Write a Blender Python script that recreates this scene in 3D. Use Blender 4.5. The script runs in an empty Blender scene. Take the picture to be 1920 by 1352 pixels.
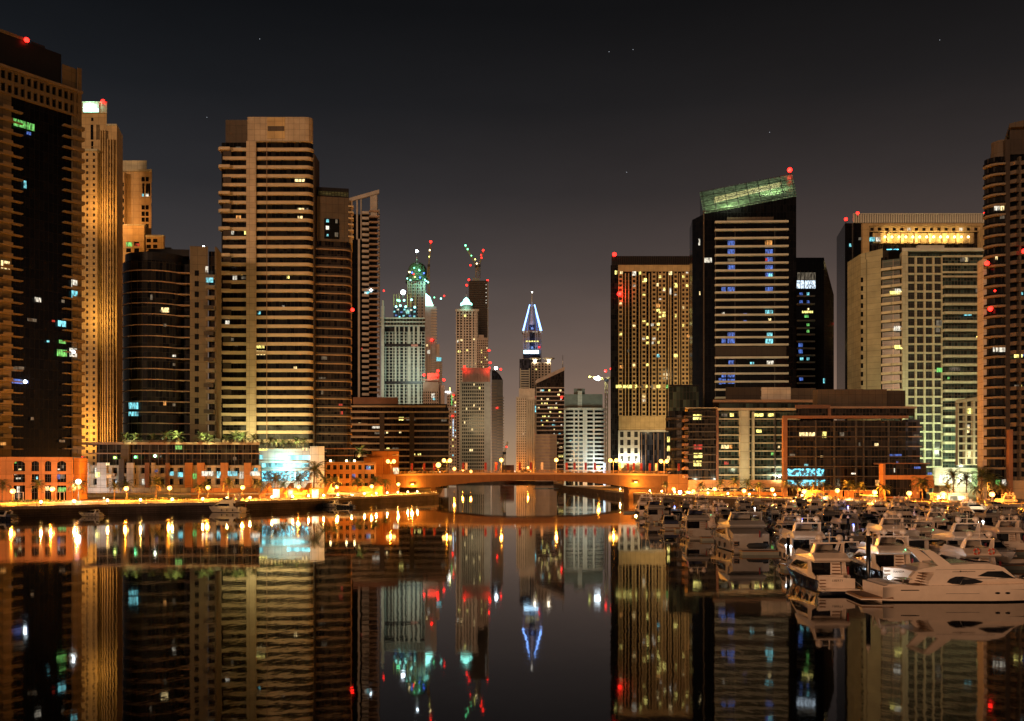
import bpy, math, random
from mathutils import Vector
RN = random.Random(11)
PI = math.pi
S = bpy.context.scene
C = S.collection
F, CX, HY, H = 1663.0, 960.0, 888.0, 10.8      # focal length and horizon row of the lens, eye height (m)
G = 2.6                                         # promenade level above the water
def X(px, Y): return (px - CX) / F * Y
def Z(py, Y): return H + (HY - py) / F * Y
rad = math.radians

# ------------------------------------------------------------------ materials
MATS = {}
def nt(name):
    m = bpy.data.materials.new(name); m.use_nodes = True
    n = m.node_tree; b = n.nodes['Principled BSDF']
    MATS[name] = m
    return m, n, b
def node(n, t, **kw):
    d = n.nodes.new(t)
    for k, v in kw.items():
        if k in d.inputs.keys(): d.inputs[k].default_value = v
        else: setattr(d, k, v)
    return d
def plaster(name, col, var=.25, rough=.75, panel=None, spec=.3):
    m, n, b = nt(name)
    tc = node(n, 'ShaderNodeTexCoord')
    no = node(n, 'ShaderNodeTexNoise', Scale=.18, Detail=6.0, Roughness=.65)
    n.links.new(tc.outputs['Object'], no.inputs['Vector'])
    cr = node(n, 'ShaderNodeValToRGB')
    cr.color_ramp.elements[0].position = .3; cr.color_ramp.elements[1].position = .72
    cr.color_ramp.elements[0].color = (*[c * (1 - var) for c in col], 1)
    cr.color_ramp.elements[1].color = (*[min(1, c * (1 + var * .6)) for c in col], 1)
    n.links.new(no.outputs['Fac'], cr.inputs['Fac'])
    out = cr.outputs['Color']
    if panel:
        sp = node(n, 'ShaderNodeSeparateXYZ'); n.links.new(tc.outputs['Object'], sp.inputs[0])
        ad = node(n, 'ShaderNodeMath', operation='ADD'); n.links.new(sp.outputs['X'], ad.inputs[0]); n.links.new(sp.outputs['Y'], ad.inputs[1])
        cb = node(n, 'ShaderNodeCombineXYZ'); n.links.new(ad.outputs[0], cb.inputs['X']); n.links.new(sp.outputs['Z'], cb.inputs['Y'])
        br = node(n, 'ShaderNodeTexBrick', Scale=1.0, offset=0.0)
        br.inputs['Brick Width'].default_value = panel[0]; br.inputs['Row Height'].default_value = panel[1]
        br.inputs['Mortar Size'].default_value = .07
        br.inputs['Color1'].default_value = (1, 1, 1, 1); br.inputs['Color2'].default_value = (.86, .86, .86, 1); br.inputs['Mortar'].default_value = (.5, .5, .5, 1)
        n.links.new(cb.outputs[0], br.inputs['Vector'])
        mx = node(n, 'ShaderNodeMixRGB', blend_type='MULTIPLY', Fac=1.0)
        n.links.new(out, mx.inputs[1]); n.links.new(br.outputs['Color'], mx.inputs[2]); out = mx.outputs[0]
    n.links.new(out, b.inputs['Base Color'])
    b.inputs['Roughness'].default_value = rough; b.inputs['Specular IOR Level'].default_value = spec
    return m
def glass(name, col, cell=(1.5, 3.3), lo=.3, hi=2.4, frame=.06, rough=.14, fcol=(.05, .045, .04)):
    """dark curtain-wall glass: panes with blinds and rooms of differing darkness behind, thin mullions"""
    m, n, b = nt(name)
    tc = node(n, 'ShaderNodeTexCoord')
    sp = node(n, 'ShaderNodeSeparateXYZ'); n.links.new(tc.outputs['Object'], sp.inputs[0])
    ad = node(n, 'ShaderNodeMath', operation='ADD'); n.links.new(sp.outputs['X'], ad.inputs[0]); n.links.new(sp.outputs['Y'], ad.inputs[1])
    cb = node(n, 'ShaderNodeCombineXYZ'); n.links.new(ad.outputs[0], cb.inputs['X']); n.links.new(sp.outputs['Z'], cb.inputs['Y'])
    br = node(n, 'ShaderNodeTexBrick', Scale=1.0, offset=0.0)
    br.inputs['Brick Width'].default_value = cell[0]; br.inputs['Row Height'].default_value = cell[1]
    br.inputs['Mortar Size'].default_value = frame; br.inputs['Mortar Smooth'].default_value = 0
    br.inputs['Bias'].default_value = -.25
    br.inputs['Color1'].default_value = (*[c * lo for c in col], 1); br.inputs['Color2'].default_value = (*[c * hi for c in col], 1)
    br.inputs['Mortar'].default_value = (*fcol, 1)
    n.links.new(cb.outputs[0], br.inputs['Vector'])
    n.links.new(br.outputs['Color'], b.inputs['Base Color'])
    b.inputs['Roughness'].default_value = rough; b.inputs['Specular IOR Level'].default_value = .2
    return m
def glow(name, col, st, stripe=0, sparkle=False):
    m, n, b = nt(name)
    b.inputs['Base Color'].default_value = (.03, .03, .03, 1)
    b.inputs['Emission Color'].default_value = (*col, 1)
    b.inputs['Emission Strength'].default_value = st
    if stripe:
        tc = node(n, 'ShaderNodeTexCoord'); mp = node(n, 'ShaderNodeMapping')
        oi = node(n, 'ShaderNodeObjectInfo')
        mp.inputs['Scale'].default_value = (1.6, 1.6, .5)
        n.links.new(tc.outputs['Object'], mp.inputs['Vector'])
        n.links.new(oi.outputs['Random'], mp.inputs['Location'])
        no = node(n, 'ShaderNodeTexNoise', Scale=stripe, Detail=2.0, noise_dimensions='4D')
        ml = node(n, 'ShaderNodeMath', operation='MULTIPLY'); ml.inputs[1].default_value = 37.0
        n.links.new(oi.outputs['Random'], ml.inputs[0]); n.links.new(ml.outputs[0], no.inputs['W'])
        n.links.new(mp.outputs[0], no.inputs['Vector'])
        cr = node(n, 'ShaderNodeMapRange'); cr.inputs['From Min'].default_value = .35; cr.inputs['From Max'].default_value = .68
        if sparkle: mp.inputs['Scale'].default_value = (1, 1, 1); cr.inputs['From Min'].default_value = .47; cr.inputs['From Max'].default_value = .62
        cr.inputs['To Min'].default_value = st * .05; cr.inputs['To Max'].default_value = st * 1.5
        n.links.new(no.outputs['Fac'], cr.inputs['Value']); n.links.new(cr.outputs[0], b.inputs['Emission Strength'])
    m.cycles.emission_sampling = 'NONE'
    return m
def plain(name, col, rough=.5, metal=0, spec=.5, coat=0, wave=0):
    m, n, b = nt(name)
    tc = node(n, 'ShaderNodeTexCoord'); no = node(n, 'ShaderNodeTexNoise', Scale=1.3, Detail=4.0)
    n.links.new(tc.outputs['Object'], no.inputs['Vector'])
    mx = node(n, 'ShaderNodeMixRGB'); mx.inputs[1].default_value = (*[c * .82 for c in col], 1); mx.inputs[2].default_value = (*[min(1, c * 1.1) for c in col], 1)
    n.links.new(no.outputs['Fac'], mx.inputs['Fac']); n.links.new(mx.outputs[0], b.inputs['Base Color'])
    if wave:
        n2 = node(n, 'ShaderNodeTexNoise', Scale=1.6, Detail=1.0); bm = node(n, 'ShaderNodeBump', Strength=wave, Distance=.3)
        n.links.new(tc.outputs['Object'], n2.inputs['Vector']); n.links.new(n2.outputs['Fac'], bm.inputs['Height']); n.links.new(bm.outputs[0], b.inputs['Coat Normal'])
    b.inputs['Roughness'].default_value = rough; b.inputs['Metallic'].default_value = metal
    b.inputs['Specular IOR Level'].default_value = spec; b.inputs['Coat Weight'].default_value = coat; b.inputs['Coat Roughness'].default_value = .05
    return m
plaster('tan', (.38, .295, .19), panel=(3.2, 3.3))
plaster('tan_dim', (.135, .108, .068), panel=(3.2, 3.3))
plaster('slab_low', (.17, .135, .09))
plaster('flank_wall', (.30, .30, .19), panel=(2.5, 2.5))
plaster('cornice_conc', (.40, .22, .10))
plaster('tan_light', (.44, .36, .25), panel=(2.2, 2.2))
plaster('cream', (.50, .485, .34), panel=(3, 3.4))
plaster('gold_stone', (.50, .37, .18), panel=(3, 3.4))
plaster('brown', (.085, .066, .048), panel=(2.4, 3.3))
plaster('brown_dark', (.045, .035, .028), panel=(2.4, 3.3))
plaster('rust', (.20, .10, .06))
plaster('slab_tan', (.47, .38, .25), var=.2)
plaster('slab_pale', (.50, .50, .42), var=.2)
plaster('slab_dim', (.28, .19, .13), var=.25)
plaster('slab_grey', (.36, .33, .30), var=.25)
plaster('white_wall', (.62, .60, .52), panel=(2.5, 2.5))
plaster('pale_wall', (.50, .45, .38), panel=(2.5, 2.0))
plaster('concrete', (.34, .36, .30))
plaster('concrete_raw', (.20, .21, .18))
plaster('black_clad', (.012, .011, .012), rough=.35, panel=(1.8, 3.5))
plaster('orange_wall', (.50, .22, .075), panel=(5, 4))
plaster('paving', (.36, .30, .24), panel=(1.2, 1.2))
plaster('soil', (.18, .14, .1))
plaster('quay_stone', (.085, .062, .05), var=.6, panel=(2.2, .55))
plaster('asphalt', (.055, .053, .05))
plaster('bridge_conc', (.135, .056, .02), panel=(9, 40))
plaster('far_stone', (.40, .33, .27))
plaster('far_grey', (.30, .29, .29))
plaster('red_clad_and_glow', (.36, .17, .13))  # site red; on tower tops it paints in red beacon light
glass('glass_dark', (.011, .0105, .010), lo=.25, hi=1.8, fcol=(.028, .025, .022))
glass('glass_black', (.0035, .0035, .004), lo=.5, hi=1.6, fcol=(.008, .008, .009))
glass('glass_green', (.03, .045, .036), cell=(1.4, 3.3))
glass('glass_teal', (.035, .06, .052), cell=(1.3, 1.7), hi=1.8, fcol=(.14, .13, .1))
glass('glass_brown', (.018, .0145, .012), cell=(1.2, 3.3), lo=.25, hi=2.0, fcol=(.05, .036, .026))
glass('glass_blue', (.03, .033, .05), cell=(1.5, 3.3))
glass('green_tile', (.12, .155, .10), cell=(1.2, .6), lo=.5, hi=1.5, frame=.1, rough=.35, fcol=(.015, .02, .012))
m = glass('crown_glass', (.10, .15, .085), cell=(1.2, .6), lo=.45, hi=1.6, frame=.1, rough=.3, fcol=(.012, .018, .01))
for l_ in list(m.node_tree.links):                # the crown is a glass lantern lit from inside
    if l_.to_socket.name == 'Base Color': m.node_tree.links.new(l_.from_socket, m.node_tree.nodes['Principled BSDF'].inputs['Emission Color'])
m.node_tree.nodes['Principled BSDF'].inputs['Emission Strength'].default_value = .75; m.cycles.emission_sampling = 'NONE'
plain('pane', (.006, .006, .006), rough=.14, spec=.2)
plain('pane_mid', (.035, .036, .034), rough=.14, spec=.2)
plain('frame_dark', (.05, .045, .04), rough=.4)
plain('metal', (.35, .33, .3), rough=.35, metal=.8)
plain('metal_dark', (.04, .04, .04), rough=.4, metal=.5)
plain('crane_steel', (.35, .26, .07), rough=.5)
plain('gelcoat', (.80, .65, .52), rough=.25, coat=.8, wave=.12)  # white boats; warm tint of near lamplight put into the colour
plain('gelcoat_grey_and_shaded', (.31, .27, .23), rough=.25, coat=.4)  # grey parts; also white boats with lamp fall-off painted into the colour
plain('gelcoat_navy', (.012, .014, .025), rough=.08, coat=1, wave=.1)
plain('gelcoat_shaded', (.13, .12, .115), rough=.25, coat=.6, wave=.12)  # far white boats, their dimmer lighting put into the colour
plain('boot', (.008, .008, .009), rough=.25)
plain('smoke_glass', (.005, .005, .007), rough=.06, spec=.35)
plain('teak', (.22, .11, .05), rough=.6)
plain('canvas', (.26, .22, .18), rough=.9)
plain('canvas_blue', (.015, .02, .05), rough=.9)
plain('rubber', (.015, .015, .015), rough=.8)
plain('orange_ring', (.7, .09, .03), rough=.5)
plain('banner_red', (.22, .012, .012), rough=.8)
plain('banner_white', (.6, .5, .45), rough=.8)
plain('bark', (.16, .10, .06), rough=.9)
plain('frond', (.05, .062, .022), rough=.6)
plain('frond_dry', (.08, .055, .025), rough=.7)
plain('leaf', (.045, .075, .02), rough=.6)
plain('car_white', (.6, .6, .6), rough=.25, coat=.8)
plain('car_dark', (.03, .03, .035), rough=.25, coat=.8)
plain('car_silver', (.3, .3, .31), rough=.25, metal=.5, coat=.6)
SOD = (1.0, .30, .02)
glow('l_sodium', (1, .46, .10), 5.5)
glow('l_star', (.8, .88, 1), .8)
glow('l_white', (1, .95, .85), 14)
glow('l_cold', (.75, .9, 1), 18)
glow('l_red', (1, .012, .008), 9)
glow('l_warmsmall', (1, .75, .35), 12)
glow('l_blue', (.06, .12, 1), 8)
glow('l_green', (.15, 1, .4), 6)
glow('l_yellow', (.9, .95, .2), 5)
glow('l_teal', (.3, 1, .85), 5)
glow('neon_blue', (.20, .40, 1), 5)
glow('skylight', (.75, .72, .28), .75, .9)
glow('neon_band', (.45, .75, 1), 5)
glow('w_warm', (1, .75, .34), 1.7, 1.2)
glow('w_yellow', (.95, .82, .22), 2.2, 1.2)
glow('w_white', (1, .92, .74), 1.0, 1.3)
glow('w_cyan', (.25, .85, .95), 1.1, 1.2)
glow('w_blue', (.10, .22, .75), .8, 1.4)
glow('w_green', (.25, .9, .2), .8, 1.2)
glow('w_orange', (1, .42, .1), 1.0, 1.2)
glow('w_red', (.9, .06, .04), .7, 1.2)
glow('w_dim', (.6, .5, .35), .22, 1.2)
glow('strip_cyan', (.26, .85, .92), 2.4, .25)
glow('shop_cold', (.7, .85, 1), 1.5, 1.6)
glow('shop_warm', (1, .7, .35), 1.8, 1.2)
glow('teal_shop_and_glints', (.14, .66, .85), 2.2, 1.1, True)  # teal shopfront; also glints of tree lights drawn as glow
glow('lobby', (.95, .95, .6), 3.2, .25)
M = MATS

# ------------------------------------------------------------------ mesh building
class MB:
    def __init__(s): s.v = []; s.f = []; s.m = []; s.sm = []
    def add(s, vs, fs, mi=0, sm=False):
        b = len(s.v); s.v += [tuple(v) for v in vs]
        for f in fs: s.f.append([b + i for i in f]); s.m.append(mi); s.sm.append(sm)
        return s
    def box(s, x0, x1, y0, y1, z0, z1, mi=0):
        return s.add([(x0, y0, z0), (x1, y0, z0), (x1, y1, z0), (x0, y1, z0), (x0, y0, z1), (x1, y0, z1), (x1, y1, z1), (x0, y1, z1)],
                     [(0, 3, 2, 1), (4, 5, 6, 7), (0, 1, 5, 4), (1, 2, 6, 5), (2, 3, 7, 6), (3, 0, 4, 7)], mi)
    def prism(s, pts, z0, z1, mi=0, sm=False, mi_top=None):
        n = len(pts)
        zf0 = z0 if callable(z0) else (lambda p: z0)
        zf1 = z1 if callable(z1) else (lambda p: z1)
        vs = [(p[0], p[1], zf0(p)) for p in pts] + [(p[0], p[1], zf1(p)) for p in pts]
        b = len(s.v)
        s.add(vs, [(i, (i + 1) % n, n + (i + 1) % n, n + i) for i in range(n)], mi, sm)
        s.f += [[b + i for i in reversed(range(n))], [b + n + i for i in range(n)]]
        s.m += [mi, mi if mi_top is None else mi_top]; s.sm += [False, False]
        return s
    def tube(s, p, q, r0, r1=None, n=6, mi=0, sm=True):
        r1 = r0 if r1 is None else r1
        p, q = Vector(p), Vector(q); d = (q - p)
        if d.length < 1e-6: return s
        d.normalize(); a = d.orthogonal().normalized(); c = d.cross(a)
        vs = []
        for o, r in ((p, r0), (q, r1)):
            for i in range(n):
                t = 2 * PI * i / n
                vs.append(o + a * (r * math.cos(t)) + c * (r * math.sin(t)))
        s.add(vs, [(i, (i + 1) % n, n + (i + 1) % n, n + i) for i in range(n)], mi, sm)
        s.add([], [], mi)
        b = len(s.v) - 2 * n
        s.f += [[b + i for i in reversed(range(n))], [b + n + i for i in range(n)]]; s.m += [mi, mi]; s.sm += [False, False]
        return s
    def path(s, pts, r, n=5, mi=0):
        for a, b in zip(pts, pts[1:]): s.tube(a, b, r, r, n, mi)
        return s
    def lathe(s, prof, n=16, mi=0, c=(0, 0, 0), sm=True):
        vs = []
        for r, z in prof:
            for i in range(n):
                t = 2 * PI * i / n
                vs.append((c[0] + r * math.cos(t), c[1] + r * math.sin(t), c[2] + z))
        fs = []
        for k in range(len(prof) - 1):
            for i in range(n):
                j = (i + 1) % n
                fs.append((k * n + i, k * n + j, (k + 1) * n + j, (k + 1) * n + i))
        return s.add(vs, fs, mi, sm)
    def ball(s, c, r, n=10, mi=0, sq=1):
        k = max(4, n // 2 + 1)
        return s.lathe([(max(1e-3, r * math.sin(PI * i / k)), -r * sq * math.cos(PI * i / k)) for i in range(k + 1)], n, mi, c)
    def mesh(s, name, mats):
        me = bpy.data.meshes.new(name)
        me.from_pydata([tuple(v) for v in s.v], [], s.f)
        for m in (mats if isinstance(mats, (list, tuple)) else [mats]): me.materials.append(MATS[m] if isinstance(m, str) else m)
        me.polygons.foreach_set('material_index', s.m); me.polygons.foreach_set('use_smooth', s.sm)
        me.update()
        return me
def link(name, me, par=None, loc=(0, 0, 0), rz=0):
    o = bpy.data.objects.new(name, me); C.objects.link(o)
    o.location = loc; o.rotation_euler = (0, 0, rz)
    if par is not None: o.parent = par
    return o
def tag(o, label=None, cat=None, group=None, kind=None):
    if label: o['label'] = label
    if cat: o['category'] = cat
    if group: o['group'] = group
    if kind: o['kind'] = kind
    return o
def thing(name, label, cat, loc=(0, 0, 0), rz=0, group=None):
    return tag(link(name, None, None, loc, rz), label, cat, group)
def struct(name, mb, mat, loc=(0, 0, 0), rz=0):
    return tag(link(name, mb.mesh(name, mat), None, loc, rz), kind='structure')
KIDS = {}
def dup(root, loc, rz, label, group=None, swap=None):
    """a copy of a thing, its parts and their sub-parts (mesh data shared)"""
    r = root.copy(); C.objects.link(r); r.location = loc; r.rotation_euler = (0, 0, rz); r['label'] = label
    if group: r['group'] = group
    if root not in KIDS: KIDS[root] = [(c, list(c.children)) for c in root.children]
    for ch, gs in KIDS[root]:
        c = ch.copy(); C.objects.link(c); c.parent = r
        if swap and c.type == 'MESH' and any(k in swap for k in [m.name for m in c.data.materials if m]):
            key = (c.data.name, tuple(sorted(swap.items())))
            if key not in KIDS:
                d = c.data.copy()
                for i, m in enumerate(d.materials):
                    if m.name in swap: d.materials[i] = MATS[swap[m.name]]
                KIDS[key] = d
            c.data = KIDS[key]
        for g in gs:
            d = g.copy(); C.objects.link(d); d.parent = c
    return r
def flood(loc, col, w, r=.3, par=None, up=.2):
    """a spot light with no fixture of its own, some added as fill, turned toward the facade behind it (local +y)"""
    l = bpy.data.lights.new('flood', 'SPOT'); l.color = col; l.energy = w; l.shadow_soft_size = r; l.spot_size = rad(165); l.spot_blend = .5
    o = bpy.data.objects.new('flood', l); C.objects.link(o); o.location = loc; o.rotation_euler = (PI / 2 + up, 0, 0)
    if par is not None: o.parent = par
    return o
def lamp(loc, col, w, r=.3, par=None):
    l = bpy.data.lights.new('light', 'POINT'); l.color = col; l.energy = w; l.shadow_soft_size = r
    o = bpy.data.objects.new('light', l); C.objects.link(o); o.location = loc
    if par is not None: o.parent = par
    return o
# ------------------------------------------------------------------ buildings
BOXM = {}
def ordn(i): return ['first', 'second', 'third', 'fourth', 'fifth', 'sixth', 'seventh', 'eighth', 'ninth', 'tenth', 'eleventh', 'twelfth', 'thirteenth', 'fourteenth', 'fifteenth', 'sixteenth', 'seventeenth', 'eighteenth', 'nineteenth', 'twentieth', 'twenty-first', 'twenty-second', 'twenty-third', 'twenty-fourth', 'twenty-fifth', 'twenty-sixth'][i]
class Bld:
    """one building: an Empty at its front corner, facade along local x, depth along local y"""
    def __init__(s, name, label, cat, px0, px1, Y, yaw=0, base=G, group=None):
        s.a = rad(yaw); s.c, s.sn = math.cos(s.a), math.sin(s.a)
        s.Y, s.x0, s.base = Y, X(px0, Y), base
        s.r = thing(name, label, cat, (s.x0, Y, base), s.a, group)
        s.W = s.u(px1); s.wins = []
    def u(s, px):
        k = (px - CX) / F
        return (k * s.Y - s.x0) / (s.c - k * s.sn)
    def z(s, py, u=0): return Z(py, s.Y + u * s.sn) - s.base
    def part(s, name, mb, mat, loc=(0, 0, 0), rz=0): return link(name, mb.mesh(name, mat), s.r, loc, rz)
    def shear(s, u, dy):
        """how far a back corner may draw in behind the front corner at u: towers here taper away from the water"""
        xw, yw = s.x0 + u * s.c, s.Y + u * s.sn
        return dy * (s.c * xw + s.sn * yw) / (-s.sn * xw + s.c * yw)
    def box(s, name, u0, u1, y0, y1, z0, z1, mat):
        if y1 - y0 < 6: return s.part(name, MB().box(u0, u1, y0, y1, z0, z1), mat)
        a, c = max(0, s.shear(u0, y1 - y0)), min(0, s.shear(u1, y1 - y0)); lim = (u1 - u0) * .7
        return s.part(name, MB().prism([(u0, y0), (u1, y0), (u1 + max(c, -lim), y1), (u0 + min(a, lim), y1)], z0, z1), mat)
    def poly(s, name, pts, z0, z1, mat): return s.part(name, MB().prism(pts, z0, z1), mat)
    def rep(s, name, mb, mat, locs, rz=0, cap=100):
        me = mb.mesh(name, mat)
        for l in locs[:cap]: link(name, me, s.r, l, rz)
        if len(locs) > cap:
            big = MB(); cz, sz = math.cos(rz), math.sin(rz)
            for l in locs[cap:]:
                b = len(big.v)
                big.v += [(v[0] * cz - v[1] * sz + l[0], v[0] * sz + v[1] * cz + l[1], v[2] + l[2]) for v in mb.v]
                big.f += [[b + i for i in f] for f in mb.f]; big.m += mb.m; big.sm += mb.sm
            tag(link(name, big.mesh(name, mat), s.r), kind='stuff')
    def foot(s, u0, u1, y0, y1, ch=0, n=4, sides='LR'):
        """footprint with rounded front corners"""
        p = []
        if ch and 'L' in sides: p += [(u0 + ch - ch * math.cos(t), y0 + ch - ch * math.sin(t)) for t in [PI / 2 * i / n for i in range(n + 1)]]
        else: p.append((u0, y0))
        if ch and 'R' in sides: p += [(u1 - ch + ch * math.sin(t), y0 + ch - ch * math.cos(t)) for t in [PI / 2 * i / n for i in range(n + 1)]]
        else: p.append((u1, y0))
        a, c = max(0, s.shear(u0, y1 - y0)), min(0, s.shear(u1, y1 - y0)); lim = (u1 - u0) * .6
        return p + [(u1 + max(c, -lim), y1), (u0 + min(a, lim), y1)]
    def bands(s, name, pts, zs, th, mat):
        mb = MB().prism(pts, 0, th)
        s.rep(name, mb, mat, [(0, 0, z) for z in zs])
    def win(s, px, py, w, h, mat, y=0.0, name='lit_window'):
        k = (s.Y) / F; W, Hh = w * k, h * k
        key = (round(W, 2), round(Hh, 2), mat)
        if key not in BOXM: BOXM[key] = MB().box(-W / 2, W / 2, -.03, .03, -Hh / 2, Hh / 2).mesh('lit_window', mat)
        u = s.u(px)
        return link(name, BOXM[key], s.r, (u, y - .05, s.z(py, u)))
    def wins_(s, lst, y=0.0):
        for px, py, w, h, m in lst: s.win(px, py, w, h, 'w_' + m, y)
    def beacon(s, px, py, r=.9, mat='l_red', y=0.0, P=0, col=(1, .04, .03), name='beacon'):
        u = s.u(px); z = s.z(py, u)
        mb = MB().ball((0, 0, 0), r, 10); mb.tube((0, 0, -r * 2.2), (0, 0, -r * .8), r * .25, r * .25, 6, 1)
        o = s.part(name, mb, [mat, 'metal_dark'], (u, y, z))
        if P: lamp((u, y - r * 1.6, z), col, P, .4, s.r)
        return o
    def grid(s, u0, u1, z0, z1, nx, nz, fw, fh, wall, y=0.0, rec=.45, side=None, lit=.04, pal=('warm', 'yellow', 'white'), pane='pane', cap=100, zoff=.5, wname='wall', mull=True, skip=None, rail=0):
        """a wall of piers and spandrels with a window in every opening; side 'R'/'L' turns it onto a flank"""
        o, rz = (u0, y), 0.0
        Wd = u1 - u0
        if side:                                   # (position along x, from y0, to y1)
            xx, ya, yb = side[1:]
            Wd = yb - ya
            if side[0] == 'R': o, rz = (xx, ya), PI / 2
            else: o, rz = (xx, yb), -PI / 2
        cw, chh = Wd / nx, (z1 - z0) / nz
        w, h = cw * fw, chh * fh
        mb = MB(); px = (cw - w)
        xs = [0] + [cw * i - px / 2 for i in range(1, nx)] + [Wd - px / 2]
        for i in range(nx + 1):
            wd = px / 2 if i in (0, nx) else px
            mb.box(xs[i], xs[i] + wd, 0, rec, z0, z1)
        for i in range(nx):
            xa, xb = cw * i + px / 2, cw * (i + 1) - px / 2
            for k in range(nz + 1):
                sz = chh - h
                za = z0 + chh * k - sz * (1 - zoff); zb = za + sz
                mb.box(xa, xb, .03, rec - .02, max(z0, za), min(z1, zb))
        s.part(wname, mb, wall, (o[0], o[1], 0), rz)
        cz, sn = math.cos(rz), math.sin(rz)
        locs = {}
        for i in range(nx):
            for k in range(nz):
                if skip and skip(i, k): continue
                x, zz = cw * (i + .5), z0 + chh * (k + .5) + (chh - h) * (zoff - .5)
                yy = rec - .06
                m = 'w_' + RN.choice(pal) if RN.random() < lit else pane
                locs.setdefault(m, []).append((o[0] + x * cz - yy * sn, o[1] + x * sn + yy * cz, zz))
        for m, l in locs.items():
            wm = MB().box(-w / 2, w / 2, 0, .05, -h / 2, h / 2)
            if mull:
                wm.box(-.05, .05, -.06, -.003, -h / 2, h / 2, 1); wm.box(-w / 2, w / 2, -.05, -.003, h * .18, h * .18 + .08, 1)
            if m == pane: RN.shuffle(l)
            s.rep('window' if m == pane else 'lit_window', wm, [m, 'frame_dark'], l, rz, cap if m == pane else 60)
def frange(a, b, n): return [a + (b - a) * i / n for i in range(n)]
# ------------------------------------------------------------------ camera, sky, city light
cam = bpy.data.cameras.new('camera'); co = bpy.data.objects.new('camera', cam); C.objects.link(co)
co.location = (0, 0, H); co.rotation_euler = (PI / 2, 0, 0)
cam.sensor_width = 36; cam.lens = 36 * F / 1920; cam.shift_y = (HY - 676) / 1920
cam.clip_start = .5; cam.clip_end = 9000
S.camera = co
S.view_settings.view_transform = 'Standard'; S.view_settings.look = 'None'; S.view_settings.exposure = 0; S.view_settings.gamma = 1
cy = S.cycles
cy.use_denoising = True; cy.denoiser = 'OPENIMAGEDENOISE'
cy.sample_clamp_indirect = 4; cy.max_bounces = 5; cy.diffuse_bounces = 2; cy.glossy_bounces = 3; cy.transmission_bounces = 2; cy.volume_bounces = 0
cy.caustics_reflective = False; cy.caustics_refractive = False
cy.use_adaptive_sampling = True; cy.adaptive_threshold = .015; cy.use_light_tree = True
w = bpy.data.worlds.new('World'); S.world = w; w.use_nodes = True
n = w.node_tree; bg = n.nodes['Background']
tc = node(n, 'ShaderNodeTexCoord'); sp = node(n, 'ShaderNodeSeparateXYZ'); n.links.new(tc.outputs['Generated'], sp.inputs[0])
cr = node(n, 'ShaderNodeValToRGB'); n.links.new(sp.outputs['Z'], cr.inputs['Fac'])
SKYR = [(0, (.46, .30, .165)), (.045, (.33, .225, .135)), (.09, (.21, .150, .110)), (.15, (.128, .098, .080)), (.22, (.068, .056, .050)), (.30, (.031, .028, .0275)), (.38, (.0135, .0135, .0142)), (.46, (.0062, .0066, .0072)), (1, (.0025, .003, .0035))]
e = cr.color_ramp.elements
e[0].position, e[0].color = SKYR[0][0], (*SKYR[0][1], 1); e[1].position, e[1].color = SKYR[-1][0], (*SKYR[-1][1], 1)
for p_, c_ in SKYR[1:-1]:
    q = e.new(p_); q.color = (*c_, 1)
sky = node(n, 'ShaderNodeTexSky', sky_type='NISHITA'); sky.sun_disc = False; sky.sun_elevation = rad(-8); sky.sun_rotation = rad(180)
mx = node(n, 'ShaderNodeMixRGB', blend_type='ADD'); mx.inputs['Fac'].default_value = .01
az = node(n, 'ShaderNodeMapRange'); n.links.new(sp.outputs['X'], az.inputs['Value'])
az.inputs['From Min'].default_value = -.5; az.inputs['From Max'].default_value = .25; az.inputs['To Min'].default_value = 0; az.inputs['To Max'].default_value = 1
tint = node(n, 'ShaderNodeMixRGB'); tint.inputs[1].default_value = (.72, .84, 1.0, 1); tint.inputs[2].default_value = (1.12, 1.0, .98, 1); n.links.new(az.outputs[0], tint.inputs['Fac'])
tm_ = node(n, 'ShaderNodeMixRGB', blend_type='MULTIPLY', Fac=1.0); n.links.new(cr.outputs['Color'], tm_.inputs[1]); n.links.new(tint.outputs[0], tm_.inputs[2])
cn = node(n, 'ShaderNodeTexNoise', Scale=2.2, Detail=5.0, Roughness=.6); cmp_ = node(n, 'ShaderNodeMapping'); cmp_.inputs['Scale'].default_value = (1, 1, 3.2)
n.links.new(tc.outputs['Generated'], cmp_.inputs[0]); n.links.new(cmp_.outputs[0], cn.inputs['Vector'])
cm = node(n, 'ShaderNodeMapRange'); cm.inputs['To Min'].default_value = .74; cm.inputs['To Max'].default_value = 1.26; n.links.new(cn.outputs['Fac'], cm.inputs['Value'])
cl = node(n, 'ShaderNodeVectorMath', operation='SCALE'); n.links.new(tm_.outputs[0], cl.inputs[0]); n.links.new(cm.outputs[0], cl.inputs['Scale'])
n.links.new(cl.outputs[0], mx.inputs[1]); n.links.new(sky.outputs['Color'], mx.inputs[2])
n.links.new(mx.outputs[0], bg.inputs['Color']); bg.inputs['Strength'].default_value = 1
sl = bpy.data.lights.new('city_glow', 'SUN'); sl.energy = 1.65; sl.color = (1, .55, .30); sl.angle = rad(12)
so = bpy.data.objects.new('city_glow', sl); C.objects.link(so)
so.rotation_euler = (rad(90 - 5), 0, rad(-35))            # the lit city behind the camera, low over the water

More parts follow.
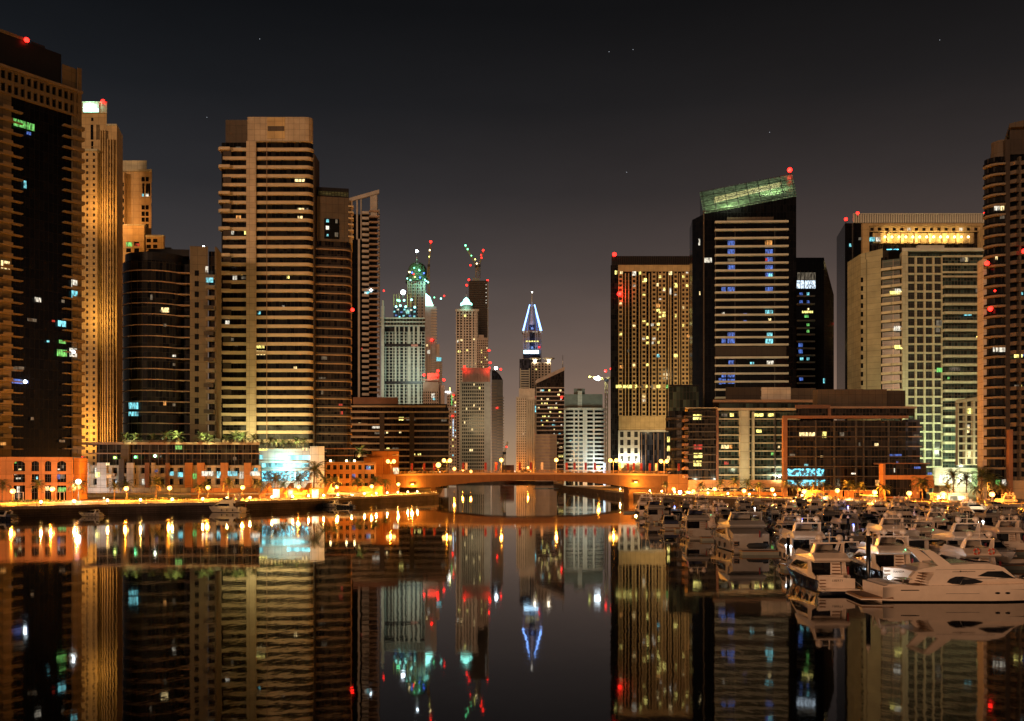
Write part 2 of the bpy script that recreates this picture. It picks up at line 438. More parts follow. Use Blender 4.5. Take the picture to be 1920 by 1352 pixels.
# ------------------------------------------------------------------ water
m, n, b = nt('water')
b.inputs['Base Color'].default_value = (.002, .003, .003, 1); b.inputs['Roughness'].default_value = .032; b.inputs['IOR'].default_value = 1.32
tc = node(n, 'ShaderNodeTexCoord'); mp = node(n, 'ShaderNodeMapping'); mp.inputs['Scale'].default_value = (.12, .05, 1)
no = node(n, 'ShaderNodeTexNoise', Scale=1.0, Detail=3.0, Roughness=.5); bp = node(n, 'ShaderNodeBump', Strength=.035, Distance=.4)
mp2 = node(n, 'ShaderNodeMapping'); mp2.inputs['Scale'].default_value = (1.1, .7, 1)
no2 = node(n, 'ShaderNodeTexNoise', Scale=1.0, Detail=2.0); bp2 = node(n, 'ShaderNodeBump', Strength=.04, Distance=.05)
n.links.new(tc.outputs['Object'], mp.inputs[0]); n.links.new(mp.outputs[0], no.inputs['Vector']); n.links.new(no.outputs['Fac'], bp.inputs['Height'])
n.links.new(tc.outputs['Object'], mp2.inputs[0]); n.links.new(mp2.outputs[0], no2.inputs['Vector']); n.links.new(no2.outputs['Fac'], bp2.inputs['Height'])
n.links.new(bp.outputs[0], bp2.inputs['Normal']); n.links.new(bp2.outputs[0], b.inputs['Normal'])
rp_ = node(n, 'ShaderNodeTexNoise', Scale=.018, Detail=3.0); rm_ = node(n, 'ShaderNodeMapRange'); rm_.inputs['From Min'].default_value = .38; rm_.inputs['From Max'].default_value = .66; rm_.inputs['To Min'].default_value = .02; rm_.inputs['To Max'].default_value = .05
n.links.new(tc.outputs['Object'], rp_.inputs['Vector']); n.links.new(rp_.outputs['Fac'], rm_.inputs['Value']); n.links.new(rm_.outputs[0], b.inputs['Roughness'])
struct('water', MB().add([(-4000, -300, 0), (4000, -300, 0), (4000, 6000, 0), (-4000, 6000, 0)], [(0, 1, 2, 3)]), 'water')

# ------------------------------------------------------------------ banks
LQ = [(-196, 100), (-150, 170), (X(0, 214), 214), (X(200, 234), 234), (X(400, 249), 249), (X(560, 275), 275), (X(700, 315), 315), (X(770, 342), 342), (X(806, 358), 358), (X(818, 366), 366), (X(812, 374), 374), (-34, 384), (-38, 420), (-48, 600), (-62, 800), (-78, 985)]
RQ = [(230, 120), (186, 190), (140, 226), (104, 268), (79, 306), (64, 336), (56, 362), (51, 380), (46, 430), (36, 560), (33, 700), (46, 985)]
struct('ground', MB().prism(LQ + [(-300, 985), (-3500, 985), (-3500, 100)], -3, G, 0, mi_top=1), ['quay_stone', 'paving'])
struct('ground', MB().prism(list(reversed(RQ + [(300, 985), (3500, 985), (3500, 120)])), -3, G, 0, mi_top=1), ['quay_stone', 'paving'])
struct('ground', MB().prism([(-3500, 986), (3500, 986), (3500, 5900), (-3500, 5900)], -3, G - .01, 0, mi_top=1), ['quay_stone', 'asphalt'])
def along(pts, d0, step, n, off):
    """points spaced along a polyline, set OFF to its inland side"""
    out = []; acc = 0; want = d0
    for a, b in zip(pts, pts[1:]):
        L = math.dist(a, b); ux, uy = (b[0] - a[0]) / L, (b[1] - a[1]) / L
        while want <= acc + L and len(out) < n:
            t = want - acc; out.append((a[0] + ux * t - uy * off, a[1] + uy * t + ux * off, math.atan2(uy, ux))); want += step
        acc += L
    return out
def ribbon(pts, off0, off1, z0, z1):
    a, b = [], []
    for i, p in enumerate(pts):
        q0 = pts[max(0, i - 1)]; q1 = pts[min(len(pts) - 1, i + 1)]
        L = math.dist(q0, q1); nx, ny = -(q1[1] - q0[1]) / L, (q1[0] - q0[0]) / L
        a.append((p[0] + nx * off0, p[1] + ny * off0)); b.append((p[0] + nx * off1, p[1] + ny * off1))
    mb = MB()
    for i in range(len(pts) - 1):
        mb.prism([a[i], a[i + 1], b[i + 1], b[i]], z0, z1)
    return mb
LQF = LQ[1:12]
t = thing('quay_wall', 'long curved dark stone quay wall below the lamplit promenade opposite the yachts', 'quay wall', (0, 0, 0))
link('wall', ribbon(LQF, -.9, -.02, -2, G - .5).mesh('wall', 'quay_stone'), t)
link('coping', ribbon(LQF, -1.1, .9, G - .496, G + .22).mesh('coping', 'paving'), t)
t = thing('quay_wall', 'straight quay wall behind the crowded yacht moorings', 'quay wall', (0, 0, 0))
RQF = list(reversed(RQ[:9]))
link('wall', ribbon(RQF, -.9, -.02, -2, G - .5).mesh('wall', 'quay_stone'), t)
link('coping', ribbon(RQF, -1.1, .9, G - .496, G + .22).mesh('coping', 'paving'), t)
# railing on the curved quay
t = thing('railing', 'slim metal railing running along the curved promenade edge', 'railing', (0, 0, 0))
rp = along(LQF, 20, 2.2, 100, -.35)
mb = MB().path([(p[0], p[1], G + 1.15) for p in rp], .045, 4)
mb.path([(p[0], p[1], G + .7) for p in rp], .025, 4)
link('rail', mb.mesh('rail', 'metal'), t)
pm = MB().box(-.04, .04, -.04, .04, .2, 1.16).mesh('post', 'metal')
for p in rp: link('post', pm, t, (p[0], p[1], G), p[2])
# a planted terrace bed and steps behind the promenade
struct('terrace', MB().box(-150, X(690, 318), 0, 26, -.5, 0).prism([(-150, 0), (-60, 0), (-60, 26), (-150, 26)], 0, .01), 'paving', (0, 303, G + 1.6), rad(2))

# ------------------------------------------------------------------ lamps
def street_lamp_proto():
    t = thing('street_lamp', 'x', 'street lamp', (0, 0, 0), 0, 'street lamps along the promenades')
    mb = MB().lathe([(.16, 0), (.16, .25), (.07, .35), (.05, 3.2), (.05, 3.35)], 8)
    link('post', mb.mesh('post', 'metal_dark'), t)
    gl = link('globe', MB().ball((0, 0, 3.7), .7, 14).mesh('globe', 'l_sodium'), t)
    link('cap', MB().lathe([(.38, 4.32), (.24, 4.46), (.03, 4.54)], 10).mesh('cap', 'metal_dark'), gl)
    return t
LP = street_lamp_proto(); firstl = [True]
def lamp_at(px, py, Y, label, P=4500, col=SOD, base=G, white=False):
    loc = (X(px, Y), Y, Z(py, Y) - 3.7)
    if firstl[0]: r = LP; r.location = loc; r['label'] = label; firstl[0] = False
    else: r = dup(LP, loc, 0, label, swap={'l_sodium': 'l_white'} if white else None)
    lamp((0, -.9, 3.4), col, P, .3, r)
    # a plinth when the post would not reach the paving
    if loc[2] - base > .1: link('plinth', MB().lathe([(.28, base - loc[2]), (.28, -.01), (.16, .02)], 8).mesh('plinth', 'metal_dark'), r)
    return r
for i, (px, py, Y, wh, lab) in enumerate([
        (98, 917, 255, 0, 'orange globe lamp before the arched windows of the arcaded building'),
        (237, 916, 268, 0, 'orange globe lamp between palms by the sloping white ramp'),
        (390, 914, 284, 0, 'orange globe lamp before the stepped villas, short of the cyan lit hall'),
        (697, 912, 330, 0, 'orange globe lamp where the curved quay nears the bridge'),
        (747, 908, 352, 0, 'orange globe lamp standing last before the bridge on the curved quay'),
        (147, 903, 262, 1, 'cold white lamp glaring above a palm beside the arcaded building'),
        (1275, 923, 346, 1, 'dazzling white lamp beside the bridge ramp, above the moored yachts'),
        (1300, 921, 338, 0, 'small orange globe lamp past the dazzling white one by the bridge ramp'),
        (1395, 920, 306, 0, 'orange globe lamp among palms before the pale central column'),
        (1508, 921, 286, 0, 'orange globe lamp before the sparkling blue windows'),
        (1640, 923, 268, 0, 'orange globe lamp just short of the framed pavilion'),
        (1768, 926, 252, 0, 'orange globe lamp before the cream kiosk'),
        (24, 921, 246, 0, 'orange globe lamp at the start of the arcaded building'),
        (318, 915, 277, 0, 'orange globe lamp before the grey stepped villas'),
        (455, 914, 287, 0, 'orange globe lamp before the last villas short of the plaza'),
        (560, 913, 300, 0, 'orange globe lamp in front of the plaza steps'),
        (632, 913, 314, 0, 'orange globe lamp past the plaza before the lowrise'),
        (1263, 917, 352, 0, 'orange globe lamp beside the bridge ramp behind the moored yachts'),
        (1340, 917, 318, 0, 'orange globe lamp before the brown glazed end of the terrace apartments'),
        (1448, 918, 297, 0, 'orange globe lamp standing before the white banded apartments'),
        (1570, 920, 277, 0, 'orange globe lamp in front of the dark glazed midrise with blue sparkles'),
        (1705, 925, 259, 0, 'orange globe lamp in front of the small orange framed pavilion'),
        (1860, 927, 243, 0, 'orange globe lamp flaring between palms near the tall balcony tower')]):
    lamp_at(px, py, Y, lab, 6000 if wh else (4500 if 600 < px < 1300 else (15000 if px < 600 else 20000)), (.85, .93, 1) if wh else SOD, white=bool(wh))
# bollards at the quay edge
bp_ = thing('bollard_light', 'x', 'bollard light', (0, 0, G), 0, 'bollard lights along the quay edge')
link('post', MB().lathe([(.14, .2), (.14, .85), (.1, .9)], 8).mesh('post', 'metal_dark'), bp_)
link('lens', MB().ball((0, 0, 1.1), .36, 10).mesh('lens', 'l_warmsmall'), bp_)
BL = along(LQF[1:], 10, 8.2, 20, 1.4)
bl2 = [along([p for p in RQF], 22, 11, 13, 1.6)][0]
k = 0
for j, (grp, nm) in enumerate(((BL, 'low bollard light, {} from the arcaded building along the curved quay'), (bl2, 'low bollard light, {} from the bridge behind the moored yachts'))):
    for i, p in enumerate(grp):
        lab = nm.format(ordn(i))
        r = bp_ if k == 0 else dup(bp_, (p[0], p[1], G), 0, lab)
        r.location = (p[0], p[1], G); r['label'] = lab; k += 1
        lamp((0, 0, 1.75), (1, .5, .11), 2800, .2, r)

# ------------------------------------------------------------------ bridge
BY = 374.0
t = thing('bridge', 'low arched concrete road bridge crossing the water before the distant towers', 'bridge', (0, BY, 0))
xa, xb = X(742, BY), X(1252, BY)
def deck_z(x): return 10.55 + .55 * (1 - ((x - (xa + xb) / 2) / ((xb - xa) / 2)) ** 2)
ax0, ax1 = X(812, BY), X(1182, BY)
def sof_z(x):
    tt = max(-1, min(1, (x - (ax0 + ax1) / 2) / ((ax1 - ax0) / 2)))
    return 4.9 + 3.0 * (1 - abs(tt) ** 2.2)
N = 60; xs = [xa + (xb - xa) * i / N for i in range(N + 1)]
mb = MB()
for y0, y1 in ((0, 16),):
    vs = []
    for x in xs: vs += [(x, y0, sof_z(x)), (x, y0, deck_z(x)), (x, y1, deck_z(x)), (x, y1, sof_z(x))]
    fs = []
    for i in range(N):
        a = 4 * i; c = a + 4
        fs += [(a, c, c + 1, a + 1), (a + 1, c + 1, c + 2, a + 2), (a + 2, c + 2, c + 3, a + 3), (a + 3, c + 3, c, a)]
    mb.add(vs, fs)
mb.f += [[0, 1, 2, 3], [4 * N + 3, 4 * N + 2, 4 * N + 1, 4 * N]]; mb.m += [0, 0]; mb.sm += [0, 0]
link('span', mb.mesh('span', 'bridge_conc'), t)
mb = MB()
for i in range(N):
    x0, x1 = xs[i], xs[i + 1]; zz = lambda x: deck_z(x)
    for y0, y1 in ((-.5, .1), (15.9, 16.5)):
        vs = [(x0, y0, deck_z(x0) - .7), (x1, y0, deck_z(x1) - .7), (x1, y1, deck_z(x1) - .7), (x0, y1, deck_z(x0) - .7), (x0, y0, deck_z(x0) + .12), (x1, y0, deck_z(x1) + .12), (x1, y1, deck_z(x1) + .12), (x0, y1, deck_z(x0) + .12)]
        mb.add(vs, [(0, 3, 2, 1), (4, 5, 6, 7), (0, 1, 5, 4), (1, 2, 6, 5), (2, 3, 7, 6), (3, 0, 4, 7)])
link('cornice', mb.mesh('cornice', 'cornice_conc'), t)
mb = MB()
for i in range(N):
    for y in (-.2, 16.2):
        for dz in (.45, .8, 1.12): mb.tube((xs[i], y, deck_z(xs[i]) + dz), (xs[i + 1], y, deck_z(xs[i + 1]) + dz), .05, .05, 4)
    mb.box(xs[i] - .06, xs[i] + .06, -.26, -.14, deck_z(xs[i]) + .1, deck_z(xs[i]) + 1.15)
link('railing', mb.mesh('railing', 'cornice_conc'), t)
for (x0, x1) in ((xa - 6, ax0 + .5), (ax1 - .5, xb + 6)):
    pts = []
    link('abutment', MB().prism([(x0, 1.2), (x1, 1.2), (x1, 14.8), (x0, 14.8)] if x1 > 0 else [(x0, .6 + 13), (x1 - 9, 13), (x1 - 9, 15), (x0, 15)], -1, 6.2).mesh('abutment', 'bridge_conc'), t)
link('pier', MB().box(ax0 - 1.2, ax0 + 1.0, 2, 14, -2, 6.0).mesh('pier', 'bridge_conc'), t)
link('pier', MB().box(ax1 - 1.0, ax1 + 1.2, 2, 14, -2, 6.0).mesh('pier', 'bridge_conc'), t)
rm = MB()
for i in range(N): rm.add([(xs[i], 1.6, deck_z(xs[i]) + .03), (xs[i + 1], 1.6, deck_z(xs[i + 1]) + .03), (xs[i + 1], 14.4, deck_z(xs[i + 1]) + .03), (xs[i], 14.4, deck_z(xs[i]) + .03)], [(0, 1, 2, 3)])
struct('road', rm, 'asphalt', (0, BY, 0))
# ramps that carry the road away from the bridge ends
struct('road_ramp', MB().prism([(xa - 70, -.3), (xa - .02, -.3), (xa - .02, 16.3), (xa - 70, 16.3)], -1, 7.94), 'orange_wall', (0, BY, G))
struct('road_ramp', MB().prism([(xb + .02, -.3), (xb + 46, -.3), (xb + 46, 16.3), (xb + .02, 16.3)], -1, 7.94), 'orange_wall', (0, BY, G))
# bridge lamps
def bridge_lamp(px, heads, label, first=[None]):
    x = X(px, BY + .8)
    key = 'p%d' % heads
    t = thing('bridge_lamp', label, 'street lamp', (x, BY + .8, deck_z(x)), 0, 'lamps along the bridge')
    link('post', MB().lathe([(.16, 0), (.12, .5), (.07, 4.9), (.07, 5.0)], 8).mesh('post', 'metal'), t)
    for s in ((0,) if heads == 1 else (-1.25, 1.25)):
        if s: link('arm', MB().tube((0, 0, 4.8), (s, 0, 5.0), .05, .05, 5).mesh('arm', 'metal'), t)
        link('globe', MB().ball((s, 0, 5.45), .85, 14).mesh('globe', 'l_sodium'), t)
    lamp((0, -1.1, 5.0), SOD, 10000, .3, t)
for i, (px, h) in enumerate([(733, 2), (838, 2), (940, 1), (1043, 1), (1150, 2), (1245, 2)]):
    bridge_lamp(px, h, 'sodium lamp on the bridge parapet, %s from the curved promenade end' % ordn(i))
# floods under the ends of the bridge
for px, py, lab in ((775, 908, 'bright sodium flood under the promenade end of the bridge'), (1190, 904, 'bright sodium flood under the yacht basin end of the bridge')):
    x = X(px, BY + 2); z = Z(py, BY + 2)
    t = thing('flood_light', lab, 'flood light', (x, BY - 1.6, z))
    link('housing', MB().box(-.7, .7, .1, .5, -.25, .3).mesh('housing', 'metal_dark'), t)
    link('lens', MB().box(-.62, .62, .02, .09, -.2, .24).mesh('lens', 'l_sodium'), t)
    link('bracket', MB().tube((0, .3, .25), (0, 1.2, 1.2), .06, .06, 5).mesh('bracket', 'metal_dark'), t)
    lamp((0, -1.0, -.4), (1, .42, .05), 9000, .4, t)
# banners
pole = None
bps = [770, 793, 812, 866, 872, 908, 928, 972, 993, 1014, 1060, 1075, 1096, 1113, 1160, 1175, 1186, 1200, 1216, 1228, 1270]
for i, px in enumerate(bps):
    x = X(px, BY + .3); lab = 'dark red banner on the bridge railing, %s from the curved promenade end' % ordn(i)
    if i % 5 == 4: lab = lab.replace('dark red', 'pale')
    loc = (x, BY + .3, deck_z(max(xa, min(xb, x))))
    if pole is None:
        pole = thing('banner', lab, 'banner', loc, 0, 'banners along the bridge railing')
        link('pole', MB().tube((0, 0, 0), (0, 0, 4.6), .05, .04, 6).mesh('pole', 'metal'), pole)
        fb = MB(); q = 6
        vs = []
        for k in range(q + 1):
            for a in (0, 1): vs += [(.06 + .95 * a, .05 * math.sin(k * 1.7) * a - .01, 1.35 + 3.1 * k / q), (.06 + .95 * a, .05 * math.sin(k * 1.7) * a + .02, 1.35 + 3.1 * k / q)]
        fs = []
        for k in range(q):
            a = 4 * k; fs += [(a, a + 2, a + 6, a + 4), (a + 1, a + 5, a + 7, a + 3), (a + 2, a + 3, a + 7, a + 6), (a, a + 4, a + 5, a + 1)]
        fb.add(vs, fs)
        link('cloth', fb.mesh('cloth', 'banner_red'), pole)
    else: dup(pole, loc, 0, lab, swap={'banner_red': 'banner_white'} if i % 5 == 4 else None)
# street lamps beyond the bridge
fl = thing('distant_street_lamp', 'x', 'street lamp', (0, 0, 0), 0, 'street lamps on the far bank beyond the bridge')
link('post', MB().tube((0, 0, 0), (0, 0, 9.5), .18, .12, 6).mesh('post', 'metal_dark'), fl)
link('head', MB().ball((0, 0, 10), 1.35, 12).mesh('head', 'l_sodium'), fl)
for i, (px, py, Y) in enumerate([(883, 884, 800), (889, 876, 1005), (903, 880, 1010), (940, 877, 990), (955, 879, 1020), (990, 877, 1015), (1006, 878, 1000), (1041, 877, 990), (1078, 879, 1000), (1105, 880, 990), (822, 872, 470), (836, 876, 580), (852, 879, 700), (1165, 873, 470), (1122, 877, 600), (1090, 879, 740), (1062, 881, 880), (868, 881, 860)]):
    lab = 'orange lamp on the far bank beyond the bridge, %s from the promenade side' % ordn(i)
    loc = (X(px, Y), Y, Z(py, Y) - 10)
    if i == 0: fl.location = loc; fl['label'] = lab; r = fl
    else: r = dup(fl, loc, 0, lab)
    lamp((0, -2, 9.2), SOD, 9000, .6, r)
# stars
st = None
for px, py in ((1175, 323), (1443, 248), (388, 220), (487, 73), (1187, 93), (1142, 97), (1762, 75)):
    Y = 5200
    if st is None:
        st = tag(link('star', MB().ball((0, 0, 0), 1.7, 8).mesh('star', 'l_star'), None, (X(px, Y), Y, Z(py, Y))), 'tiny bright star in the dark night sky', 'star', 'stars in the night sky')
    else:
        r = st.copy(); C.objects.link(r); r.location = (X(px, Y), Y, Z(py, Y))
# ================================================================== towers on the promenade side
# --- black glass tower at the edge of the frame
b = Bld('apartment_tower', 'huge tower with a black glass front, pale balcony ledges and a dark flat crown', 'tower', -120, 151, 270, 52)
W = b.W; D = 26; u = b.u
zt = b.z(122, 0) * 0 + b.z(125, u(0)); fl = 3.62
uA, uB, uC, uD = u(22), u(41), u(118), u(136)
b.box('wall', -.0, W, .8, D, 0, zt - 8.2, 'glass_black')
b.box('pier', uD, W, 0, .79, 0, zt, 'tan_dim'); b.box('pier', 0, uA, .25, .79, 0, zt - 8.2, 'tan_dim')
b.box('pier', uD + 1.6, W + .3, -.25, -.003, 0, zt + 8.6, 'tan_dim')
zs = frange(5, zt - 9.5, int((zt - 14) / fl))
b.rep('balcony', MB().box(0, uB - 0, -1.1, .76, 0, .35).box(uA - 3, uA, -1.1, -.95, .352, 1.2), 'slab_low', [(0, 0, z) for z in zs])
b.rep('balcony', MB().box(uC, W + 1.0, -1.1, .76, 0, .35).box(W - 3.2, W + 1.0, -1.1, -.95, .352, 1.1), 'slab_low', [(0, 0, z + .5) for z in zs])
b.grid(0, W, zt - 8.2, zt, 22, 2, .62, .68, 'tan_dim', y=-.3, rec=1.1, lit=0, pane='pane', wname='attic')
b.box('cornice', -.5, W + .5, -.9, D, zt, zt + .8, 'slab_low')
zc = b.z(62, u(30))
b.box('crown', 0, u(118), 1.2, D - 2, zt + .81, zc - 1, 'black_clad')
b.box('crown_pier', u(117), W + .3, .4, 8, zt + .81, b.z(120, u(120)), 'tan_dim')
b.box('parapet', 0, u(55), 1, 10, zc - .99, zc, 'tan_dim')
b.box('roof_plant', u(66), u(92), 3, 9, zc - .99, zc + .6, 'metal_dark')
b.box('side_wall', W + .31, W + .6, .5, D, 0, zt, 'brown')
b.beacon(50, 75, .8)
b.wins_([(45, 234, 40, 14, 'green'), (30, 232, 8, 10, 'green'), (47, 346, 5, 15, 'cyan'), (10, 497, 16, 16, 'warm'), (139, 533, 12, 18, 'white'), (140, 553, 14, 17, 'cyan'), (71, 562, 12, 9, 'white'), (116, 607, 16, 12, 'cyan'), (117, 641, 14, 7, 'green'), (116, 662, 20, 14, 'green'), (137, 661, 15, 18, 'white'), (48, 716, 10, 6, 'blue'), (28, 692, 9, 8, 'dim'), (32, 715, 20, 9, 'blue'), (6, 832, 10, 6, 'orange'), (100, 602, 6, 4, 'red'), (90, 640, 5, 4, 'cyan'), (60, 600, 18, 6, 'dim'), (60, 785, 6, 6, 'dim'), (118, 565, 6, 6, 'dim'), (20, 800, 6, 5, 'dim'), (54, 250, 8, 6, 'blue'), (36, 690, 18, 6, 'dim'), (116, 827, 12, 5, 'dim')], y=-.02)
for px, py, P in ((135, 660, 0), (45, 716, 0)): b.beacon(px, py, .55, 'l_cold', -.9, name='lamp')

# --- golden residential towers
b = Bld('residential_tower', 'golden floodlit stone tower with slender ribs and a glowing mint panel at its top', 'tower', 149, 219, 420, 0)
def zz(py): return b.z(py)
u = b.u
b.grid(u(150), u(188), 0, zz(288), 3, 56, .36, .5, 'gold_stone', y=-3, rec=.6, lit=.004, cap=100, wname='bay')
b.box('bay_body', u(150), u(188), -2.39, 0, 0, zz(288), 'gold_stone'); b.box('cornice', u(149), u(189), -3.5, 0, zz(288), zz(284), 'cream')
b.box('shaft', u(152), u(200), .01, 16, 0, zz(212), 'gold_stone'); b.box('crown', u(152), u(199), .8, 14, zz(212), zz(189), 'cream')
b.box('crown_panel', u(154), u(185), .5, .79, zz(212), zz(193), 'pale_wall')
b.box('lit_panel', u(156), u(184), .3, .49, zz(210), zz(203), 'l_teal')
b.box('crown_ledge', u(150), u(201), -.6, 15, zz(213), zz(211), 'cream')
for k, (a, c) in enumerate(((170, 175), (181, 183), (184.5, 186.5))): b.box('window', u(a), u(c), -.08, .0, zz(262), zz(234), 'pane')
for k in (224, 268, 272, 279): b.box('window', u(171), u(175), -.09, .0, zz(k + 3), zz(k - 3), 'pane')
for a in (189, 193.5, 198, 203, 208, 213): b.box('rib', u(a), u(a + 1.7), -1.2, .0, 0, zz(245 if a < 202 else 262), 'gold_stone')
b.box('flank', u(200.2), u(219), .02, 14, 0, zz(236), 'gold_stone'); b.box('flank_cornice', u(199.6), u(219.6), -.5, 14.4, zz(236), zz(233), 'cream')
for a, n_, zb, zs_ in ((191.2, 44, 0, 300), (206, 44, 0, 262), (211, 44, 0, 262)):
    b.rep('window', MB().box(-.45, .45, -.06, 0, -.9, .9), 'pane', [(u(a), -.02, z) for z in frange(4, zz(zs_), 40)])
b.beacon(193, 190, .9)
flood((u(168), -1.2, zz(203)), (.45, 1, .8), 5000, .5, b.r)
flood((u(176), -17, zz(820)), (1, .46, .09), 34000, 1.5, b.r, .7); flood((u(206), -13, zz(600)), (1, .52, .12), 12000, 1.5, b.r, .3); flood((u(206), -12, zz(400)), (1, .46, .1), 12000, 1.5, b.r, .3)
b.wins_([(152, 640, 4, 5, 'orange'), (150, 716, 3, 6, 'orange'), (152, 700, 4, 9, 'warm')], y=-3.1)
b = Bld('residential_tower', 'second golden stone tower, stepped lower behind the mint crowned one', 'tower', 217, 300, 455, 0)
def zz(py): return b.z(py)
u = b.u
b.box('shaft', u(219), u(284), 0, 16, 0, zz(320), 'gold_stone'); b.box('crown', u(222), u(273), 1.5, 12, zz(320), zz(299), 'cream')
b.box('cornice', u(217), u(286), -.7, 16.5, zz(322), zz(318), 'cream')
b.box('bay', u(220), u(238), -3, -.01, 0, zz(326), 'gold_stone')
b.rep('window', MB().box(-.6, .6, -.06, 0, -1, 1), 'pane', [(u(a), -3.01, z) for a in (225, 230.5, 235) for z in frange(6, zz(335), 38)])
for a in (267, 274, 278): b.box('window', u(a), u(a + 3.4), -.08, 0, zz(368), zz(344), 'pane')
b.rep('window', MB().box(-.8, .8, -.06, 0, -1.1, 1.1), 'pane', [(u(a), -.01, zz(p)) for a in (268.5, 276) for p in (336, 389, 401, 412, 424)])
b.wins_([(268, 366, 3, 5, 'cyan'), (276, 366, 6, 5, 'white')], y=-.05)
flood((u(232), -14, zz(560)), (1, .42, .08), 24000, 1.5, b.r, .5); flood((u(258), -17, zz(420)), (1, .42, .12), 12000, 1.5, b.r, .3)
b.box('lower_block', u(236), u(278), -5, -3.01, 0, zz(428), 'gold_stone'); b.box('lower_cornice', u(235), u(279), -5.4, -3.02, zz(428), zz(426), 'cream')
b.rep('window', MB().box(-1.2, 1.2, -.06, 0, -1, 1), 'pane', [(u(a), -5.01, zz(p)) for a in (249, 264) for p in (462, 474, 486)])
b.win(250, 463, 11, 8, 'w_green', -5.05); b.win(266, 464, 8, 5, 'w_red', -5.05)
b.box('wing', u(279), u(312), -4, -2, 0, zz(448), 'gold_stone'); b.box('wing_cornice', u(279), u(313), -4.4, -1.9, zz(448), zz(445), 'cream')
b.rep('window', MB().box(-1.1, 1.1, -.06, 0, -.9, .9), 'pane', [(u(a), -4.01, zz(p)) for a in (285, 297) for p in (455, 466, 478)])
# --- slim cream tower half hidden
b = Bld('residential_tower', 'sliver of a pale tower with stacked balconies squeezed beside the big banded one', 'tower', 398, 418, 392, 0)
b.grid(0, b.W, 0, b.z(518), 2, 26, .5, .55, 'tan_light', lit=.03, cap=80)
b.box('body', .02, b.W - .02, .44, 14, 0, b.z(519), 'tan')
b.rep('balcony', MB().box(b.W * .55, b.W + .8, -1.1, -.01, 0, .5), 'slab_tan', [(0, 0, z) for z in frange(3, b.z(522), 26)])

# --- curved dark glass tower with a tan pier
b = Bld('curved_tower', 'dark tower with a rounded glass front beside a tan pier of small windows', 'tower', 219, 406, 326, 6)
u = b.u; zt = b.z(490, u(270)); fl = zt / 21.6
r_ = (u(352) - u(219)); n_ = 18
arc = [(u(219) + r_ * (.5 - .5 * math.cos(t)) * .96, 9 - 11.5 * math.sin(t) ** .8 if t > 0 else 9) for t in [PI * .86 * i / n_ for i in range(n_ + 1)]]
ft = arc + [(u(352), 3), (u(352), 22), (u(219), 22)]
b.poly('glass_front', ft, 0, zt, 'glass_dark')
cx_, cy_ = u(285), 9
fo = [(cx_ + (p[0] - cx_) * 1.012, cy_ + (p[1] - cy_) * 1.03) for p in arc] + [(u(352), 8), (u(224), 14)]
b.bands('floor_band', fo, frange(2.5, zt + .1, 21), .32, 'slab_dim')
b.poly('crown_wall', [(cx_ + (p[0] - cx_) * .93, cy_ + (p[1] - cy_) * .93) for p in arc] + [(u(347), 20), (u(226), 20)], zt + .01, zt + 3.2, 'black_clad')
b.box('roof_house', u(272), u(350), 4, 18, zt + 3.21, b.z(462, u(310)), 'black_clad'); b.box('roof_stub', u(300), u(312), 6, 10, b.z(462, u(310)) + .01, b.z(456, u(300)), 'black_clad')
b.box('recess', u(352) + .01, u(356), 2.5, 18, 0, zt + 2, 'glass_black')
b.rep('ledge', MB().box(u(330), u(356), -.2, 2.4, 0, .25), 'slab_dim', [(0, 0, z) for z in frange(2.7, zt, 21)])
z2 = b.z(462, u(380))
b.box('pier', u(356) + .01, u(390), 0, 18, 0, z2, 'tan_dim')
b.rep('window', MB().box(-.75, .75, -.05, 0, -1.0, 1.0), 'pane', [(u(369), -.01, z) for z in frange(4, zt, 21)])
b.box('balcony_core', u(390) + .01, u(404), 1.2, 18, 0, z2 - 1.5, 'glass_brown'); b.box('balcony_pier', u(403), u(406), -.2, 10, 0, z2, 'tan_dim')
b.rep('balcony', MB().box(u(387), u(403), -1.3, 1.18, 0, 1.15).box(u(390), u(403), -.2, 1.18, 1.151, 1.5), 'slab_low', [(0, 0, z) for z in frange(3.2, zt - 2, 21)])
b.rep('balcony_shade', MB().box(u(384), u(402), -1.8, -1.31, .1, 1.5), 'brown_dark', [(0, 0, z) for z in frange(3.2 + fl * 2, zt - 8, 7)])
b.wins_([(255, 762, 17, 12, 'cyan'), (255, 777, 17, 8, 'cyan'), (314, 584, 14, 9, 'warm')], y=-2.9)
b.wins_([(396, 528, 13, 9, 'cyan'), (391, 508, 5, 11, 'white'), (313, 757, 5, 8, 'orange'), (288, 560, 4, 10, 'dim'), (330, 669, 7, 4, 'white'), (306, 585, 4, 4, 'dim'), (330, 760, 5, 5, 'dim'), (330, 685, 4, 5, 'dim'), (313, 612, 5, 5, 'dim')], y=-2.6)
b.beacon(378, 460, .6, 'l_cold', 3)

# --- the big banded tower
b = Bld('banded_tower', 'tall tan tower of stacked balcony bands with a solid tan pier and plain block crown', 'tower', 412, 587, 348, 0)
u = b.u; zt = b.z(266); n_ = 35; zs = frange(b.z(846), zt, n_); D = 12
b.poly('glass_front', b.foot(u(414), u(584), .9, D, 2.2, sides='R'), 0, zt, 'glass_dark')
b.bands('balcony', b.foot(u(418), u(586), -.2, D, 2.6, sides='R'), [z - .1 for z in zs], 1.22, 'slab_tan')
b.rep('balcony_end', MB().prism(b.foot(u(410), u(433), -1.5, 4, 1.2, sides='L'), 0, 1.05), 'slab_tan', [(0, 0, z - .0) for i, z in enumerate(zs) if i % 7 not in (2, 3, 5)])
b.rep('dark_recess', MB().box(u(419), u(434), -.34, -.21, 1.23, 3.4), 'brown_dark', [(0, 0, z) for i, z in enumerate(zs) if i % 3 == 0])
b.box('pier', u(463), u(481), -.9, -.21, 0, zt - .01, 'tan_light')
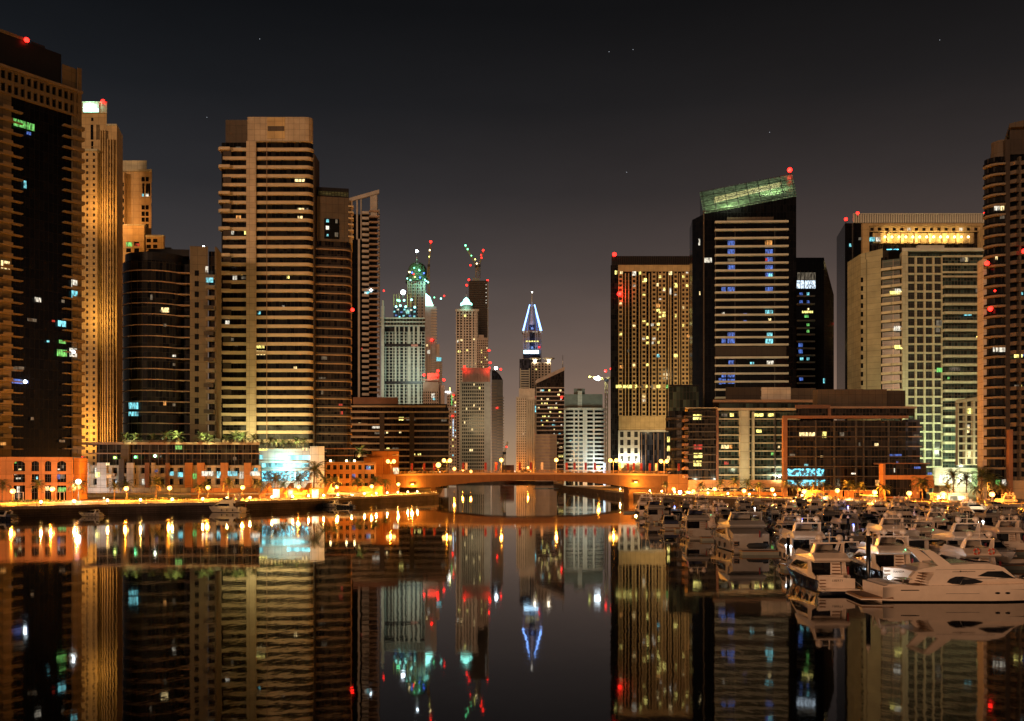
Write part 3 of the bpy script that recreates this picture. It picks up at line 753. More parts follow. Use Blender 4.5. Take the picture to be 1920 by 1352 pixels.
b.box('rail_line', u(500.3), u(501), -.45, -.22, 0, zt, 'slab_dim')
b.box('crown', u(421), u(465) - .02, 1.2, D, zt + .0, b.z(222.5), 'brown')
b.poly('crown', b.foot(u(465), u(585), -.6, D, 2.4, 3, 'R'), zt + .005, b.z(220.5), 'tan_light')
b.box('crown_inset', u(502), u(535), -.72, -.61, zt + 1, b.z(221.5), 'gold_stone'); b.box('crown_vent', u(503), u(534), -.8, -.73, b.z(247), b.z(238), 'brown')
b.part('flank', MB().box(u(584.5), u(587.5), 2, 11, 0, zt - 4), 'brown_dark')
b.wins_([(561, 337, 18, 5, 'warm'), (563, 392, 14, 6, 'warm'), (562, 407, 9, 6, 'warm'), (446, 407, 9, 8, 'orange'), (428, 435, 20, 8, 'white'), (460, 435, 6, 7, 'yellow'), (446, 278, 10, 8, 'dim'), (560, 478, 12, 5, 'warm'), (439, 520, 8, 8, 'white'), (539, 519, 5, 5, 'yellow'), (487, 648, 15, 9, 'yellow'), (487, 661, 19, 8, 'warm'), (425, 604, 8, 7, 'white'), (553, 690, 6, 7, 'warm'), (432, 636, 10, 6, 'dim'), (442, 646, 6, 5, 'dim'), (530, 576, 4, 8, 'white'), (562, 662, 4, 5, 'red'), (485, 586, 5, 5, 'cyan'), (455, 520, 8, 5, 'dim'), (575, 392, 4, 6, 'dim'), (553, 478, 4, 4, 'dim')], y=.86)

for a, P in ((430, 9000), (480, 9000), (530, 8000), (570, 6000)): flood((u(a), -11, b.z(818)), (1, .82, .36), P, 6, b.r, .55)
# --- two narrower towers behind it
b = Bld('balcony_tower', 'dark tower with thin balcony lines under a plain brown top with a black window', 'tower', 589, 663, 352, 10)
u = b.u; D = 18; zt = b.z(452, u(620))
b.poly('glass_front', b.foot(u(593), u(658), .7, D, 2.5, sides='R'), 0, zt, 'glass_brown')
b.bands('balcony', b.foot(u(590), u(660), -.4, D, 3.0, sides='R'), frange(b.z(864, u(620)), zt, 25), .34, 'slab_dim')
b.bands('balcony_rail', b.foot(u(591), u(659.5), -.3, D - .2, 2.9, sides='R'), [z + .5 for z in frange(b.z(864, u(620)), zt, 25)], .5, 'brown_dark')
b.box('top_wall', u(594), u(655), .2, D, zt + .01, b.z(369, u(620)), 'brown'); b.box('top_side', u(655) + .01, u(661), 1, D, zt + .01, b.z(374, u(650)), 'tan')
b.rep('balcony_end', MB().box(u(653), u(663), -.2, 4, 0, .5), 'slab_tan', [(0, 0, z) for z in frange(zt + 2, b.z(376, u(650)), 6)])
b.box('crown', u(596), u(654), .6, D, b.z(369, u(620)) + .01, b.z(351, u(620)), 'black_clad'); b.box('crown_band', u(597), u(653), .5, .59, b.z(366, u(620)), b.z(358, u(620)), 'green_tile')
b.box('black_window', u(608), u(636), .05, .19, zt + .9, b.z(410, u(620)), 'pane')
b.wins_([(614, 414, 5, 6, 'cyan'), (614, 427, 6, 7, 'white'), (614, 441, 4, 4, 'cyan'), (631, 415, 4, 7, 'dim'), (631, 440, 6, 8, 'dim')], y=.05)
b.wins_([(639, 760, 7, 6, 'red'), (640, 774, 5, 6, 'red'), (608, 671, 10, 6, 'dim'), (604, 710, 12, 6, 'dim'), (604, 735, 4, 8, 'dim'), (586, 627, 3, 9, 'green')], y=.6)
b.beacon(661, 581, .7); b.beacon(640, 352, .5, y=3)
b = Bld('slant_topped_tower', 'dark balcony tower with a slanting pale fin along its top edge', 'tower', 653, 711, 520, 6)
u = b.u; D = 20; zt = b.z(392, u(690))
b.poly('glass_front', b.foot(0, u(707), 1, D), 0, zt - 3, 'glass_black')
sl0, sl1 = b.z(380, u(660)), b.z(363, u(711))
slope = lambda p: sl0 + (sl1 - sl0) * (p[0] - 0) / (u(711))
for a, c in ((654, 657), (668, 671), (676, 678)): b.poly('fin', [(u(a), -.4), (u(c), -.4), (u(c), 3), (u(a), 3)], 0 if a < 660 else zt - 18, slope, 'slab_grey')
b.poly('roof_fin', [(u(653), -.8), (u(711), -.8), (u(711), 1), (u(653), 1)], lambda p: slope(p) + .01, lambda p: slope(p) + 2.2, 'slab_grey')
b.poly('pier', [(u(671), -.3), (u(675), -.3), (u(675), 2), (u(671), 2)], 0, b.z(448, u(672)), 'slab_grey')
b.poly('crown_wall', [(u(694), -.2), (u(707), -.2), (u(707), 10), (u(694), 10)], zt - 4, slope, 'slab_grey')
zs = frange(b.z(742, u(690)), zt, 34)
b.rep('balcony', MB().box(u(679), u(692), -1.3, .98, 0, 1.5), 'slab_grey', [(0, 0, z) for z in zs])
b.rep('balcony', MB().box(u(692), u(710), -1.0, .98, 0, 1.0), 'slab_dim', [(0, 0, z + 1.4) for z in zs])
b.rep('edge_fin', MB().box(u(709.5), u(711.5), -.5, 6, 0, 2.2), 'slab_grey', [(0, 0, z + .8) for z in zs])
b.wins_([(690, 546, 14, 9, 'cyan'), (697, 541, 8, 6, 'white'), (685, 550, 4, 6, 'white'), (678, 655, 3, 6, 'red')], y=.9)
b.beacon(696, 545, .6, 'l_cold', -1.5, name='lamp')

# --- wide banded midrise behind the bridge head
b = Bld('midrise_block', 'wide brown midrise of long balcony bands behind the bridge head', 'apartment block', 656, 844, 496, 0)
u = b.u; zt = b.z(764); D = 18
b.poly('glass_front', b.foot(u(657), u(841), .9, D), 0, zt, 'glass_brown')
zs = frange(b.z(880), zt + .5, 10)
b.bands('balcony', b.foot(u(657), u(843), -.5, D), zs, .85, 'slab_tan')
b.bands('ledge', b.foot(u(655), u(690), -1.3, D - 2), [z + .9 for z in zs], .3, 'slab_dim')
b.bands('roof_slab', b.foot(u(655), u(836), -1.2, D), [zt + .1], .9, 'slab_tan')
b.box('attic', u(664), u(838), 2, D, zt + 1.01, b.z(757), 'brown_dark'); b.box('roof_house', u(660), u(745), 3, 14, b.z(757) + .01, b.z(744), 'rust')
for a in (712, 768): b.box('pier', u(a), u(a + 9), -.7, -.51, 0, b.z(775), 'brown')
b.wins_([(752, 785, 9, 6, 'yellow'), (770, 785, 18, 6, 'dim'), (708, 801, 22, 4, 'white'), (674, 795, 5, 5, 'warm'), (712, 812, 20, 4, 'dim'), (750, 810, 4, 4, 'warm'), (727, 842, 5, 5, 'yellow'), (741, 842, 12, 5, 'dim'), (776, 852, 4, 4, 'yellow'), (786, 853, 6, 6, 'yellow'), (832, 788, 10, 4, 'dim'), (726, 811, 4, 3, 'warm')], y=.85)

# ================================================================== low buildings along the promenade
# --- arcaded building
b = Bld('arcaded_building', 'orange lit stone building with two rows of windows and tall arches on the promenade', 'building', -22, 147, 268, 8)
u = b.u; zt = b.z(857, u(70))
op = [(24, 47), (58, 73), (83, 96), (106, 124)]
def arch_wall(name, u0, u1, z0, z1, ops, arch, y, d, mat):
    mb = MB(); xs = [u0]
    for a, c in ops:
        mb.box(xs[-1], a, y, y + d, z0, z1); xs.append(c)
    mb.box(xs[-1], u1, y, y + d, z0, z1)
    for a, c in ops:
        n = 10; h = (c - a) * arch
        top = z1 - .55
        for k in range(n):
            xa, xb = a + (c - a) * k / n, a + (c - a) * (k + 1) / n
            f = lambda x: top - h * (2 * (x - a) / (c - a) - 1) ** 2
            pts = [(xa, y, f(xa)), (xb, y, f(xb)), (xb, y, z1), (xa, y, z1), (xa, y + d, f(xa)), (xb, y + d, f(xb)), (xb, y + d, z1), (xa, y + d, z1)]
            mb.add(pts, [(0, 1, 2, 3), (0, 4, 5, 1)])
        if z0 > .1: mb.box(a, c, y + .02, y + d - .02, z0, z0 + .4)
    return b.part(name, mb, mat)
ops = [(u(a), u(c)) for a, c in op]
z1, z2_, z3 = b.z(907, u(70)), b.z(886, u(70)), b.z(861, u(70))
arch_wall('wall', u(-22), u(136), 0, z1, ops, .0, 0, .6, 'orange_wall')
arch_wall('wall', u(-22), u(136), z1 + .003, z2_, ops, .0, .002, .6, 'orange_wall')
arch_wall('wall', u(-22), u(136), z2_ + .003, z3, ops, .22, 0, .6, 'orange_wall')
b.box('wall', u(136) + .01, u(147), 1.2, 12, 0, zt - .2, 'orange_wall')
b.box('parapet', u(-22), u(137), -.25, 12, z3 + .003, zt, 'orange_wall'); b.box('string_course', u(-22), u(136.5), -.2, -.003, z2_ - .2, z2_ + .12, 'orange_wall')
b.box('core', u(-22), u(136), .95, 12, 0, z3, 'black_clad')
for a, c in ops:
    for za, zb in ((0.2, z1 - .4), (z1 + .6, z2_ - .3), (z2_ + .5, z3 - .3)):
        wm = MB().box(a, c, .70, .74, za, zb)
        for k in range(1, 3): wm.box(a + (c - a) * k / 3 - .05, a + (c - a) * k / 3 + .05, .62, .697, za, zb, 1)
        wm.box(a, c, .63, .698, (za + zb) / 2 - .05, (za + zb) / 2 + .05, 1)
        b.part('window', wm, ['pane', 'frame_dark'])
b.wins_([(27, 867, 4, 4, 'green'), (36, 880, 5, 3, 'warm'), (28, 888, 4, 6, 'white'), (33, 897, 8, 3, 'white'), (68, 896, 3, 5, 'cyan'), (108, 893, 6, 11, 'blue'), (109, 880, 4, 3, 'white'), (116, 875, 4, 6, 'dim'), (115, 918, 15, 8, 'green'), (87, 916, 6, 8, 'warm'), (33, 918, 5, 12, 'white'), (33, 930, 9, 9, 'dim'), (116, 893, 8, 9, 'dim')], y=.6)
for a in (112, 35):
    o = MB(); o.box(u(a) - 1.3, u(a) - 1.2, -.05, .3, 0, 2.6).box(u(a) + 1.2, u(a) + 1.3, -.05, .3, 0, 2.6).box(u(a) - 1.2, u(a) + 1.2, -.05, .3, 2.5, 2.6).box(u(a) - .05, u(a) + .05, 0, .28, 0, 2.5)
    b.part('door_frame', o, 'gelcoat')

# --- villas podium
b = Bld('villa_podium', 'row of stepped stone villas under a long dark glazed upper storey with roof planting', 'villas', 148, 486, 306, 2)
u = b.u; z = lambda p: b.z(p, u(320))
zA, zB, zC = z(930), z(872), z(829)
b.box('body', 0, u(486), 3.2, 20, 0, zB, 'brown_dark')
b.grid(u(150), u(486), z(914), zB, 19, 2, .52, .52, 'tan_light', y=1.2, rec=1.4, lit=.16, pal=('white', 'dim', 'cyan', 'dim'), pane='pane')
b.box('base_wall', 0, u(486), .5, 3.1, 0, z(914.5), 'pale_wall')
for a, c, m in ((150, 166, 'pale_wall'), (181, 199, 'pale_wall'), (222, 232, 'brown'), (237, 250, 'pale_wall'), (271, 279, 'rust'), (283, 290, 'tan_light'), (310, 316, 'rust'), (346, 360, 'orange_wall'), (369, 382, 'orange_wall'), (413, 427, 'orange_wall'), (457, 470, 'orange_wall')):
    b.box('pier', u(a), u(c), .2, 1.19, z(914) + .01, zB + (2.1 if m in ('brown',) else .8), m)
for i in range(9):
    a = 158 + i * 36
    b.box('balcony', u(a), u(a + 20), .35, 1.18, z(893), z(893) + 1.0, 'tan_light')
b.box('upper_glass', u(175), u(482), 2.6, 19, zB + .01, zC - .8, 'glass_brown')
b.rep('mullion', MB().box(-.08, .08, 2.4, 2.59, zB + .02, zC - .8), 'frame_dark', [(u(a), 0, 0) for a in range(180, 482, 16)])
b.box('mid_ledge', u(160), u(484), 1.9, 2.58, z(850) - .2, z(850) + .2, 'slab_dim'); b.box('roof_slab', u(146), u(485), 1.4, 20, zC - .79, zC, 'slab_dim')
b.box('terrace_wall', u(360), u(490), -1.2, -.4, 0, z(915), 'orange_wall')
b.box('upper_pier', u(224), u(239), 1.2, 2.5, zB + .9, zC - .8, 'brown')
b.box('planter', u(388), u(412), 1.6, 3, zC + .01, zC + 1.3, 'brown_dark'); b.box('planter', u(426), u(455), 1.6, 3, zC + .01, zC + 1.3, 'brown_dark'); b.box('planter', u(230), u(330), 1.6, 3, zC + .01, zC + .8, 'brown_dark')
b.wins_([(155, 858, 10, 5, 'red'), (152, 870, 4, 5, 'orange'), (216, 858, 8, 6, 'green'), (255, 857, 7, 6, 'green'), (291, 855, 8, 6, 'green'), (293, 883, 5, 4, 'blue'), (183, 890, 8, 9, 'yellow'), (202, 870, 6, 5, 'warm'), (205, 893, 10, 6, 'orange'), (335, 839, 12, 7, 'green'), (389, 888, 22, 9, 'white'), (410, 890, 7, 12, 'cyan'), (436, 888, 18, 9, 'cyan'), (453, 891, 8, 13, 'white'), (478, 888, 18, 8, 'white'), (365, 893, 7, 10, 'green'), (338, 890, 9, 9, 'cyan'), (322, 888, 7, 8, 'cyan'), (440, 860, 6, 6, 'dim')], y=.1)
for px, py, lm in ((216, 858, 'l_yellow'), (254, 857, 'l_green'), (291, 855, 'l_white'), (154, 858, 'l_red')): b.beacon(px, py, .4, lm, -.2, name='lamp')
flood((u(185), -8, z(905)), (.85, .93, 1), 2600, .5, b.r)

# --- white hall with cyan strips
b = Bld('cyan_lit_hall', 'pale modern hall with glowing cyan glass strips and palms on its roof', 'building', 480, 609, 318, 0)
u = b.u; z = b.z
b.box('body', u(482), u(583), 1.0, 20, 0, z(845), 'pale_wall'); b.box('stair_wall', u(581), u(608), .2, 7, 0, z(837), 'white_wall')
for a, c, p0, p1 in ((490, 579, 876, 868.5), (482, 492, 861, 853), (537, 582, 862, 854)):
    b.part('lit_strip', MB().box(u(a), u(c), .8, .98, z(p0), z(p1)), 'strip_cyan')
b.box('ledge', u(486), u(582), .3, .99, z(866), z(864.5), 'slab_pale'); b.box('canopy', u(488), u(584), -1.2, .99, z(882), z(880.5), 'slab_pale')
b.part('lit_strip', MB().box(u(488), u(600), .7, .97, z(902), z(883)), 'teal_shop_and_glints')
b.part('lit_window', MB().box(u(566), u(577), .6, .9, z(845) + .02, z(839.5)), 'w_warm'); b.part('lit_window', MB().box(u(483), u(500), .6, .9, z(845) + .02, z(841)), 'w_yellow')
b.rep('mullion', MB().box(-.1, .1, .4, .69, z(902), z(883)), 'metal', [(u(a), 0, 0) for a in range(490, 602, 9)])
b.box('parapet', u(482), u(583), .7, .99, z(845) + .01, z(841.5), 'slab_pale')
flood((u(530), -3, z(872)), (.35, .95, 1), 5000, 1, b.r)
flood((u(545), -6, z(893)), (.75, 1, .85), 4200, 1, b.r)
# plaza stairs and kiosks before it
b = Bld('plaza_steps', 'broad flight of orange lit steps and ramps below the cyan lit hall', 'steps', 488, 612, 300, 0)
mb = MB()
for k in range(9): mb.box(0, b.W, k * .55, (k + 1) * .55 + (.0 if k < 8 else 8), -.5, .3 + k * .36)
b.part('flight', mb, 'orange_wall')
for a in (488, 531, 566, 604): b.poly('cheek_wall', [(b.u(a), -.6), (b.u(a) + 1.4, -.6), (b.u(a) + 1.4, 9), (b.u(a), 9)], -.5, lambda p: 1.2 + max(0, p[1]) * .42, 'orange_wall')
for i, (px, cold) in enumerate(((518, 1), (545, 0), (591, 0))):
    t = thing('light_box', ['glowing white light box before the plaza steps at the villas end', 'glowing amber light box in the middle of the plaza steps', 'glowing cream light box at the bridge side of the plaza steps'][i], 'light box', (X(px, 292), 292, G), 0, 'light boxes on the plaza steps')
    link('base', MB().box(-1, 1, -.6, .6, 0, .25).mesh('base', 'metal_dark'), t)
    link('panel', MB().box(-.92, .92, -.5, .5, .26, 3.0).mesh('panel', ['lobby', 'w_orange', 'lobby'][i]), t)
    link('lid', MB().box(-1, 1, -.6, .6, 3.01, 3.15).mesh('lid', 'metal_dark'), t)
    flood((0, -1.5, 2), (1, .8, .45), 900, .4, t)
# --- orange lowrise by the bridge
b = Bld('lowrise_block', 'orange lit lowrise of small square windows between the pale hall and the bridge', 'building', 608, 705, 338, 0)
u = b.u; z = b.z
b.box('body', u(610), u(704), .6, 16, 0, z(866), 'orange_wall')
b.grid(u(610), u(704), z(918), z(868), 8, 3, .55, .5, 'orange_wall', y=0, rec=.55, lit=.05, pal=('blue', 'warm'))
b.box('upper_storey', u(610), u(664), 2.5, 14, z(866) + .01, z(842), 'glass_brown'); b.box('roof_slab', u(608), u(666), 1.5, 15, z(842) + .005, z(840), 'rust'); b.box('ledge', u(609), u(662), 1.8, 2.49, z(855), z(853), 'rust')
b.box('base_wall', u(604), u(720), -5, -3.5, 0, z(911), 'orange_wall')
b.win(691, 877, 8, 7, 'w_blue', -.05); b.win(693, 876, 4, 4, 'w_cyan', -.1)
for px in (620, 650, 665): b.beacon(px, 864, .4, 'l_warmsmall', -.3, name='lamp')
b = Bld('bridge_house', 'stepped orange block standing at the bridge head above the road', 'building', 684, 750, 395, 0)
u = b.u; z = b.z
b.box('body', u(697), u(748), 0, 12, 0, z(846), 'orange_wall'); b.box('step', u(687), u(697) - .01, .4, 10, 0, z(852), 'orange_wall'); b.box('side_wing', u(684), u(720), -3, -.01, 0, z(858), 'orange_wall')
b.box('slot_window', u(717), u(719.5), -.1, -.003, z(884), z(870), 'pane')
b.part('lit_window', MB().box(u(737), u(748), -.14, -.003, z(889), z(877)), 'shop_warm'); b.box('portal', u(736), u(749), -1.2, -.15, z(854), z(853), 'metal')
b.wins_([(741, 883, 3, 12, 'white'), (745, 883, 2, 12, 'white')], y=-.15)
flood((u(735), -14, z(872)), SOD, 2500, .4, b.r)
# wall along the ramp on the promenade side
b = Bld('promenade_wall', 'long low orange wall with doorways under the bridge ramp on the promenade', 'wall', 640, 812, 362, 0)
z = b.z
b.box('wall', b.u(640), b.u(748), 0, 1, 0, z(908), 'orange_wall'); b.box('coping', b.u(639), b.u(749), -.3, 1.2, z(908) + .003, z(906), 'orange_wall')
for a in (650, 668, 690): b.box('doorway', b.u(a), b.u(a + 10), -.06, -.003, 0, z(917), 'brown_dark')
# small spot-lit cones of the palms
for i, px in enumerate((662, 697, 428, 195)):
    Y = 322 if px > 600 else 282
    t = thing('palm_uplight', 'white uplight at the foot of a palm on the promenade, %s counting from the bridge' % ordn([1, 0, 2, 3][i]), 'uplight', (X(px, Y), Y, G), 0, 'uplights at the palm feet')
    link('housing', MB().lathe([(.35, 0), (.4, .3), (.35, .35)], 10).mesh('housing', 'metal_dark'), t)
    link('lens', MB().lathe([(.001, .6), (.3, .36)], 10).mesh('lens', 'l_warmsmall'), t)
    flood((0, -.7, .7), (1, .6, .2), 1200, .2, t)
# ================================================================== distant towers down the water
# unfinished concrete frame
b = Bld('unfinished_tower', 'unfinished grey concrete tower with an open frame and green work lights on top', 'tower', 711, 798, 900, 0)
u = b.u; z = b.z
b.box('core', u(716), u(796), 3, 22, 0, z(610), 'black_clad')
b.grid(u(716), u(797), z(762), z(622), 12, 24, .80, .84, 'concrete', y=0, rec=2.8, lit=0, pane='black_clad', cap=30, mull=False, wname='frame', skip=lambda i, k: k % 5)
for a, c in ((740, 743), (747.5, 749.5), (757, 759), (765, 769), (774, 778), (782, 787)): b.box('column', u(a), u(c), -.6, -.01, z(758), z(612), 'concrete')
for p in (650, 720): b.box('dark_floor', u(720), u(790), -.9, -.61, z(p), z(p - 5), 'black_clad')
for p in (598, 605, 612): b.bands('top_slab', b.foot(u(712), u(797), -1.5, 20), [z(p)], 1.2, 'concrete')
b.rep('top_post', MB().box(-.35, .35, 0, .7, 0, z(598) - z(612)), 'concrete_raw', [(u(a), 0, z(612)) for a in range(714, 797, 6)])
b.box('hoist_mast', u(716), u(721), -3.5, -.95, 0, z(575), 'concrete')
b.poly('hoist_cap', [(u(717), -3), (u(720), -3), (u(720), -1), (u(717), -1)], z(575), z(564), 'concrete')
b.box('upper_core', u(737), u(781), 4, 16, z(598) + 1.3, z(575), 'glass_blue')
b.wins_([(x_, y_, 4, 3, c) for x_, y_, c in [(738, 583, 'cyan'), (745, 579, 'white'), (752, 584, 'blue'), (758, 579, 'cyan'), (764, 585, 'cyan'), (770, 580, 'white'), (776, 583, 'cyan'), (742, 590, 'blue'), (756, 591, 'cyan'), (768, 591, 'blue'), (776, 592, 'cyan'), (748, 593, 'cyan')]], y=3.95)
b.rep('steel', MB().tube((0, 0, 0), (0, 0, 14), .35, .25, 5), 'crane_steel', [(u(a), 6, z(575)) for a in (737, 742, 747, 763, 769, 778)])
for px, py, lm in ((742, 574, 'l_teal'), (748, 563, 'l_green'), (750, 572, 'l_teal'), (760, 574, 'l_teal'), (777, 575, 'l_teal'), (745, 562, 'l_green'), (771, 561, 'l_teal'), (757, 562, 'l_teal')): b.beacon(px, py, 1.1, lm, 3, name='work_light')
b.beacon(755, 547, 2.4, 'l_cold', 3, name='work_light'); b.beacon(719, 544, 0.79, 'l_red', 3)
flood((u(752), -3, z(560)), (.3, 1, .7), 12000, 2, b.r); flood((u(760), -12, z(578)), (.5, 1, .75), 9000, 2, b.r)
b.box('red_net', u(771), u(784), -1.2, -.95, z(650), z(646), 'red_clad_and_glow')
flood((u(775), -45, z(700)), (.78, 1, .85), 90000, 12, b.r)  # added fill hung before the frame to brighten it; no lamp stands there
# domed tower under construction
b = Bld('domed_tower', 'far tower under construction with a green lit ribbed dome and a light on its mast', 'tower', 758, 803, 1500, 0)
u = b.u; z = b.z; R0 = b.W / 2
b.grid(u(764), u(798), z(700), z(527), 8, 30, .5, .6, 'far_grey', rec=1, lit=.03, pal=('white', 'cyan'), cap=60, mull=False)
b.box('body', u(764), u(798), .99, 30, 0, z(527), 'far_grey')
dome = lambda k: (R0 * .92 * math.cos(k), math.sin(k))
zb, zd = z(527), z(488)
dm = MB().lathe([(R0, 0), (R0, 3), (R0 * .9, 4), (R0 * .9, (zd - zb) * .3), (R0 * .98, (zd - zb) * .31), (R0 * .82, (zd - zb) * .36), (R0 * .8, (zd - zb) * .55)] + [(max(.2, R0 * .8 * math.cos(t)), (zd - zb) * (.55 + .45 * math.sin(t))) for t in [PI / 2 * i / 6 for i in range(1, 7)]], 20, c=(u(781), 15, zb))
b.part('dome', dm, 'green_tile')
b.part('mast', MB().tube((u(780), 15, zd), (u(780), 15, z(466)), 1, .3, 6), 'metal')
for a in (765, 772, 780, 788, 796): b.box('rib', u(a) - .6, u(a) + .6, -1.2, -.01, z(700), z(527), 'far_stone')
b.beacon(780, 467, 2.4, 'l_cold', 14)
for px, py, lm in ((777, 503, 'l_green'), (786, 507, 'l_teal'), (787, 508, 'l_green'), (768, 511, 'l_warmsmall'), (773, 512, 'l_blue'), (776, 515, 'l_red'), (795, 513, 'l_blue'), (764, 523, 'l_teal'), (770, 526, 'l_teal'), (778, 520, 'l_yellow'), (788, 521, 'l_blue'), (797, 525, 'l_teal'), (800, 528, 'l_teal')): b.beacon(px, py, 1.2, lm, -3, name='work_light')
flood((u(781), -30, z(505)), (.3, 1, .6), 80000, 4, b.r); flood((u(800), -14, z(532)), (.3, 1, .8), 18000, 3, b.r)
# twisting tower with glowing tip
b = Bld('tapered_tower', 'thin far tower tapering to a bright mint glowing tip beside the dome', 'tower', 795, 822, 1400, 0)
u = b.u; z = b.z
b.box('body', u(797), u(818), 0, 22, 0, z(575), 'far_grey')
b.rep('balcony', MB().box(u(808), u(819.5), -1.5, -.01, 0, 2.4), 'far_stone', [(0, 0, zz_) for zz_ in frange(z(690), z(577), 22)])
b.part('tip', MB().prism([(u(797), 2), (u(814), 2), (u(814), 16), (u(797), 16)], z(575) + .01, lambda p: z(546) if p[0] < u(800) else z(572)), 'pale_wall')
b.part('lit_panel', MB().add([(u(798), 1.6, z(573)), (u(812), 1.6, z(573)), (u(806), 1.6, z(556)), (u(798), 1.6, z(550)), (u(798), 1.9, z(573)), (u(812), 1.9, z(573)), (u(806), 1.9, z(556)), (u(798), 1.9, z(550))], [(0, 1, 2, 3), (0, 4, 5, 1), (1, 5, 6, 2), (2, 6, 7, 3), (3, 7, 4, 0)]), 'l_teal')
b.beacon(832, 553, 1.30, 'l_red', 8); b.beacon(826, 558, 1.4, 'l_teal', 8); b.beacon(814, 557, 1.1, 'l_green', 3)
flood((u(803), -12, z(560)), (.5, 1, .9), 18000, 3, b.r)
b = Bld('stepped_tower', 'far brown tower stepping down at one side behind the red lit roof', 'tower', 799, 829, 1150, 0)
u = b.u; z = b.z
b.box('body', u(797), u(817), 0, 22, 0, z(632), 'far_grey'); b.box('step', u(817) + .01, u(824), 1, 20, 0, z(645), 'far_stone'); b.box('step', u(824) + .01, u(829), 2, 20, 0, z(668), 'far_grey')
b.rep('balcony', MB().box(u(803), u(829), -1.2, -.01, 0, 1.0), 'far_stone', [(0, 0, q) for q in frange(z(720), z(672), 12)])
b.rep('rib', MB().box(-.5, .5, -1, -.01, 0, z(640) - z(720)), 'far_stone', [(u(a), 0, z(720)) for a in (798, 801, 804, 807)])
b.beacon(810, 638, 1.58, 'l_red', -3); b.wins_([(804, 660, 5, 7, 'white'), (823, 674, 9, 7, 'cyan'), (801, 648, 3, 4, 'warm')], y=-1.3)
# red lit roof block
b = Bld('tan_tower', 'tan tower of small square windows with its roof glowing red under beacon lights', 'tower', 792, 834, 860, 0)
u = b.u; z = b.z
b.box('body', u(793), u(822), .5, 22, 0, z(716), 'far_stone'); b.grid(u(793), u(822), z(770), z(733), 7, 7, .5, .55, 'far_stone', rec=.49, lit=.03, cap=60, mull=False)
b.box('roof_block', u(801), u(823), 2, 16, z(716) + .01, z(699), 'red_clad_and_glow'); b.box('side_block', u(822) + .01, u(833), 3, 20, 0, z(722), 'far_stone')  # roof block coloured red for the beacon glow on it
b.box('cornice', u(792), u(823), -.6, 1.9, z(714), z(711), 'far_stone')
for px, py in ((821, 695), (820, 704), (832, 712), (795, 703)): b.beacon(px, py, 1.3, 'l_red', 1)
flood((u(818), -3, z(700)), (1, .04, .02), 5000, 1, b.r); flood((u(806), -3, z(704)), (1, .04, .02), 5000, 1, b.r)
b.wins_([(812, 742, 6, 8, 'white'), (814, 748, 4, 4, 'cyan')], y=-.3)
# small shops/hotel signs at the water's end on that bank
b = Bld('narrow_block', 'narrow lit block with a white sign and coloured vertical light strips behind the midrise', 'building', 836, 856, 840, 0)
u = b.u; z = b.z
b.box('body', u(838), u(856), .5, 18, 0, z(735), 'far_grey'); b.grid(u(838), u(856), z(880), z(740), 4, 24, .5, .5, 'far_stone', rec=.49, lit=.35, pal=('cyan', 'yellow', 'white', 'dim'), cap=60, mull=False)
b.box('sign', u(835), u(845), -.8, -.3, z(736), z(734), 'l_white'); b.box('sign_mast', u(843), u(844.4), -.6, -.2, z(734) + .01, z(727), 'l_yellow'); b.box('light_strip', u(849), u(850.5), -.5, -.1, z(818), z(786), 'shop_cold'); b.box('light_strip', u(846), u(848), -.5, -.1, z(760), z(740), 'w_green')
b.beacon(850, 741, 0.72, 'l_red', -1); b.beacon(849, 780, 0.72, 'l_red', -1)
# cream tower with mint dome
b = Bld('mint_domed_tower', 'slender pale tower capped by a glowing mint dome', 'tower', 854, 898, 1300, 0)
u = b.u; z = b.z
b.grid(u(856), u(896), z(885), z(584), 7, 60, .62, .55, 'far_stone', rec=.8, lit=.02, pal=('yellow', 'white'), cap=100, mull=False)
b.box('body', u(856), u(896), .79, 28, 0, z(584), 'far_grey')
for a in (855, 861, 868, 878, 885, 892): b.box('rib', u(a), u(a + 2), -1.4, -.01, 0, z(582), 'far_stone')
b.box('cornice', u(854), u(898), -2, 28, z(584) + .01, z(580), 'far_stone')
b.part('shoulder', MB().lathe([(u(893) - u(876), 0), (u(890) - u(876), 5), (u(884) - u(876), 9)], 16, c=(u(875), 12, z(580) + .02)), 'concrete_raw')
b.part('dome', MB().lathe([(u(885) - u(874), 0), (u(885) - u(874), 3), (u(881) - u(874), 5), (u(879) - u(874), 9), (.6, 12)], 16, c=(u(873.5), 12, z(570))), 'l_teal')
b.part('spire', MB().tube((u(873.5), 12, z(557)), (u(873.5), 12, z(542)), .6, .2, 5), 'metal')
b.wins_([(872, 592, 4, 4, 'yellow'), (861, 638, 6, 3, 'warm'), (867, 638, 5, 3, 'warm'), (861, 659, 5, 4, 'yellow'), (858, 640, 3, 4, 'white'), (889, 636, 3, 3, 'warm')], y=-.2)
flood((u(873.5), -8, z(574)), (.4, 1, .8), 9000, 3, b.r)
flood((u(876), -70, z(680)), (1, .78, .5), 80000, 14, b.r)  # unseen fill added before the shaft, which nearer towers overshadow
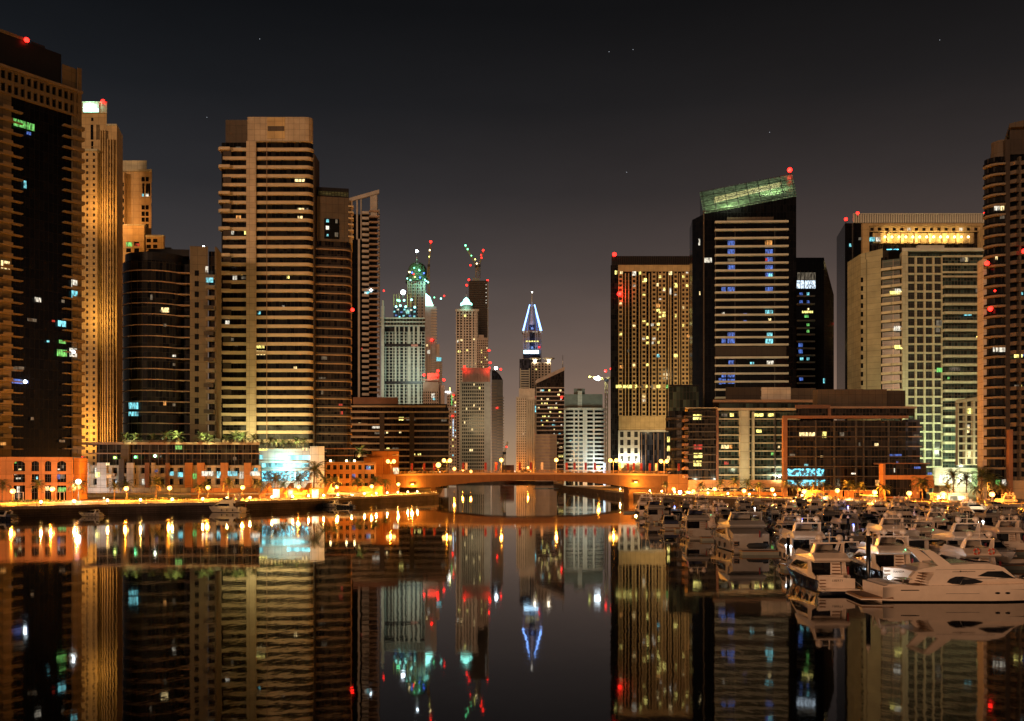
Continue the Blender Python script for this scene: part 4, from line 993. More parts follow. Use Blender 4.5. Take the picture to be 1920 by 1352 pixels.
# dark unfinished slab
b = Bld('unfinished_tower', 'tall dark unfinished slab tower carrying two luffing cranes on its roof', 'tower', 876, 916, 1500, 0)
u = b.u; z = b.z
b.box('body', u(879), u(915), 1, 30, 0, z(526), 'brown_dark')
b.rep('floor_slab', MB().box(u(878.5), u(915.5), -.2, .99, 0, 1.2), 'brown', [(0, 0, q) for q in frange(z(690), z(527), 40)])
b.box('crane_base', u(886), u(899), 4, 16, z(526) + .01, z(520), 'concrete_raw')
b.rep('work_light', MB().box(-.9, .9, -.5, -.25, -.6, .6), 'w_white', [(u(911.5), 0, z(p)) for p in (534, 541, 549, 556, 563, 568)])
b.box('hoist', u(914), u(916), -2, -.21, z(640), z(530), 'metal')
for px, py in ((879, 524), (914, 525), (875, 534)): b.beacon(px, py, 1.7, 'l_red', 3)
b = Bld('tan_tower', 'short tan tower with warm lit windows tucked against the dark unfinished slab', 'tower', 893, 918, 1200, 0)
u = b.u; z = b.z
b.box('body', u(894), u(915), .8, 20, 0, z(633), 'far_stone'); b.grid(u(894), u(915), z(690), z(637), 6, 12, .5, .5, 'far_stone', rec=.78, lit=.14, pal=('warm', 'yellow'), cap=70, mull=False); b.box('crown', u(897), u(907), 4, 12, z(633) + .01, z(627), 'far_stone')
b.beacon(917, 657, 1.44, 'l_red', 0); b.beacon(919, 680, 1.58, 'l_red', 0)
# grid block with red top
b = Bld('grid_tower', 'cream grid tower with a flat band of red light glowing on its top storeys', 'tower', 860, 922, 985, 0)
u = b.u; z = b.z
b.grid(u(866), u(908), z(886), z(718), 12, 26, .68, .64, 'far_stone', rec=.9, lit=.025, pal=('yellow', 'warm', 'cyan'), cap=100, mull=False)
b.box('body', u(862), u(918), .89, 26, 0, z(716), 'far_stone'); b.box('side', u(908) + .01, u(920), .1, .88, 0, z(716), 'far_grey')
b.box('top', u(867), u(919), .4, 24, z(716) + .01, z(692), 'red_clad_and_glow'); b.box('top_edge', u(865), u(920), -.4, 25, z(692) + .01, z(690), 'red_clad_and_glow')  # top storeys coloured red; beacon light put into the paint
b.rep('fin', MB().box(-.5, .5, -1, .39, z(716), z(700)), 'red_clad_and_glow', [(u(a), 0, 0) for a in range(870, 918, 6)])  # fins carry the same painted red glow
b.beacon(871, 688, 1.22, 'l_red', -1); b.beacon(918, 690, 1.01, 'l_red', -1)
flood((u(873), -4.5, z(693)), (1, .04, .025), 3000, 1, b.r); flood((u(914), -4.5, z(695)), (1, .04, .025), 2200, 1, b.r)
flood((u(890), -60, z(790)), (1, .78, .42), 75000, 12, b.r)  # added fill spot for the overshadowed grid, not a lamp of the place
b = Bld('round_shouldered_tower', 'dark tower with a rounded shoulder and stacked balconies beside the red topped grid tower', 'tower', 921, 946, 1060, 0)
u = b.u; z = b.z
b.poly('body', b.foot(u(922), u(943), 0, 20), 0, z(712), 'far_grey')
b.part('shoulder', MB().prism([(u(922), 1), (u(924.5), 1), (u(928), 1), (u(933), 1), (u(938), 1), (u(942), 1), (u(942), 18), (u(922), 18)], z(712) + .01, lambda p: z(712) + (z(694) - z(712)) * max(0.02, 1 - ((p[0] - u(922)) / (u(942.5) - u(922))) ** 2.4)), 'glass_blue')
b.rep('balcony', MB().box(u(932), u(945), -1.4, -.01, 0, 1.3), 'far_stone', [(0, 0, q) for q in frange(z(880), z(742), 26)])
b.rep('band', MB().box(u(921.5), u(931.5), -.5, -.01, 0, 1.3), 'far_stone', [(0, 0, q) for q in frange(z(880), z(715), 30)])
flood((u(935), -40, z(850)), (1, .7, .45), 22000, 8, b.r)  # small warm fill added because this tower falls in shadow
b.beacon(930, 690, 1.9, 'l_cold', 2); b.beacon(939, 692, 1.22, 'l_red', 2); b.beacon(932, 765, 0.86, 'l_red', -1)
# neon spire tower
b = Bld('neon_spire_tower', 'slender far tower crowned by a blue neon pyramid and a tall spire', 'tower', 978, 1018, 1480, 0)
u = b.u; z = b.z; zc = z(622)
b.box('body', u(981), u(1015), 2, 28, 0, zc, 'far_grey')
for a in (980.5, 987, 990.5, 1003, 1007, 1013): b.box('pier', u(a), u(a + 2.2), 0, 1.99, z(700), zc, 'far_stone')
b.rep('floor_band', MB().box(u(982), u(1014), .8, 1.98, 0, 1.5), 'far_stone', [(0, 0, q) for q in frange(z(655), zc, 8)])
b.box('dark_bay', u(992.5), u(1003), .3, .79, z(656), zc - 1, 'glass_blue')
b.rep('lit_window', MB().box(-1.6, 1.6, -.1, .2, -1, 1), 'w_yellow', [(u(a), 0, z(640)) for a in (988, 993, 998, 1003, 1008)])
b.rep('lit_window', MB().box(-1.6, 1.6, -.1, .2, -1.2, 1.2), 'w_white', [(u(a), 0, z(621.5)) for a in (982, 988, 1000, 1006, 1014)])
b.box('crown_ledge', u(979), u(1016), -.8, 28, zc + .01, zc + 1.6, 'far_stone')
b.box('lantern', u(992), u(1004), 9, 20, zc + 1.61, z(607), 'glass_blue')
cxx = u(998)
b.part('cone', MB().lathe([(u(1004) - cxx, 0), (u(1002) - cxx, 6), (.8, z(570) - z(607))], 12, c=(cxx, 14, z(607) + .01)), 'far_stone')
b.part('spire', MB().tube((cxx, 14, z(572)), (cxx, 14, z(545)), 1.3, .5, 6), 'slab_pale'); b.beacon(998, 545, 1.0, 'l_white', 14)
for y in (1, 27):
    for s, (xa_, xb_, xc_) in ((-1, (980.6, 993.5, 989)), (1, (1015.4, 1002.5, 1007))):
        nb = MB().tube((u(xa_), y, zc + 1.7), (u(xb_), y + (13 - y) * .8, z(569)), 1.15, .9, 6)
        b.part('neon_tube', nb, 'neon_blue')
        ib = MB().tube((u(xc_), y, zc + 1.7), (u(xc_ + (-s) * 1), y + (13 - y) * .3, z(600)), .5, .4, 5).tube((u(xc_ - s), y + (13 - y) * .3, z(600)), (u(xb_), y + (13 - y) * .8, z(571)), .5, .4, 5)
        for p, q in ((614, .2), (606, .35), (598, .5), (590, .62)):
            ib.tube((u(xa_) + (u(xb_) - u(xa_)) * q, y + (13 - y) * .8 * q, z(p)), (u(xc_ - s * q), y + (13 - y) * .3 * q, z(p)), .35, .35, 4)
        b.part('truss', ib, 'w_blue')
b.box('lit_band', u(982), u(1010), -.6, -.1, z(663), z(657), 'neon_band'); b.box('band_plinth', u(981), u(1012), -.3, -.05, z(672), z(664), 'glass_blue')
b.beacon(1011, 651, 1.15, 'l_red', -1)
flood((cxx, -12, z(650)), (.25, .45, 1), 8000, 2, b.r); flood((cxx, -2, z(612)), (.25, .4, 1), 7000, 2, b.r)
# towers in front of it
b = Bld('blue_grey_tower', 'blue grey tower with a white grid panel in front of the neon spire', 'tower', 972, 1006, 1150, 0)
u = b.u; z = b.z
b.box('body', u(974), u(1005), 0, 24, 0, z(673), 'glass_blue')
b.rep('band', MB().box(u(975.5), u(993), -.7, -.01, 0, 1.6), 'slab_pale', [(0, 0, q) for q in frange(z(732), z(692), 9)])
b.box('panel_edge', u(975), u(977), -.9, -.71, z(732), z(691), 'slab_pale'); b.box('panel_edge', u(991.5), u(993.5), -.9, -.71, z(732), z(691), 'slab_pale')
b = Bld('lantern_topped_tower', 'grey stone tower with two flared white lit canopies at its roof corners', 'tower', 994, 1035, 1080, 0)
u = b.u; z = b.z
b.grid(u(996), u(1033), z(730), z(680), 6, 10, .5, .6, 'far_stone', rec=.8, lit=.02, cap=60, mull=False); b.box('body', u(996), u(1033), .79, 20, 0, z(679), 'far_grey')
for a in (1003, 1029):
    b.part('canopy', MB().lathe([(1.5, 0), (2, 3), (7.5, 5.2), (7.5, 5.8)], 10, c=(u(a), 3, z(680))), 'slab_pale'); b.beacon(a, 676, 1.5, 'l_white', 2, name='lamp')
    flood((u(a), -2, z(678)), (1, .8, .5), 5000, 1, b.r)
b = Bld('tan_tower', 'plain tan tower with fine vertical ribs on the near bank below the neon spire', 'tower', 966, 1007, 1020, 0)
u = b.u; z = b.z
b.box('body', u(968), u(1004), 1, 22, 0, z(744), 'far_stone'); b.box('attic', u(973), u(1003), 2, 20, z(744) + .01, z(728), 'far_stone')
b.grid(u(968), u(987), z(886), z(746), 5, 30, .45, .5, 'far_stone', rec=.98, lit=.02, cap=80, mull=False)
b.rep('rib', MB().box(-.5, .5, -.8, .99, 0, z(750)), 'far_stone', [(u(a), 0, 0) for a in (989, 993, 997, 1001)])
b.wins_([(1005, 767, 4, 12, 'cyan'), (1005, 745, 3, 4, 'red'), (1006, 815, 4, 3, 'red')], y=-1)
flood((u(985), -50, z(800)), (1, .75, .42), 40000, 12, b.r)  # fill added in mid-air to lift the tan front out of shadow
b = Bld('slant_roofed_tower', 'dark tower with a roof slanting upward and scattered yellow windows', 'tower', 1004, 1060, 950, 0)
u = b.u; z = b.z; sl = lambda p: z(712) + (z(688) - z(712)) * (p[0] - u(1006)) / (u(1058) - u(1006))
b.poly('body', [(u(1006), 0), (u(1058), 0), (u(1058), 20), (u(1006), 20)], 0, lambda p: sl(p) - 4, 'glass_brown')
b.poly('roof_edge', [(u(1005), -.6), (u(1058.5), -.6), (u(1058.5), 20), (u(1005), 20)], lambda p: sl(p) - 3.9, sl, 'far_stone')
pal = ('yellow', 'warm', 'white', 'cyan', 'warm', 'yellow')
for q in range(58):
    px, py = RN.uniform(1010, 1055), 724 + 8.2 * RN.randrange(0, 18)
    b.win(px, py, RN.choice((2.2, 3, 4)), 3.6, 'w_' + RN.choice(pal), -.05)
b.rep('ledge', MB().box(u(1006), u(1058), -.35, -.01, 0, 1.2), 'far_stone', [(0, 0, q) for q in frange(z(880), z(720), 20)])
pts = [(u(1004), -5), (u(1030), -5), (u(1044), -2), (u(1044), -.7), (u(1004), -.7)]
b.poly('front_wing', pts, 0, z(815), 'far_stone'); b.rep('wing_band', MB().prism([(p[0] + .1, p[1] - .35) for p in pts], 0, 1.1), 'slab_tan', [(0, 0, q) for q in frange(z(882), z(812), 12)])
b.part('antenna', MB().tube((u(1056), 8, z(690)), (u(1056), 8, z(664)), .5, .2, 5), 'metal'); b.beacon(1053, 745, 1.08, 'l_red', -1)
# white round-cornered block on the yacht side bank
b = Bld('white_balcony_block', 'white round cornered block with even rows of balconies and a dark stepped roof', 'apartment block', 1056, 1136, 612, 0)
u = b.u; z = b.z
b.poly('body', b.foot(u(1058), u(1134), 1.2, 26, 5), 0, z(770), 'glass_dark')
b.bands('floor_band', b.foot(u(1057), u(1135), 0, 26, 5.5), frange(z(884), z(769), 15), 1.15, 'white_wall')
for a, c in ((1058, 1061), (1075, 1078), (1083.5, 1086), (1093, 1101), (1112, 1115), (1126, 1129)): b.box('pier', u(a), u(c), .2 if 1060 < a < 1126 else 2.6, 3.4, 0, z(769), 'white_wall')
b.bands('parapet', b.foot(u(1057), u(1135), -.2, 26, 5.5), [z(769)], 1.6, 'white_wall')
b.box('roof_storey', u(1059), u(1131), 4, 22, z(769) + 1.61, z(738), 'concrete_raw'); b.box('roof_house', u(1077), u(1098), 6, 18, z(738) + .01, z(727), 'concrete_raw'); b.box('roof_pier', u(1084), u(1092), 3, 3.9, z(769) + 1.61, z(732), 'white_wall')
b.wins_([(1070, 827, 3, 3, 'cyan'), (1072, 806, 3, 3, 'white'), (1100, 842, 5, 5, 'dim'), (1070, 862, 4, 3, 'white')], y=1.1)
flood((u(1128), -7, z(876)), (.8, .9, 1), 14000, 1, b.r)
b.box('light_panel', u(1131), u(1135), -1.2, -.6, 0, z(868), 'shop_cold')
flood((u(1096), -50, z(850)), (.85, 1, .8), 70000, 14, b.r)  # added unseen fill that brightens the whole block front

# cranes
def lattice(mb, p, q, w, n, r=.18):
    p, q = Vector(p), Vector(q); d = (q - p).normalized(); a = d.cross(Vector((0, 1, 0)))
    a = (a if a.length > .1 else Vector((1, 0, 0))).normalized() * w / 2; c = d.cross(a).normalized() * w / 2
    cs = [a + c, a - c, -a - c, -a + c]
    for k in cs: mb.tube(p + k, q + k, r, r, 4)
    for i in range(n):
        s0, s1 = p + (q - p) * (i / n), p + (q - p) * ((i + 1) / n)
        for k in range(4): mb.tube(s0 + cs[k], s1 + cs[(k + 1) % 4], r * .7, r * .7, 3)
    return mb
def crane(label, px, Y, p0, p1, jibs, lights=(), w=2.0):
    t = thing('tower_crane', label, 'crane', (X(px, Y), Y, Z(p0, Y)), 0, 'cranes over the building sites')
    hh = Z(p1, Y) - Z(p0, Y); r = .14 * w
    link('mast', lattice(MB(), (0, 0, 0), (0, 0, hh), w, max(3, int(hh / (w * 2))), r).mesh('mast', 'crane_steel'), t)
    link('cab', MB().box(-w * .8, w * .8, -w * .8, w * .5, hh, hh + w * 1.2).mesh('cab', 'metal_dark'), t)
    for a, c in jibs:
        link('jib', lattice(MB(), (0, 0, hh + w), ((a - px) / F * Y, 0, Z(c, Y) - Z(p0, Y)), w * .7, 10, r * .8).mesh('jib', 'crane_steel'), t)
    for a, c, lm, rr in lights: link('lamp', MB().ball(((a - px) / F * Y, -w, Z(c, Y) - Z(p0, Y)), rr, 8).mesh('lamp', lm), t)
    return t
crane('slender mast crane rising beside the green lit dome', 804, 1450, 560, 500, [(808, 455), (801, 520)], [(808, 454, 'l_red', 2), (806, 470, 'l_warmsmall', 1), (805, 482, 'l_yellow', 1), (803, 530, 'l_teal', 1.3)], 2.6)
crane('luffing crane with green lights leaning toward the dome from the dark slab', 893, 1500, 520, 502, [(873, 461), (897, 508)], [(873, 461, 'l_green', 1.6), (877, 468, 'l_green', 1.3), (891, 487, 'l_yellow', 1.2), (884, 480, 'l_green', 1.0)], 2.6)
crane('luffing crane with red lights leaning toward the open water from the dark slab', 899, 1510, 521, 500, [(906, 470), (893, 503)], [(906, 470, 'l_red', 1.8), (902, 479, 'l_red', 1.3), (903, 484, 'l_red', 1.3), (882, 498, 'l_red', 1.4), (894, 495, 'l_warmsmall', 1.1)], 2.6)
t = crane('pale tower crane with a dazzling white floodlight beside the white balcony block', 1137, 640, 888, 716, [(1104, 707), (1146, 708)], [(1121, 710, 'l_cold', 1.6), (1116, 710, 'l_cold', 1.0), (1135, 696, 'l_red', .9), (1145, 692, 'l_red', .7), (1105, 707, 'l_yellow', .7)], 1.8)
flood(((1121 - 1137) / F * 640, -4, Z(708, 640) - Z(888, 640)), (.75, .9, 1), 30000, 1, t)
t = crane('small red mobile crane among the site lights at the far end of the water', 946, 960, 888, 852, [(952, 828), (941, 862)], [(950, 838, 'l_red', .8)], 2.2)
b = Bld('site_building', 'low unfinished block beneath the small red crane at the far end of the water', 'building', 938, 964, 965, 0)
b.box('frame', 0, b.W, 1, 14, 0, b.z(872), 'red_clad_and_glow'); b.rep('slab', MB().box(-.4, b.W + .4, -.2, .99, 0, .7), 'far_stone', [(0, 0, q) for q in (3.5, 7, 10.5)])
# ================================================================== towers on the yacht basin side
# golden columned tower
b = Bld('hotel_tower', 'golden tower of vertical window columns with a dark louvred crown and white lit portal', 'tower', 1144, 1310, 561, 0)
u = b.u; z = b.z; zt = z(497)
b.box('core', u(1146), u(1309), 1.2, 30, 0, zt, 'glass_black')
b.box('corner', u(1145), u(1159), .2, 30, 0, zt, 'glass_dark')
cols = [(1159.5, 1168), (1185, 1193), (1203, 1212), (1222, 1231), (1234, 1249), (1263, 1271), (1278, 1292), (1294, 1308)]
k = 0
for a, c in cols:
    nx = max(1, round((c - a) / 9)); 
    b.grid(u(a), u(c), z(780), z(506), nx, 33, .64, .6, 'gold_stone', y=0, rec=1.0, lit=.085, pal=('yellow', 'warm', 'yellow', 'white'), cap=18, wname='column')
for a in (1172, 1178, 1198, 1216.5, 1253, 1257, 1273.5): b.box('rib', u(a), u(a + 1.8), .1, 1.19, z(780), z(512), 'gold_stone')
b.rep('spandrel', MB().box(u(1167), u(1276), .75, 1.19, 0, .5), 'brown_dark', [(0, 0, q) for q in frange(z(780), z(510), 33)])
b.box('frieze', u(1159), u(1309), -.3, 1.19, z(509) , zt, 'gold_stone')
b.box('crown', u(1147), u(1309), 1.5, 30, zt + .01, z(479), 'black_clad'); b.rep('louvre', MB().box(-.12, .12, 1.1, 1.49, zt + .02, z(479.5)), 'brown_dark', [(u(a), 0, 0) for a in range(1150, 1309, 4)])
b.box('belt', u(1159), u(1309), -.25, .0, z(727), z(724), 'gold_stone')
b.box('lobby_band', u(1160), u(1248), -.9, -.26, z(806), z(780), 'gold_stone')
b.grid(u(1159), u(1199), z(868), z(807), 3, 4, .5, .68, 'white_wall', y=-1.0, rec=.9, lit=0, pane='pane_mid', wname='portal_wall')
b.box('podium_wall', u(1159), u(1200), -1.4, -.1, 0, z(868.5), 'gold_stone')
for a in (1172.5, 1182): b.box('slot_window', u(a), u(a + 3), -1.5, -1.41, z(887), z(871), 'red_clad_and_glow')
b.box('atrium_frame', u(1199.5), u(1256), -.8, .5, z(810), z(806.5), 'white_wall'); b.box('atrium_glass', u(1200), u(1252), .55, 1.18, 0, z(810) - .01, 'glass_blue')
b.rep('atrium_rib', MB().box(-.2, .2, .2, .54, 0, z(811)), 'slab_dim', [(u(a), 0, 0) for a in (1203, 1211, 1226, 1234, 1246)])
for px in (1163, 1173.5, 1184, 1195):
    b.beacon(px, 864, .5, 'l_white', -2, name='lamp'); flood((u(px), -3.4, z(862)), (1, .93, .7), 2600, .5, b.r)
for px, py, w_, c in ((1160, 725, 11, 'yellow'), (1172, 725, 8, 'yellow'), (1180, 725, 8, 'yellow'), (1192, 725, 4, 'yellow'), (1212, 725, 3, 'yellow'), (1234, 725, 7, 'yellow'), (1250, 725, 4, 'green'), (1204, 725, 3, 'dim'), (1222, 725, 3, 'dim')): b.win(px, py, w_, 6, 'w_' + c, -.95)
b.wins_([(1165, 510, 5, 7, 'warm'), (1189, 512, 7, 10, 'white'), (1200, 511, 4, 8, 'yellow'), (1155, 511, 4, 7, 'yellow'), (1257, 512, 6, 7, 'warm'), (1210, 525, 5, 6, 'yellow'), (1234, 573, 7, 7, 'orange'), (1234, 582, 6, 5, 'yellow'), (1267, 535, 6, 8, 'yellow'), (1233, 534, 4, 6, 'warm'), (1246, 542, 3, 5, 'yellow'), (1257, 546, 3, 12, 'white'), (1214, 608, 4, 5, 'yellow'), (1223, 609, 5, 5, 'white'), (1234, 608, 6, 5, 'yellow'), (1245, 592, 5, 5, 'yellow'), (1267, 592, 3, 6, 'yellow'), (1214, 633, 4, 5, 'yellow'), (1292, 630, 8, 5, 'orange'), (1302, 633, 4, 6, 'yellow'), (1267, 667, 7, 6, 'yellow'), (1165, 688, 6, 6, 'orange'), (1214, 684, 4, 5, 'yellow'), (1234, 667, 5, 6, 'cyan'), (1302, 575, 4, 6, 'yellow'), (1214, 643, 4, 5, 'yellow'), (1224, 643, 4, 5, 'white'), (1235, 642, 4, 5, 'yellow'), (1305, 684, 4, 6, 'yellow'), (1178, 658, 3, 5, 'dim'), (1302, 616, 4, 5, 'yellow'), (1233, 617, 3, 5, 'yellow')], y=-.05)
b.beacon(1152, 477, 1.3, 'l_red', 0); b.beacon(1161, 552, 1.5, 'l_red', -1.5)
flood((u(1163), -4, z(552)), (1, .05, .03), 3500, .5, b.r)
flood((u(1225), -26, z(800)), (1, .78, .4), 15000, 2, b.r); flood((u(1270), -40, z(690)), (1, .76, .4), 19000, 2, b.r)
# round dark block between it and the terrace flats
b = Bld('balcony_block', 'dark round cornered block of projecting balconies beside the bridge ramp', 'apartment block', 1250, 1312, 376, 0)
u = b.u; z = b.z
b.poly('glass_front', b.foot(u(1256), u(1311), .8, 18, 3, sides='L'), 0, z(770), 'glass_dark')
b.bands('balcony', b.foot(u(1249), u(1296), -.6, 14, 2.5, sides='L'), frange(z(882), z(768), 6), .9, 'brown_dark'); b.bands('rail', b.foot(u(1282), u(1312), -1.2, 10, 1, sides='L'), [q + .9 for q in frange(z(882), z(768), 6)], .7, 'rust')
b.poly('upper_block', b.foot(u(1256), u(1311), 1.2, 18, 2, sides='L'), z(770) + .01, z(724), 'glass_green'); b.box('roof_edge', u(1255), u(1312), .8, 18, z(724) + .01, z(721), 'black_clad')
b.wins_([(1253, 824, 5, 10, 'yellow'), (1253, 841, 5, 10, 'yellow'), (1253, 859, 5, 8, 'warm')], y=-.7)
# slanted crown tower
b = Bld('slant_crowned_tower', 'black tower with pale balcony lines and a sloping green lit tiled crown', 'tower', 1309, 1494, 410, -2)
u = b.u; z = b.z; D = 24
uL, uR = u(1319), u(1493)
b.poly('glass_front', [(uL, 0), (uR, 0), (uR, D), (u(1309), D), (u(1309) - 1.2, 9)], 0, z(400, uR), 'glass_black')
b.poly('left_flank', [(uL - .15, -.25), (uL + .4, -.25), (uL + .4, -.01), (uL - .15, -.01)], 0, z(395), 'brown')
zl, zh = z(400), z(366, uR)
slf = lambda p: z(398) + (z(368, uR) - z(398)) * (p[0] - uL) / (uR - uL)
# sloping roof: four corners, rising to the right and to the back
A_, B_, C_, D_ = (uL, -.3, z(399)), (uR, -.3, z(366, uR)), (uR - 3, D * .9, 0), (u(1309), D * .9, 0)
d2 = b.Y + D * .9
C_ = (X(1481, d2) - b.x0, D * .9, Z(329, d2) - b.base); D_ = (X(1309, d2) - b.x0, D * .9, Z(361, d2) - b.base)
th = .6
zb_ = z(400, uR) + .01
cb = [(uL, 0, zb_), (uR, 0, zb_), (C_[0], C_[1], zb_), (D_[0] + .2, D_[1], zb_)] + [(p[0], max(p[1], 0) if p[1] < 1 else p[1] - .3, max(zb_ + .05, p[2] - th - .1)) for p in (A_, B_, C_, D_)]
b.part('crown_base', MB().add(cb, [(0, 3, 2, 1), (4, 5, 6, 7), (0, 1, 5, 4), (1, 2, 6, 5), (2, 3, 7, 6), (3, 0, 4, 7)]), 'glass_black')
vs = [A_, B_, C_, D_] + [(p[0], p[1] + .3, p[2] - th) for p in (A_, B_, C_, D_)]
b.part('crown_roof', MB().add(vs, [(0, 1, 2, 3), (7, 6, 5, 4), (0, 4, 5, 1), (1, 5, 6, 2), (2, 6, 7, 3), (3, 7, 4, 0)]), 'crown_glass')
lerp = lambda p, q, t: tuple(p[i] + (q[i] - p[i]) * t for i in range(3))
def onroof(s_, t_, e): 
    p = lerp(lerp(A_, B_, s_), lerp(D_, C_, s_), t_); return (p[0], p[1] - e * .5, p[2] + e)
sk = MB(); e0 = .12
vs = [onroof(.13, .34, e0), onroof(.84, .50, e0), onroof(.87, .72, e0), onroof(.14, .62, e0)]
sk.add(vs + [(v[0], v[1], v[2] - .1) for v in vs], [(0, 1, 2, 3), (7, 6, 5, 4), (0, 4, 5, 1), (1, 5, 6, 2), (2, 6, 7, 3), (3, 7, 4, 0)])
b.part('skylight', sk, 'skylight')
tr = MB()
for k in range(9): tr.tube(onroof(.02 + .12 * k, .0, .2), onroof(.02 + .12 * k, 1, .2), .14, .14, 4)
for k in range(5): tr.tube(onroof(0, k / 4, .22), onroof(1, k / 4, .22), .12, .12, 4)
tr.tube(onroof(.16, .4, .3), onroof(.86, .64, .3), .1, .1, 4); tr.tube(onroof(.16, .58, .3), onroof(.86, .54, .3), .1, .1, 4)
b.part('roof_truss', tr, 'metal_dark')
b.box('crown_window', u(1363), u(1450), -.2, -.003, z(414, 30), z(407, 30), 'brown')
bys = [417, 432, 447.5, 463, 479, 494, 508, 522, 535, 549, 563, 577, 591, 605, 619, 633, 647, 671, 686, 701, 716, 731, 746]
b.rep('balcony', MB().box(u(1340), u(1477), -1.5, -.01, -.45, .45), 'slab_pale', [(0, 0, z(p, 25)) for p in bys])
b.box('dark_storey', u(1341), u(1474), -.3, -.02, z(669, 25), z(650, 25), 'brown_dark')
for a in (1341, 1377.5, 1452): b.box('bay_edge', u(a), u(a + 1.2), -.25, -.02, 0, z(425, 25), 'frame_dark')
for p in (456, 472, 502, 543, 628, 639, 715, 703): b.win(1371, p, 13, 9, 'w_blue', -.02); b.win(1357, p, 8, 9, 'w_blue', -.02) if p % 2 else None
for p in (472, 487, 502, 516, 543, 586, 640): b.win(1442, p, 14, 9, 'w_blue' if p < 580 else 'w_cyan', -.02)
b.wins_([(1441, 456, 13, 10, 'orange'), (1327, 488, 15, 9, 'white'), (1311, 454, 3, 12, 'white'), (1371, 488, 13, 6, 'dim'), (1443, 599, 5, 4, 'warm'), (1444, 680, 12, 7, 'white'), (1410, 681, 7, 4, 'cyan'), (1397, 589, 6, 3, 'blue'), (1397, 602, 6, 3, 'blue'), (1350, 715, 5, 12, 'blue'), (1312, 550, 2, 7, 'warm'), (1356, 587, 5, 3, 'white'), (1437, 487, 4, 5, 'red'), (1371, 680, 10, 8, 'blue'), (1445, 516, 8, 6, 'cyan'), (1443, 628, 10, 8, 'cyan')], y=-.08)
dd = b.Y + D * .88; b.part('beacon', MB().ball((0, 0, 0), 1.15, 12).tube((0, 0, -4), (0, 0, -1), .25, .25, 6, 1), ['l_red', 'metal_dark'], (X(1476, dd) - b.x0, D * .88, Z(321, dd) - b.base))
flood((uL + 12, -5, z(372)), (.85, 1, .6), 20000, 1, b.r); flood((uR - 10, 2, z(345)), (.85, 1, .6), 20000, 1, b.r); flood((X(1474, dd) - b.x0, D * .8 - 3, Z(318, dd) - b.base), (1, .05, .03), 2600, .4, b.r)
# faceted dark tower behind
b = Bld('faceted_tower', 'black faceted glass tower with a white lit top floor behind the sloping crown', 'tower', 1494, 1574, 480, 0)
u = b.u; z = b.z
b.box('glass_front', u(1485), u(1545), 0, 20, 0, z(483), 'glass_black')
b.poly('facet', [(u(1545) + .01, 0), (u(1571), 6), (u(1571), 20), (u(1545) + .01, 20)], 0, lambda p: z(484) if p[0] < u(1550) else z(549), 'glass_dark')
b.box('shoulder', u(1571) + .01, u(1573), 8, 20, 0, z(592), 'black_clad')
b.rep('balcony', MB().box(u(1494), u(1527), -1.2, -.01, 0, .8), 'slab_pale', [(0, 0, z(p)) for p in (557, 572, 603, 617, 629, 642, 655, 668, 681, 694, 707, 720)])
b.part('lit_top', MB().box(u(1494), u(1529), -.1, -.01, z(541), z(526)), 'shop_cold'); b.part('lit_window', MB().box(u(1495), u(1529), -.1, -.01, z(525), z(511)), 'w_dim')
b.rep('mullion', MB().box(-.12, .12, -.3, -.11, z(542), z(508)), 'frame_dark', [(u(a), 0, 0) for a in (1501, 1508, 1515, 1522)])
b.wins_([(1502, 552, 6, 6, 'blue'), (1515, 551, 5, 5, 'cyan'), (1502, 566, 6, 6, 'blue'), (1515, 566, 5, 5, 'blue'), (1514, 585, 20, 4, 'yellow'), (1512, 593, 8, 5, 'green'), (1515, 609, 5, 5, 'green'), (1515, 621, 5, 5, 'green'), (1501, 647, 8, 7, 'blue'), (1501, 659, 8, 7, 'blue'), (1503, 673, 6, 5, 'cyan'), (1515, 673, 5, 5, 'cyan'), (1502, 711, 7, 6, 'blue'), (1545, 714, 3, 9, 'cyan'), (1515, 580, 4, 4, 'warm')], y=-.05)
# framed tower at the back
b = Bld('framed_tower', 'large tower with an amber lit top gallery and pale finned crown behind the cream tower', 'tower', 1584, 1851, 490, 0)
u = b.u; z = b.z
b.box('left_face', u(1585), u(1615), .5, 30, 0, z(418), 'glass_black'); b.box('left_pier', u(1598), u(1600), .2, .49, 0, z(418), 'frame_dark')
b.box('body', u(1615) + .01, u(1846), 3, 30, 0, z(419), 'glass_brown')
b.box('frame', u(1616), u(1629), -.6, 2.99, 0, z(419), 'gold_stone'); b.box('frame', u(1838), u(1846), -.6, 2.99, 0, z(419), 'gold_stone'); b.box('frame', u(1629) + .01, u(1838) - .01, -.5, 2.99, z(424), z(419), 'gold_stone')
b.grid(u(1629), u(1838), z(434), z(424.5), 15, 1, .52, .66, 'gold_stone', y=.3, rec=1, lit=.1, pal=('white',))
b.box('gallery_back', u(1640), u(1830), 2, 2.98, z(454), z(434.5), 'gold_stone')
b.rep('gallery_pier', MB().box(-.8, .8, .6, 1.99, z(456), z(436)), 'gold_stone', [(u(a), 0, 0) for a in range(1654, 1826, 13)])
b.rep('gallery_lamp', MB().ball((0, 0, 0), .55, 8), 'l_warmsmall', [(u(a), .3, z(444)) for a in range(1660, 1820, 13)])
for a in range(1666, 1820, 26): flood((u(a), -1.8, z(446)), (1, .68, .25), 2300, .4, b.r)
b.rep('crown_fin', MB().box(-.32, .32, -.4, .6, z(418), z(402)), 'slab_pale', [(u(a), 0, 0) for a in frange(1601, 1848, 56)])
b.box('crown_wall', u(1600), u(1848), .61, 20, z(418.5), z(403), 'concrete_raw'); b.box('crown_rail', u(1600), u(1848), -.6, .8, z(402), z(400.5), 'slab_pale')
